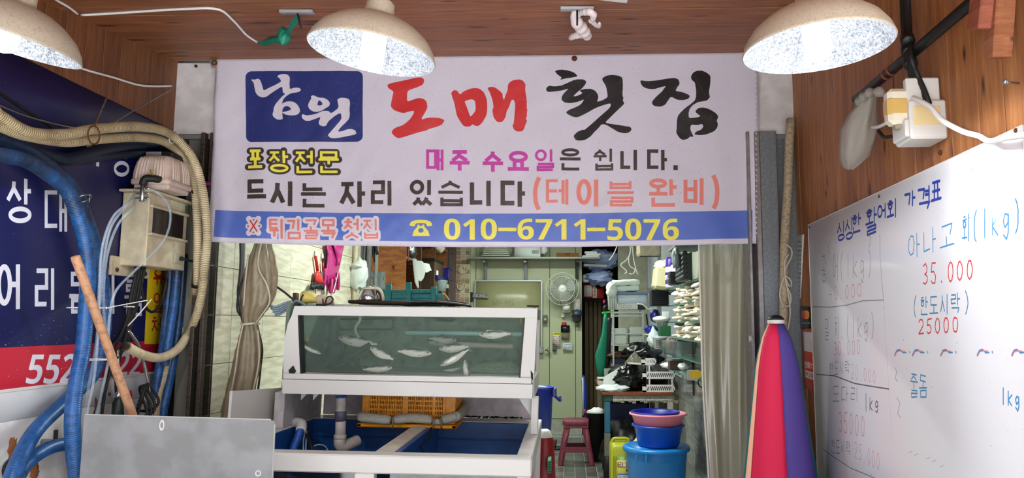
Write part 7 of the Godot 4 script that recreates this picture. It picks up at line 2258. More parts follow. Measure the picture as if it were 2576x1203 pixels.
	im.fill_rect(Rect2i(10, 190, 140, 110), Color(0.83, 0.85, 0.85)); im.fill_rect(Rect2i(10, 190, 140, 12), Color(0.2, 0.4, 0.6))
	for k in 4: word(im, rq(20, 214 + k * 20, 140, 226 + k * 20), "품명 대두유 용량", 1.5, Color(0.4, 0.42, 0.45))
	var l0 := W(1551, 1150, 2.245)
	b(true); sheet(func(s: float, t: float): return Vector3(lerpf(l0.x, j1.x - 0.004, s), l0.y - t * 0.22, j0.z - 0.006), 2, 2, 0.002); obj("label", printed(im, 0.5), o)
	done(o)
	# table and what lies under it
	o = thing("table", "old work table with a wooden top, peeling white apron and legs wrapped in blue tape", "table")
	var t0 := WY(1515, 988, 0.8)
	var xl := t0.x
	var zf := t0.z
	b(); bb(Vector3(xl, 0.775, zf - 1.65), Vector3(1.0, 0.803, zf), 0.004); obj("top", wood(Color(0.55, 0.33, 0.2), 0.2, 0.5, 1, 2), o)
	b(); bb(Vector3(xl + 0.1, 0.72, zf - 0.06), Vector3(1.0, 0.774, zf - 0.04)); obj("apron", mk(Color(0.72, 0.71, 0.66), 0.7, 0, 0.6, 4), o)
	b()
	for i in 24: bx(Vector3(xl + 0.12 + i * 0.036, 0.716 + 0.008 * sin(i * 2.3), zf - 0.05), Vector3(0.036, 0.02 + 0.012 * sin(i * 1.7), 0.018), 0.004)
	obj("peeling_edge", mk(Color(0.6, 0.55, 0.47), 0.9, 0, 0.6, 4), o)
	for q in [[xl + 0.05, zf - 0.07, 0], [0.97, zf - 0.07, 1], [xl + 0.05, zf - 1.55, 2], [0.97, zf - 1.55, 1]]:
		if q[2] == 1:
			b(); bx(Vector3(q[0], 0.387, q[1]), Vector3(0.055, 0.775, 0.055)); obj("leg", mk(Color(0.72, 0.7, 0.64), 0.6, 0, 0.6, 4), o)
		else:
			b(); bx(Vector3(q[0], 0.6, q[1]), Vector3(0.055, 0.35, 0.055), 0.006); obj("leg", mk(Color(0.14, 0.38, 0.5), 0.35, 0, 0.3, 6) if q[2] == 0 else mk(Color(0.5, 0.47, 0.38), 0.8, 0, 0.6, 5), o)
			b(); bx(Vector3(q[0], 0.32, q[1]), Vector3(0.058, 0.21, 0.058), 0.006); obj("bark_wrap", mk(Color(0.45, 0.44, 0.4), 0.8, 0, 0.6, 9), o)
			b(true); cyl(Vector3(q[0], 0.0, q[1]), Vector3(q[0], 0.22, q[1]), 0.04, 14); obj("foot_wrap", M.black, o)
	b(); bx(Vector3(xl + 0.06, 0.745, zf - 0.065), Vector3(0.09, 0.07, 0.06), 0.01); obj("green_tape", mk(Color(0.02, 0.26, 0.2), 0.4), o)
	done(o)
	b(); bx(Vector3(0.62, 0.36, zf - 0.75), Vector3(0.42, 0.62, 0.4), 0.03)
	one("storage_bin", "dark blue plastic bin under the work table", "bin", mk(Color(0.02, 0.07, 0.28), 0.45))
	b(true); blob(Vector3(0.53, 0.22, zf - 0.2), Vector3(0.42, 0.56, 0.42), 0.2, 4, 1.5, 26, 16, -0.8)
	one("trash_bag", "large black trash bag on the floor under the work table", "bag", M.black)
	b(true); blob(Vector3(0.62, 0.36, FZ - 2.75), Vector3(0.2, 0.2, 0.14), 0.16, 7)
	one("towel", "white striped towel bundled behind the blue tub", "towel", M.cloth)
	b(); bb(Vector3(0.54, 0.0, FZ - 2.86), Vector3(0.7, 0.28, FZ - 2.7)); one("crate", "dark crate carrying the striped towel", "crate", M.dark)
	o = thing("bin", "dark waste bin with a white bag in it, left of the table's legs", "bin")
	b(true); lathe([Vector2(0.01, 0), Vector2(0.09, 0), Vector2(0.11, 0.5), Vector2(0.115, 0.5)], Vector3(xl - 0.02, 0, zf - 1.0), 20); obj("body", mk(Color(0.16, 0.15, 0.13), 0.6), o)
	b(true); blob(Vector3(xl - 0.02, 0.5, zf - 1.0), Vector3(0.17, 0.09, 0.17), 0.2, 2); obj("bag", M.paper, o)
	done(o)
	# stool
	stool()
	# on the table
	letter_rack(zf)
	var yt := 0.804
	var bagm := mk(Color(0.03, 0.03, 0.035), 0.22)
	var onT := func(px: float, dz: float) -> Vector3:
		var p := W(px, 985, -(zf - dz) + FZ)
		return Vector3(p.x, yt, zf - dz)
	b(true); blob(onT.call(1578, 0.2) + Vector3(0.02, 0.1, 0), Vector3(0.28, 0.25, 0.26), 0.25, 11, 1.8, 28, 18, -0.8); one("trash_bag", "shiny black plastic bag bulging on the table beside the white rack", "bag", bagm)
	b(true); blob(onT.call(1597, 0.35) + Vector3(0.0, 0.22, 0), Vector3(0.19, 0.22, 0.18), 0.25, 13, 1.8, 24, 16, -0.9, Basis(), 0.4); one("clear_bag", "knotted clear bag with yellowish contents behind the black bag", "bag", mk(Color(0.5, 0.49, 0.42), 0.25))
	b(); bx(onT.call(1588, 0.35) + Vector3(0.03, 0.06, 0), Vector3(0.22, 0.12, 0.2)); one("red_carton", "dark red box behind the bags on the table", "box", mk(Color(0.5, 0.1, 0.1), 0.6))
	o = thing("foam_sheet", "white foam sheet propped aslant on the table's left part", "foam sheet")
	var fp := PackedVector2Array()
	var fw := -(zf - 0.3) + FZ
	for q in [[1517, 972], [1519, 950], [1537, 938], [1573, 918], [1581, 926], [1573, 952], [1568, 972]]:
		var pp := W(q[0], q[1], fw)
		fp.append(Vector2(pp.x, pp.y))
	b(); prism(fp, -0.02, 0.02, Transform3D(Basis(Vector3.RIGHT, -0.25), Vector3(0, 0.026, FZ - fw + 0.2))); obj("sheet", mk(Color(0.86, 0.88, 0.87), 0.6), o); done(o)
	b(true); blob(onT.call(1542, 0.1) + Vector3(-0.0, 0.025, 0), Vector3(0.29, 0.07, 0.16), 0.25, 15, 2, 26, 12, -0.7); one("tissue", "white crumpled cloth on the table's front left corner", "cloth", mk(Color(0.92, 0.95, 0.95), 0.8))
	o = thing("scale", "white kitchen scale at the table's left edge", "scale")
	b(); bx(onT.call(1516, 0.8) + Vector3(0.03, 0.025, 0), Vector3(0.16, 0.05, 0.2), 0.008); obj("body", M.white, o)
	b(); bx(onT.call(1516, 0.8) + Vector3(0.03, 0.07, 0), Vector3(0.17, 0.012, 0.2), 0.004); obj("plate", M.white, o)
	b(); bx(onT.call(1516, 0.8) + Vector3(0.03, 0.055, 0), Vector3(0.1, 0.02, 0.12)); obj("neck", M.dark, o)
	done(o)
	b(); bx(onT.call(1540, 1.0) + Vector3(0.0, 0.09, 0), Vector3(0.17, 0.13, 0.02), 0.004, Basis(Vector3.RIGHT, -0.3)); one("mirror", "small upright mirror behind the foam sheet", "panel", mk(Color(0.55, 0.6, 0.55), 0.2))
	b(true); blob(onT.call(1580, 1.1) + Vector3(-0.02, 0.1, 0), Vector3(0.4, 0.22, 0.4), 0.2, 17, 1.5, 26, 14, -0.8); one("dark_coat", "black cloth heap behind the foam sheet, below the wire rack", "cloth", M.black)
	b(true); blob(Vector3(0.8, yt + 0.3, zf - 0.85), Vector3(0.4, 0.24, 0.4), 0.25, 19, 1.7, 28, 16); one("trash_bag", "crumpled black bag heap on the red tray behind the white rack", "bag", bagm)
	b(); bb(Vector3(0.72, yt, zf - 1.05), Vector3(1.04, yt + 0.17, zf - 0.65), 0.01); one("red_tray", "dark red plastic tray behind the white rack", "tray", mk(Color(0.36, 0.03, 0.05), 0.45))
	b(true); blob(Vector3(0.86, yt + 0.12, zf - 0.38), Vector3(0.26, 0.22, 0.2), 0.22, 21, 1.8, 24, 14, -0.9); one("dark_bag", "dark grey bag sagging behind the white rack's upper trays", "bag", mk(Color(0.2, 0.19, 0.2), 0.5))
	wire_rack()
	# green apron and clips
	o = thing("apron", "green apron hanging from a clip at the wire rack's left side", "apron")
	b(true)
	var prof := [[790, 1520, 1527], [810, 1517, 1528], [840, 1514, 1527], [870, 1505, 1526], [895, 1497, 1525], [920, 1500, 1523], [946, 1504, 1519]]
	var rg := []
	for q in prof:
		var l := W(q[1], q[0], 4.5)
		var r := W(q[2], q[0], 4.5)
		var ring := PackedVector3Array()
		for j in 16:
			var a := TAU * j / 16
			ring.append((l + r) / 2 + (r - l) / 2 * cos(a) * (1 + 0.1 * sin(j * 3.0)) + Vector3(0, 0, 0.03 * sin(a)))
		rg.append(ring)
	loft(rg); obj("cloth", mk(Color(0.03, 0.5, 0.38), 0.7), o); done(o)
	for q in [[1514, 788, 1541, 784, Color(0.2, 0.75, 0.2), "bright green clothes peg holding the green apron"], [1518, 776, 1525, 768, Color(0.03, 0.12, 0.4), "blue clothes peg above the green one"], [1518, 763, 1521, 755, Color(0.75, 0.15, 0.45), "pink clothes peg, uppermost at the wire rack"]]:
		b(); bar(W(q[0], q[1], 4.45), W(q[2], q[3], 4.45), 0.02, 0.025, 0.003, Vector3(0, 0, 1)); one("clothes_peg", q[5], "peg", mk(q[4], 0.4), "clothes pegs")
	b(true); tube(spl(wpts("1533,800 1531,850 1529,900 1524,940", 4.65), 0.04), 0.03, 10); one("black_umbrella", "long black umbrella hanging behind the green apron", "umbrella", M.black)
	glass_shelves()
	# right vinyl curtain
	o = thing("vinyl_curtain", "clear grey vinyl curtain hanging down the right side of the doorway", "curtain")
	var vm := clear(Color(0.66, 0.64, 0.55), 0.62, 0.22)
	b(true)
	sheet(func(s: float, t: float):
		var xl2 := lerpf(1757, 1783, clampf(t * 1.35 - 0.2, 0, 1.2)) + 2 * sin(t * 9)
		var px := lerpf(xl2, 1893, s)
		var p := W(px, lerpf(560, 1330, t), 0.10)
		return p + Vector3(0, 0, 0.024 * sin(s * 10 + 0.4 * sin(t * 4)) + 0.006 * sin(s * 27 + t * 3)), 70, 24, 0.002)
	obj("curtain", vm, o)
	b(true)
	sheet(func(s: float, t: float):
		var xl2 := lerpf(1757, 1783, clampf(t * 1.35 - 0.2, 0, 1.2)) + 2 * sin(t * 9)
		var p := W(xl2 + 3 + s * 26, lerpf(560, 1330, t), 0.085)
		return p + Vector3(0, 0, 0.004 * sin(s * 25 + t * 230) + 0.004 * sin(s * 25 - t * 230)), 8, 220, 0.001)
	obj("welded_hem", clear(Color(0.78, 0.77, 0.73), 0.5, 0.15), o)
	b(true)
	var hl := []
	for i in 40:
		var t := i / 39.0
		hl.append(W(lerpf(1757, 1783, clampf(t * 1.35 - 0.2, 0, 1.2)) + 2 * sin(t * 9), lerpf(560, 1330, t), 0.085))
	tube(hl, 0.005, 7); obj("edge_cord", mk(Color(0.82, 0.8, 0.74), 0.5), o)
	b(true); tube(spl(wpts("1818,620,.06 1814,670,.06 1817,695,.06 1826,709,.06 1838,695,.06 1843,660,.06 1845,620,.06", 0.06), 0.015), 0.004, 7); obj("loop", clear(Color(0.7, 0.68, 0.6), 0.7), o)
	done(o)
	im = Image.create(64, 128, false, Image.FORMAT_RGB8)
	im.fill(Color(0.75, 0.75, 0.74))
	for k in 5: word(im, rq(6, 10 + k * 22, 58, 24 + k * 22), "제조사", 2.0, Color(0.3, 0.3, 0.32))
	var lb := W(1884, 845, -0.056)
	var lc := W(1896, 860, -0.056)
	b(true); sheet(func(s: float, t: float): return Vector3(lerpf(lb.x, lc.x, s), lerpf(lb.y, lc.y, t), -3.597), 2, 2, 0.001); one("maker_label", "small silver printed label on the right door rail", "label", printed(im, 0.5))
	# beside the lower tank
	o = thing("bucket", "blue bucket with a handle lug, right of the display tank", "bucket")
	var bc := W(1366, 975, 1.3)
	b(true); lathe([Vector2(0.01, bc.y - 0.52), Vector2(0.08, bc.y - 0.52), Vector2(0.1, bc.y - 0.02), Vector2(0.108, bc.y), Vector2(0.112, bc.y + 0.004), Vector2(0.106, bc.y + 0.006), Vector2(0.096, bc.y - 0.02), Vector2(0.08, bc.y - 0.5), Vector2(0.01, bc.y - 0.5)], Vector3(bc.x - 0.035, 0, bc.z), 36); obj("body", mk(Color(0.03, 0.15, 0.55), 0.35), o)
	b(); bx(bc + Vector3(0.075, -0.03, 0.02), Vector3(0.03, 0.06, 0.03), 0.006); bar(bc + Vector3(0.075, -0.05, 0.02), bc + Vector3(0.115, -0.085, 0.03), 0.02, 0.016, 0.003); bar(bc + Vector3(0.112, -0.05, 0.03), bc + Vector3(0.117, -0.09, 0.03), 0.014, 0.014, 0.003); obj("handle_lug", mk(Color(0.03, 0.15, 0.55), 0.35), o)
	b(true); cyl(Vector3(bc.x - 0.035, 0, bc.z), Vector3(bc.x - 0.035, bc.y - 0.521, bc.z), 0.1, 24); obj("stand", M.red, o)
	done(o)
	o = thing("red_container", "dark red plastic container with a white neck, low beside the tank", "container")
	var rc := W(1366, 1100, 0.75)
	b(true); lathe([Vector2(0.01, 0), Vector2(0.075, 0.0), Vector2(0.075, 0.3), Vector2(0.055, rc.y - 0.02), Vector2(0.045, rc.y)], Vector3(rc.x + 0.01, 0, rc.z), 28); obj("body", mk(Color(0.55, 0.05, 0.08), 0.4), o)
	b(true); lathe([Vector2(0.045, rc.y), Vector2(0.035, rc.y + 0.035), Vector2(0.02, rc.y + 0.045), Vector2(0.003, rc.y + 0.047)], Vector3(rc.x + 0.01, 0, rc.z), 24); obj("neck", M.white, o)
	done(o)
	o = thing("slipper", "black rubber slipper on the floor left of the pink stool", "slipper")
	var sp := WY(1393, 1128, 0.02)
	b(true); blob(sp + Vector3(0.0, 0.0, 0), Vector3(0.28, 0.05, 0.11), 0.03, 3, 1, 22, 10, -0.8); obj("sole", M.black, o)
	b(true); tube(spl([sp + Vector3(0.0, 0.0, 0.05), sp + Vector3(0.02, 0.07, 0.02), sp + Vector3(0.02, 0.075, -0.02), sp + Vector3(0.0, 0.0, -0.05)], 0.01), 0.016, 9); obj("strap", M.black, o)
	done(o)
	b()
	for i in 6: bx(Vector3(bc.x + 0.06, 0.62 + i * 0.012, -4.3), Vector3(0.02, 0.01, 0.2))
	one("green_clip_strip", "small stack of green and white strips between tank and blue bucket", "strip", mk(Color(0.25, 0.5, 0.4), 0.5))
func stool():
	var o := thing("stool", "faded maroon-pink plastic stool on the tiled floor", "stool")
	var m := mk(Color(0.5, 0.2, 0.27), 0.5, 0, 0.3, 4)
	var q := WY(1443, 1172, 0.0)
	var z := q.z - 0.13
	var x := W(1449, 1100, -z + FZ).x
	var h := W(1449, 1054, -z + FZ).y
	b(true)
	var rings := []
	for s in [[h - 0.05, 1.04], [h - 0.012, 0.99], [h - 0.003, 0.95], [h, 0.88]]:
		var ring := PackedVector3Array()
		for p in rrect(0.27 * s[1], 0.26 * s[1], 0.05, 6): ring.append(Vector3(x + p.x, s[0], z - p.y))
		rings.append(ring)
	loft(rings); obj("seat", m, o)
	b(); bx(Vector3(x, h + 0.001, z), Vector3(0.05, 0.004, 0.05)); obj("vent", mk(Color(0.42, 0.16, 0.22), 0.5), o)
	for sx in [-1, 1]:
		for sz in [-1, 1]:
			b(true)
			var lg := []
			for s in [[h - 0.03, 0.118, 0.07], [h * 0.5, 0.15, 0.06], [0.02, 0.185, 0.056], [0.0, 0.187, 0.06]]:
				var ring := PackedVector3Array()
				for p in [Vector2(0.5, 0.5), Vector2(0.5, 0.1), Vector2(0.15, 0.1), Vector2(0.1, 0.15), Vector2(0.1, 0.5), Vector2(0.1, 0.5), Vector2(-0.5, 0.5)].slice(0, 0) + [Vector2(1, 1), Vector2(1, -0.6), Vector2(0.9, -1), Vector2(-0.6, -1), Vector2(-1, -0.6), Vector2(-1, 0.9)]:
					ring.append(Vector3(x + sx * (s[1] - s[2] / 2 + p.x * s[2] / 2), s[0], z + sz * (s[1] * 0.95 - s[2] / 2 + p.y * s[2] / 2)))
				if sx * sz < 0: ring.reverse()
				lg.append(ring)
			lg.reverse()
			loft(lg); obj("leg", m, o)
	for k in 4:
		var a := Basis(Vector3.UP, PI / 2 * k)
		b(); bx(Vector3(x, h - 0.045, z) + a * Vector3(0, 0, 0.122), (Vector3(0.25, 0.07, 0.012)), 0.004, a); obj("apron", m, o)
		b(); bx(Vector3(x, 0.16, z) + a * Vector3(0, 0, 0.148), Vector3(0.28, 0.055, 0.014), 0.004, a); obj("stretcher", m, o)
	done(o)
func letter_rack(zf: float):
	var o := thing("tray_rack", "white three-tier metal tray rack with slanted slots on the table's right", "rack")
	var w := -zf + FZ + 0.03
	var wm := mk(Color(0.85, 0.83, 0.83), 0.4)
	var slot := func(p0: Vector3, p1: Vector3, n: int):      # an upright plate with slanted slots: bars between them
		var hgt := p1.y - p0.y
		var s0 := p0.x + 0.045
		var s1 := p1.x - 0.02
		bb(Vector3(p0.x, p0.y, p0.z - 0.003), Vector3(p1.x, p0.y + hgt * 0.28, p0.z)); bb(Vector3(p0.x, p1.y - hgt * 0.24, p0.z - 0.003), Vector3(p1.x, p1.y, p0.z))
		bb(Vector3(p0.x, p0.y, p0.z - 0.003), Vector3(s0 - 0.006, p1.y, p0.z)); bb(Vector3(s1 + 0.008, p0.y, p0.z - 0.003), Vector3(p1.x, p1.y, p0.z))
		for i in n + 1:
			var xx := lerpf(s0, s1, i / float(n))
			bar(Vector3(xx - 0.006, p0.y + hgt * 0.26, p0.z - 0.0015), Vector3(xx + 0.006, p1.y - hgt * 0.22, p0.z - 0.0015), 0.008, 0.003, 0.0005, Vector3(0, 0, 1))
	b(); slot.call(W(1616, 988, w), W(1698, 968, w), 13); obj("tray_front", wm, o)
	b(); slot.call(W(1616, 954, w), W(1698, 935, w), 13); obj("tray_front", wm, o)
	b(); slot.call(W(1613, 918, w), W(1651, 901, w), 6); obj("tray_front", wm, o)
	var a := W(1616, 988, w)
	var c := W(1698, 935, w)
	var d := W(1616, 954, w)
	b(); bb(Vector3(a.x, a.y, a.z - 0.24), Vector3(c.x, a.y + 0.004, a.z)); obj("tray", wm, o)
	b(); bb(Vector3(a.x, d.y, a.z - 0.24), Vector3(c.x, d.y + 0.004, a.z)); obj("tray", wm, o)
	var e := W(1585, 916, w)
	var f := W(1640, 919, w)
	b(); bar(e + Vector3(0, 0, -0.12), f + Vector3(0, 0, -0.12), 0.24, 0.006); obj("tray", wm, o)
	for px in [1634, 1691]:
		b(); var p := W(px, 960, w); bb(Vector3(p.x - 0.008, a.y, p.z - 0.012), Vector3(p.x + 0.008, (W(px, 905, w) if px < 1650 else W(px, 950, w)).y, p.z - 0.004)); obj("upright", wm, o)
		b(); bb(Vector3(p.x - 0.008, a.y, p.z - 0.24), Vector3(p.x + 0.008, (W(px, 905, w) if px < 1650 else W(px, 950, w)).y, p.z - 0.232)); obj("upright", wm, o)
	done(o)
func wire_rack():
	var w := 4.45
	var o := thing("wire_rack", "white metal rack of two shelves standing on the table's rear half", "rack")
	var wm := mk(Color(0.78, 0.8, 0.79), 0.4)
	var y0 := 0.805
	var xs := [W(1543, 850, w).x, W(1618, 850, w).x]
	var yt := W(1580, 784, w).y
	for x in xs:
		for dz in [0.0, 0.3]:
			b(); bb(Vector3(x - 0.009, y0, FZ - w - dz - 0.009), Vector3(x + 0.009, yt + 0.02, FZ - w - dz + 0.009)); obj("post", wm, o)
	for py in [786.0, 795.0, 840.0, 869.0, 925.0]:
		var y := W(1580, py, w).y
		b()
		for dz in [0.0, 0.3]: bb(Vector3(xs[0], y - 0.008, FZ - w - dz - 0.005), Vector3(xs[1], y + 0.008, FZ - w - dz + 0.005))
		for x in xs: bb(Vector3(x - 0.005, y - 0.008, FZ - w - 0.3), Vector3(x + 0.005, y + 0.008, FZ - w))
		obj("rail", wm, o)
	for py in [790.0, 866.0]:
		b(); bb(Vector3(xs[0], W(1580, py, w).y - 0.003, FZ - w - 0.3), Vector3(xs[1], W(1580, py, w).y, FZ - w)); obj("shelf", wm, o)
	done(o)
	# foam containers: two stacks
	var y1 := W(1580, 866, w).y + 0.002
	var fm := mk(Color(0.88, 0.9, 0.86), 0.6)
	b(); bb(Vector3(-0.067, 0, -0.12), Vector3(0.067, 0.012, 0.12), 0.003); bb(Vector3(-0.074, 0.0095, -0.127), Vector3(0.074, 0.0155, 0.127), 0.003)
	var first := one("foam_container", "lowest foam container of the left stack on the wire rack", "container", fm, "foam containers on the wire rack")
	var x1 := W(1560, 866, w).x
	var x2 := W(1601, 866, w).x
	first.position = Vector3(x1, y1, FZ - w - 0.15)
	var nth := ["second", "third", "fourth", "fifth", "sixth", "seventh", "eighth", "ninth", "tenth", "eleventh"]
	for k in 10: dup(first, Vector3(0.003 * sin(k * 2.0), 0.0152 * (k + 1), 0), "%s foam container from the bottom of the left stack on the wire rack" % nth[k])
	for k in 12: dup(first, Vector3(x2 - x1 + 0.003 * sin(k * 1.7), 0.0152 * k, -0.02), ("lowest" if k == 0 else (nth[k - 1] if k < 11 else "topmost")) + " foam container " + ("" if k == 0 or k == 11 else "from the bottom ") + "of the right stack on the wire rack")
	# storage box, power strip, folded towels
	var y2 := yt + 0.022
	o = thing("storage_box", "translucent white storage box with a grey-blue lid on the wire rack", "box")
	var p0 := W(1552, 784, w)
	var p1 := W(1627, 738, w)
	b(true)
	var rings := []
	for q in [[0.0, 0.94], [p1.y - y2 - 0.02, 1.0]]:
		var ring := PackedVector3Array()
		for p in rrect((p1.x - p0.x) * q[1], 0.3 * q[1], 0.03, 5): ring.append(Vector3((p0.x + p1.x) / 2 + p.x, y2 + q[0], FZ - w - 0.14 - p.y))
		rings.append(ring)
	loft(rings); obj("body", mk(Color(0.75, 0.8, 0.84), 0.4), o)
	b(); bb(Vector3(p0.x - 0.012, p1.y - 0.02, FZ - w - 0.3), Vector3(p1.x + 0.012, p1.y + 0.012, FZ - w + 0.02), 0.008); obj("lid", mk(Color(0.42, 0.5, 0.6), 0.4), o)
	b(); bb(Vector3(p0.x + 0.03, p1.y - 0.045, FZ - w + 0.008), Vector3(p1.x - 0.09, p1.y - 0.028, FZ - w + 0.016)); obj("catch", M.white, o)
	done(o)
	o = thing("power_strip", "white power strip with round sockets and a grey plug, before the storage box", "power strip")
	var s0 := W(1552, 783, w - 0.06)
	var s1 := W(1605, 771, w - 0.06)
	b(); bb(Vector3(s0.x, y2, s0.z - 0.03), Vector3(s1.x, y2 + 0.062, s0.z), 0.006); obj("housing", M.white, o)
	for k in 3:
		b(true); lathe([Vector2(0.02, 0), Vector2(0.02, 0.003), Vector2(0.016, 0.003), Vector2(0.016, -0.002), Vector2(0.002, -0.002)], Vector3(s0.x + 0.032 + k * 0.052, y2 + 0.031, s0.z), 18, Basis(Vector3.RIGHT, PI / 2)); obj("socket", mk(Color(0.6, 0.61, 0.6), 0.4), o)
	b(); bb(Vector3(s1.x - 0.005, y2, s0.z - 0.03), Vector3(s1.x + 0.08, y2 + 0.055, s0.z), 0.01); obj("black_plug", M.black, o)
	b(true); tube(spl([Vector3(s1.x - 0.01, y2 + 0.06, s0.z + 0.01), Vector3(s1.x + 0.05, y2 + 0.05, s0.z + 0.03), Vector3(s1.x + 0.11, y2 + 0.0, s0.z + 0.03), Vector3(s1.x + 0.15, y2 + 0.01, s0.z)], 0.015), 0.009, 8); obj("lead", M.whitecable, o)
	done(o)
	var tm := mk(Color(0.88, 0.92, 0.88), 0.85)
	var ty := p1.y + 0.014
	for k in 2:
		b(true)
		var bl: float = [0.33, 0.30][k]
		var rr := []
		for i in 9:
			var s := i / 8.0
			var ring := PackedVector3Array()
			for p in rrect(0.07 + 0.006 * sin(i * 2.1 + k), 0.28, 0.033, 6): ring.append(Vector3(W(1533 + 9 * k, 700, w).x + s * bl * 0.98 , ty + 0.038 + k * 0.066 + p.x * 0.95 - 0.006 * sin(s * 5 + k), FZ - w - 0.14 + p.y))
			rr.append(ring)
		loft(rr)
		one("folded_towels", ["lower folded bundle of white towels on the storage box", "upper folded bundle of white towels on the storage box"][k], "towels", tm, "folded towels")
	b(true); blob(W(1538, 735, w - 0.02) + Vector3(0, 0.02, 0), Vector3(0.12, 0.17, 0.2), 0.15, 6); one("wrapped_roll", "bulging white plastic end of the towel bundle at its left", "bag", mk(Color(0.9, 0.93, 0.88), 0.5))
	b(true)
	for k in 4: cyl(W(1533 + k * 5, 780, w - 0.02), W(1531 + k * 6, 742, w - 0.04), 0.012, 8)
	one("roll_bundle", "bundle of white paper rolls in a clear bag left of the storage box", "rolls", mk(Color(0.75, 0.78, 0.74), 0.5))
	# what lies behind it on the lower level
	b(true); blob(W(1565, 893, w - 0.0) + Vector3(0, -0.02, -0.15), Vector3(0.28, 0.1, 0.26), 0.2, 8); one("brown_pouch", "brown patterned pouch on the wire rack's lowest level", "pouch", mk(Color(0.36, 0.24, 0.15), 0.7, 0, 0.6, 9))
	b(); bx(W(1570, 905, w) + Vector3(0.02, -0.02, -0.16), Vector3(0.3, 0.05, 0.28)); one("blue_tray", "navy tray under the brown pouch in the wire rack", "tray", mk(Color(0.06, 0.14, 0.3), 0.5))
	b(true); tube(spl(wpts("1626,790 1630,830 1629,870 1634,905", w), 0.03), 0.009, 8); one("black_lead", "black lead hanging down the wire rack's right post", "cable", M.rubber)
func glass_shelves():
	var ys := [1.715, 1.578, 1.454, 1.335, 1.208, 1.096]
	var spans := [[0.6, 2.95], [0.5, 2.2], [0.5, 2.3], [0.5, 2.2], [0.4, 2.5], [0.3, 2.2]]
	var o: Node3D
	for k in 6:
		o = thing("glass_shelf", ["topmost", "second", "third", "fourth", "fifth", "lowest"][k] + " glass shelf on the right wall, counted from above", "shelf", "glass shelves on the right wall")
		b(); bb(Vector3(0.8, ys[k] - 0.009, FZ - spans[k][1]), Vector3(1.05, ys[k], FZ - spans[k][0]), 0.001); obj("pane", mk(Color(0.5, 0.62, 0.56), 0.1) if k < 4 else clear(Color(0.4, 0.55, 0.48), 0.35, 0.1), o)
		b(); bb(Vector3(0.795, ys[k] - 0.0095, FZ - spans[k][1]), Vector3(0.8, ys[k] + 0.0005, FZ - spans[k][0]), 0.001); obj("front_edge", M.gedge, o)
		for w in [spans[k][0] + 0.3, spans[k][1] - 0.3]:
			b(); bb(Vector3(0.83, ys[k] - 0.035, FZ - w - 0.008), Vector3(1.05, ys[k] - 0.011, FZ - w + 0.008)); obj("bracket", M.galv, o)
		done(o)
	for w in [0.8, 1.55, 2.5]:
		o = thing("shelf_standard", "dark slotted shelf upright on the right wall, " + {0.8: "nearest the entrance", 1.55: "middle one", 2.5: "farthest one"}[w], "upright", "shelf uprights")
		b(); bb(Vector3(1.038, 0.85, FZ - w - 0.012), Vector3(1.051, 2.2, FZ - w + 0.012)); obj("rail", mk(Color(0.2, 0.17, 0.13), 0.6, 0.4), o); done(o)
	# cotton work gloves in piles on three shelves
	var cm := []
	for k in 3: cm.append(mk([Color(0.87, 0.83, 0.75), Color(0.82, 0.76, 0.66), Color(0.9, 0.87, 0.82)][k], 0.95))
	var protos := []
	for v in 3:
		b(true)
		var rr := []
		for i in 11:
			var s := i / 10.0
			var ring := PackedVector3Array()
			for p in rrect((0.022 + 0.004 * sin(i * 0.9 + v * 2)) * (0.6 if i in [0, 10] else 1.0), 0.20 + 0.014 * sin(i * 0.8 + v), 0.0066 if i in [0, 10] else 0.009, 5): ring.append(Vector3(-0.12 + s * 0.23 * (0.92 + 0.08 * v), p.x + 0.009 * sin(s * 8 + v * 1.9) + 0.008 * cos(p.y * 30 + v + s * 3), p.y + 0.012 * sin(s * 5 + v)))
			rr.append(ring)
		loft(rr)
		protos.append(mesh())
	var heights := ["bottom", "second", "third", "fourth", "fifth", "sixth", "seventh"]
	for k in [1, 2, 3]:
		for pile in 3:
			for i in ([5, 6, 6, 5][k] if pile != 1 else 6):
				var m := put("work_glove", protos[(i + pile * 2 + k) % 3], cm[(i * 2 + pile + k) % 3])
				m.position = Vector3(0.915 + 0.012 * sin(i * 2.3 + pile), ys[k] + 0.014 + i * 0.0175, FZ - (0.85 + pile * 0.42) - 0.02 * sin(i * 3.0))
				m.rotation = Vector3(0.06 * sin(i * 1.7 + k), 0.22 * sin(i * 2.9 + pile + k), 0.07 * sin(i * 1.9))
				m.set_meta("label", "folded white cotton work glove, %s in the %s pile on the %s glass shelf" % [heights[i], ["nearest", "middle", "farthest"][pile], ["second", "third", "fourth"][k - 1]])
				m.set_meta("category", "glove"); m.set_meta("group", "cotton work gloves on the glass shelves")
	# odds and ends; pixel, shelf, distance behind the shop front
	var on := func(px: float, k: int, w: float) -> Vector3:
		var p := W(px, 800, w)
		return Vector3(p.x, ys[k], FZ - w)
	var a: Vector3 = on.call(1668, 0, 2.35)
	o = thing("glove_pack", "clear pack of cream gloves leaning on the topmost glass shelf's far end", "pack")
	b(); bx(a + Vector3(-0.01, 0.09, 0), Vector3(0.13, 0.18, 0.2), 0.02, Basis(Vector3(0, 0, 1), -0.12)); obj("gloves", mk(Color(0.8, 0.76, 0.6), 0.8), o)
	b(true); blob(a + Vector3(0.01, 0.19, 0), Vector3(0.14, 0.1, 0.2), 0.2, 5); obj("bag_top", mk(Color(0.85, 0.86, 0.82), 0.4), o); done(o)
	b(); bx(a + Vector3(0.08, 0.075, -0.02), Vector3(0.09, 0.15, 0.22), 0.01); one("grey_pack", "light grey box beside the cream glove pack on the topmost shelf", "box", mk(Color(0.6, 0.61, 0.6), 0.6))
	o = thing("spray_bottle", "white bottle with purple cap and print on the topmost glass shelf", "bottle")
	a = on.call(1692, 0, 2.1)
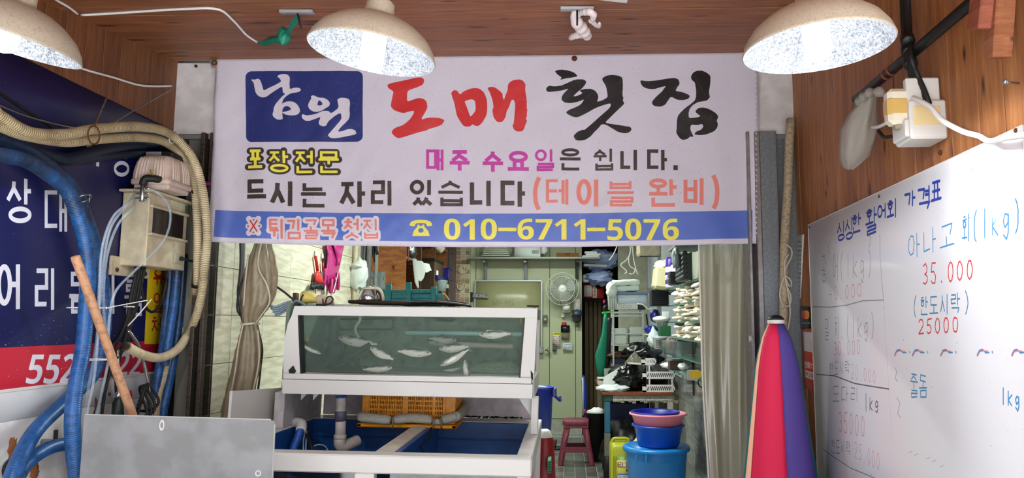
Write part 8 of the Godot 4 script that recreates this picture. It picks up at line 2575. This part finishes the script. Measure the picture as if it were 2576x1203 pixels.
	b(true); lathe([Vector2(0.01, 0), Vector2(0.05, 0), Vector2(0.052, 0.01), Vector2(0.052, 0.15), Vector2(0.045, 0.165)], a, 22, Basis(), 1, 1, true); obj("body", mk(Color(0.72, 0.7, 0.8), 0.4), o)
	b(true); lathe([Vector2(0.047, 0.165), Vector2(0.047, 0.22), Vector2(0.035, 0.24), Vector2(0.005, 0.243)], a, 22); obj("cap", mk(Color(0.25, 0.05, 0.5), 0.4), o)
	b(true); lathe([Vector2(0.053, 0.03), Vector2(0.053, 0.06)], a, 22); lathe([Vector2(0.053, 0.1), Vector2(0.053, 0.12)], a, 22); obj("band", mk(Color(0.25, 0.1, 0.5), 0.5), o); done(o)
	b(true)
	a = on.call(1712, 0, 1.75)
	for i in 40: 
		var d := Vector3(sin(i * 2.4), 0.5 + 0.5 * sin(i * 1.1), cos(i * 2.4)).normalized()
		tube([a + Vector3(0, 0.17, 0), a + Vector3(0, 0.17, 0) + d * 0.075], func(s): return 0.008 - 0.005 * s, 5)
	one("blue_duster", "fluffy bright blue duster on the topmost glass shelf", "duster", mk(Color(0.06, 0.3, 0.75), 0.8))
	b(true); blob(a + Vector3(-0.01, 0.1, 0.0), Vector3(0.13, 0.12, 0.14), 0.2, 6); one("white_bag", "white crumpled bag under the blue duster", "bag", mk(Color(0.82, 0.85, 0.85), 0.5))
	o = thing("black_basket", "small black slatted basket with a wire handle on the topmost glass shelf", "basket")
	a = on.call(1703, 0, 1.72)
	b()
	for i in 8: bx(a + Vector3(0, 0.012 + i * 0.012, 0), Vector3(0.11, 0.006, 0.13))
	bx(a + Vector3(0, 0.05, 0), Vector3(0.1, 0.09, 0.12)); obj("basket", mk(Color(0.06, 0.07, 0.09), 0.5), o)
	b(true); tube(spl([a + Vector3(-0.05, 0.09, 0.06), a + Vector3(-0.08, 0.05, 0.08), a + Vector3(-0.06, 0.0, 0.08), a + Vector3(0.0, 0.0, 0.07)], 0.012), 0.004, 6); obj("handle", M.steel, o); done(o)
	b(true); lathe([Vector2(0.018, 0), Vector2(0.018, 0.04), Vector2(0.006, 0.12), Vector2(0.002, 0.13)], a + Vector3(0.04, 0.09, 0.02), 14); one("blue_nozzle", "pointed dark blue bottle nozzle above the black basket", "nozzle", mk(Color(0.05, 0.13, 0.45), 0.4))
	o = thing("grey_mat", "dark grey ribbed mat folded on the topmost glass shelf", "mat")
	a = on.call(1735, 0, 1.2)
	b(true)
	for i in 6: tube([a + Vector3(-0.05, 0.02 + i * 0.028, -0.16), a + Vector3(-0.05, 0.025 + i * 0.03, 0.16)], 0.017, 10)
	sm_off(); bx(a + Vector3(-0.03, 0.09, 0), Vector3(0.05, 0.17, 0.32)); obj("roll", mk(Color(0.15, 0.17, 0.17), 0.6), o); done(o)
	b(true); blob(a + Vector3(-0.09, 0.15, 0.05), Vector3(0.05, 0.13, 0.07), 0.25, 4); one("clear_wrap", "twist of clear plastic before the grey ribbed mat", "plastic", mk(Color(0.5, 0.54, 0.54), 0.3))
	b(); bar(on.call(1718, 0, 1.55) + Vector3(0, 0.235, 0), on.call(1758, 0, 0.85) + Vector3(0, 0.235, 0), 0.2, 0.012); one("grey_shelf", "grey board shelf above the topmost glass shelf", "shelf", mk(Color(0.42, 0.41, 0.39), 0.6))
	b(true); blob(on.call(1722, 0, 1.4) + Vector3(0, 0.29, 0), Vector3(0.1, 0.1, 0.14), 0.15, 4); one("white_roll", "white bundle with a brown band on the grey board shelf", "roll", M.cloth)
	b(); bx(on.call(1738, 0, 1.15) + Vector3(0, 0.3, 0), Vector3(0.1, 0.12, 0.08), 0.005, Basis(Vector3(0, 0, 1), 0.4)); one("blue_box", "navy and white packet on the grey board shelf", "packet", mk(Color(0.08, 0.1, 0.5), 0.5))
	o = thing("black_crate", "black slatted crate on the second glass shelf, left of the gloves", "crate")
	a = on.call(1658, 1, 2.6) + Vector3(0, 0.0, 0)
	b()
	for i in 9: bx(a + Vector3(0, 0.01 + i * 0.0155, 0.1), Vector3(0.15, 0.009, 0.01))
	bx(a + Vector3(0, 0.07, 0), Vector3(0.14, 0.13, 0.18)); obj("crate", mk(Color(0.05, 0.06, 0.09), 0.5), o); done(o)
	b(); bx(a + Vector3(0.02, 0.16, 0), Vector3(0.09, 0.05, 0.1), 0.01); one("brown_pouch", "brown pouch on top of the black slatted crate", "pouch", mk(Color(0.2, 0.12, 0.09), 0.7))
	b(true); blob(on.call(1648, 2, 2.75) + Vector3(0, 0.05, 0), Vector3(0.09, 0.11, 0.14), 0.1, 4); one("blue_scoop", "dark blue scoop left of the gloves on the third glass shelf", "scoop", mk(Color(0.05, 0.1, 0.4), 0.4))
	b(true); blob(on.call(1664, 2, 2.2) + Vector3(0, 0.02, 0), Vector3(0.14, 0.05, 0.16), 0.05, 4); one("white_plate", "white plate edge left of the gloves on the third glass shelf", "plate", M.white)
	b(); bx(on.call(1669, 3, 2.25) + Vector3(0, 0.045, 0.05), Vector3(0.085, 0.08, 0.12), 0.003); one("green_box", "green box on the fourth glass shelf, left of the gloves", "box", mk(Color(0.02, 0.3, 0.16), 0.5))
	b(true)
	for i in 6: cyl(on.call(1668 + i * 2, 3, 2.25) + Vector3(0, 0.08, 0), on.call(1667 + i * 3, 3, 2.25) + Vector3(0, 0.2, 0), 0.005, 6)
	one("straws", "clear straws standing behind the green box", "straws", clear(Color(0.8, 0.83, 0.83), 0.6))
	b(); bb(Vector3(W(1624, 841, 2.9).x, 1.335, FZ - 3.1), Vector3(0.9, 1.345, FZ - 2.8)); one("side_shelf", "small white side shelf between wire rack and gloves", "shelf", M.white)
	b(true); blob(on.call(1637, 3, 2.95) + Vector3(0, 0.05, 0), Vector3(0.11, 0.07, 0.1), 0.2, 3, 2); one("blue_toy", "bright blue plastic thing on the small side shelf", "clip", mk(Color(0.04, 0.16, 0.55), 0.4))
	b(); bx(on.call(1652, 3, 2.95) + Vector3(0, 0.03, 0), Vector3(0.08, 0.04, 0.08), 0.01); one("purple_packet", "dark purple packet on the small side shelf", "packet", mk(Color(0.16, 0.06, 0.3), 0.5))
	b(true); blob(W(1645, 853, 2.8) + Vector3(0, 0.01, 0), Vector3(0.11, 0.16, 0.1), 0.2, 5, 1.5, 20, 14, -1, Basis(), 0.4); one("small_bag", "little white bag hanging under the small side shelf", "bag", mk(Color(0.8, 0.83, 0.84), 0.5))
	o = thing("white_basket", "white slotted basket with a clear lid on the fifth glass shelf", "basket")
	a = on.call(1659, 4, 2.55)
	b(true); lathe([Vector2(0.045, 0.02), Vector2(0.062, 0.11), Vector2(0.066, 0.112)], a, 26, Basis(), 1, 1, true); obj("basket", M.white, o)
	b()
	for i in 7:
		for j in 4: bx(a + Vector3(-0.036 + i * 0.012, 0.035 + j * 0.018, 0.054 + j * 0.0025 - 0.0007 * (i - 3) * (i - 3)), Vector3(0.006, 0.01, 0.006), 0.001)
	obj("slots", M.dark, o).set_meta("kind", "stuff")
	b(true); lathe([Vector2(0.075, 0.113), Vector2(0.07, 0.13), Vector2(0.03, 0.14), Vector2(0.005, 0.142)], a, 26); obj("lid", clear(Color(0.75, 0.8, 0.85), 0.6, 0.3), o); done(o)
	b(true); cyl(on.call(1676, 4, 2.4) + Vector3(0, 0.06, 0), on.call(1680, 4, 2.4) + Vector3(0.025, 0.06, 0), 0.05, 20); cyl(on.call(1680, 4, 2.4) + Vector3(0.025, 0.06, 0), on.call(1683, 4, 2.4) + Vector3(0.05, 0.06, 0), 0.06, 20); one("pink_cup", "pink plastic cup lying on its side on the fifth glass shelf", "cup", mk(Color(0.7, 0.45, 0.42), 0.4))
	b(); bx(on.call(1668, 4, 2.45) + Vector3(0, 0.03, 0.05), Vector3(0.03, 0.06, 0.03)); one("green_tag", "small green tag between white basket and pink cup", "tag", mk(Color(0.02, 0.35, 0.2), 0.5))
	b(true); lathe([Vector2(0.01, 0), Vector2(0.09, 0), Vector2(0.1, 0.09), Vector2(0.105, 0.1)], on.call(1708, 4, 1.9) + Vector3(0, 0.005, 0), 26, Basis(), 1.3, 1, true); one("clear_box", "clear plastic box on the fifth glass shelf, right of the pink cup", "box", clear(Color(0.5, 0.54, 0.54), 0.5, 0.2))
	b(); bx(on.call(1697, 5, 1.95) + Vector3(0, 0.033, 0), Vector3(0.1, 0.062, 0.1), 0.003); one("brown_box", "small brown box on the lowest glass shelf", "box", mk(Color(0.24, 0.12, 0.09), 0.6))
	b(true); blob(on.call(1680, 5, 2.05) + Vector3(0, 0.025, 0), Vector3(0.11, 0.04, 0.1), 0.25, 4, 2); one("white_rag", "flat white rag left of the small brown box on the lowest shelf", "rag", M.paper)
	b(true); blob(on.call(1716, 5, 1.85) + Vector3(0, 0.03, 0), Vector3(0.07, 0.05, 0.1), 0.25, 5, 2); one("white_rag", "crumpled white rag right of the small brown box on the lowest shelf", "rag", M.paper)
	b(); bb(Vector3(0.86, 1.1, FZ - 2.75), Vector3(1.02, 1.15, FZ - 2.4)); one("glass_tray", "bluish glass tray behind the small brown box", "tray", mk(Color(0.35, 0.45, 0.45), 0.15))
	o = thing("price_star", "yellow star-shaped price card on the lowest glass shelf, by the curtain", "sign")
	a = W(1752, 942, 0.75)
	var star := PackedVector2Array()
	for i in 32: star.append(Vector2(cos(TAU * i / 32) * 0.042, sin(TAU * i / 32) * 0.026) * (1.0 if i % 2 else 0.8))
	b(); prism(star, -0.001, 0.002, Transform3D(Basis(), a)); obj("star", mk(Color(0.9, 0.75, 0.05), 0.5), o)
	b(); bx(a + Vector3(-0.02, -0.005, -0.004), Vector3(0.07, 0.06, 0.004)); obj("card", mk(Color(0.75, 0.7, 0.6), 0.6), o); done(o)
	b(true); tube(spl(wpts("1757,955 1756,965 1760,972 1768,976", 0.7), 0.01), 0.004, 6); one("black_wire", "thin black wire loop under the yellow star card", "wire", M.rubber)
	# white framed board on the side wall, farther back
	o = thing("side_board", "white framed board on the right wall behind the shelves, seen edgewise", "board")
	b(); bb(Vector3(1.035, 0.95, FZ - 5.6), Vector3(1.05, 2.3, FZ - 3.1)); obj("board", mk(Color(0.72, 0.76, 0.8), 0.25), o)
	b(); bb(Vector3(1.02, 0.93, FZ - 5.65), Vector3(1.05, 2.33, FZ - 5.58)); bb(Vector3(1.02, 2.28, FZ - 5.65), Vector3(1.05, 2.34, FZ - 3.05)); bb(Vector3(1.02, 1.83, FZ - 5.6), Vector3(1.045, 1.87, FZ - 3.1)); obj("frame", M.alu, o)
	done(o)
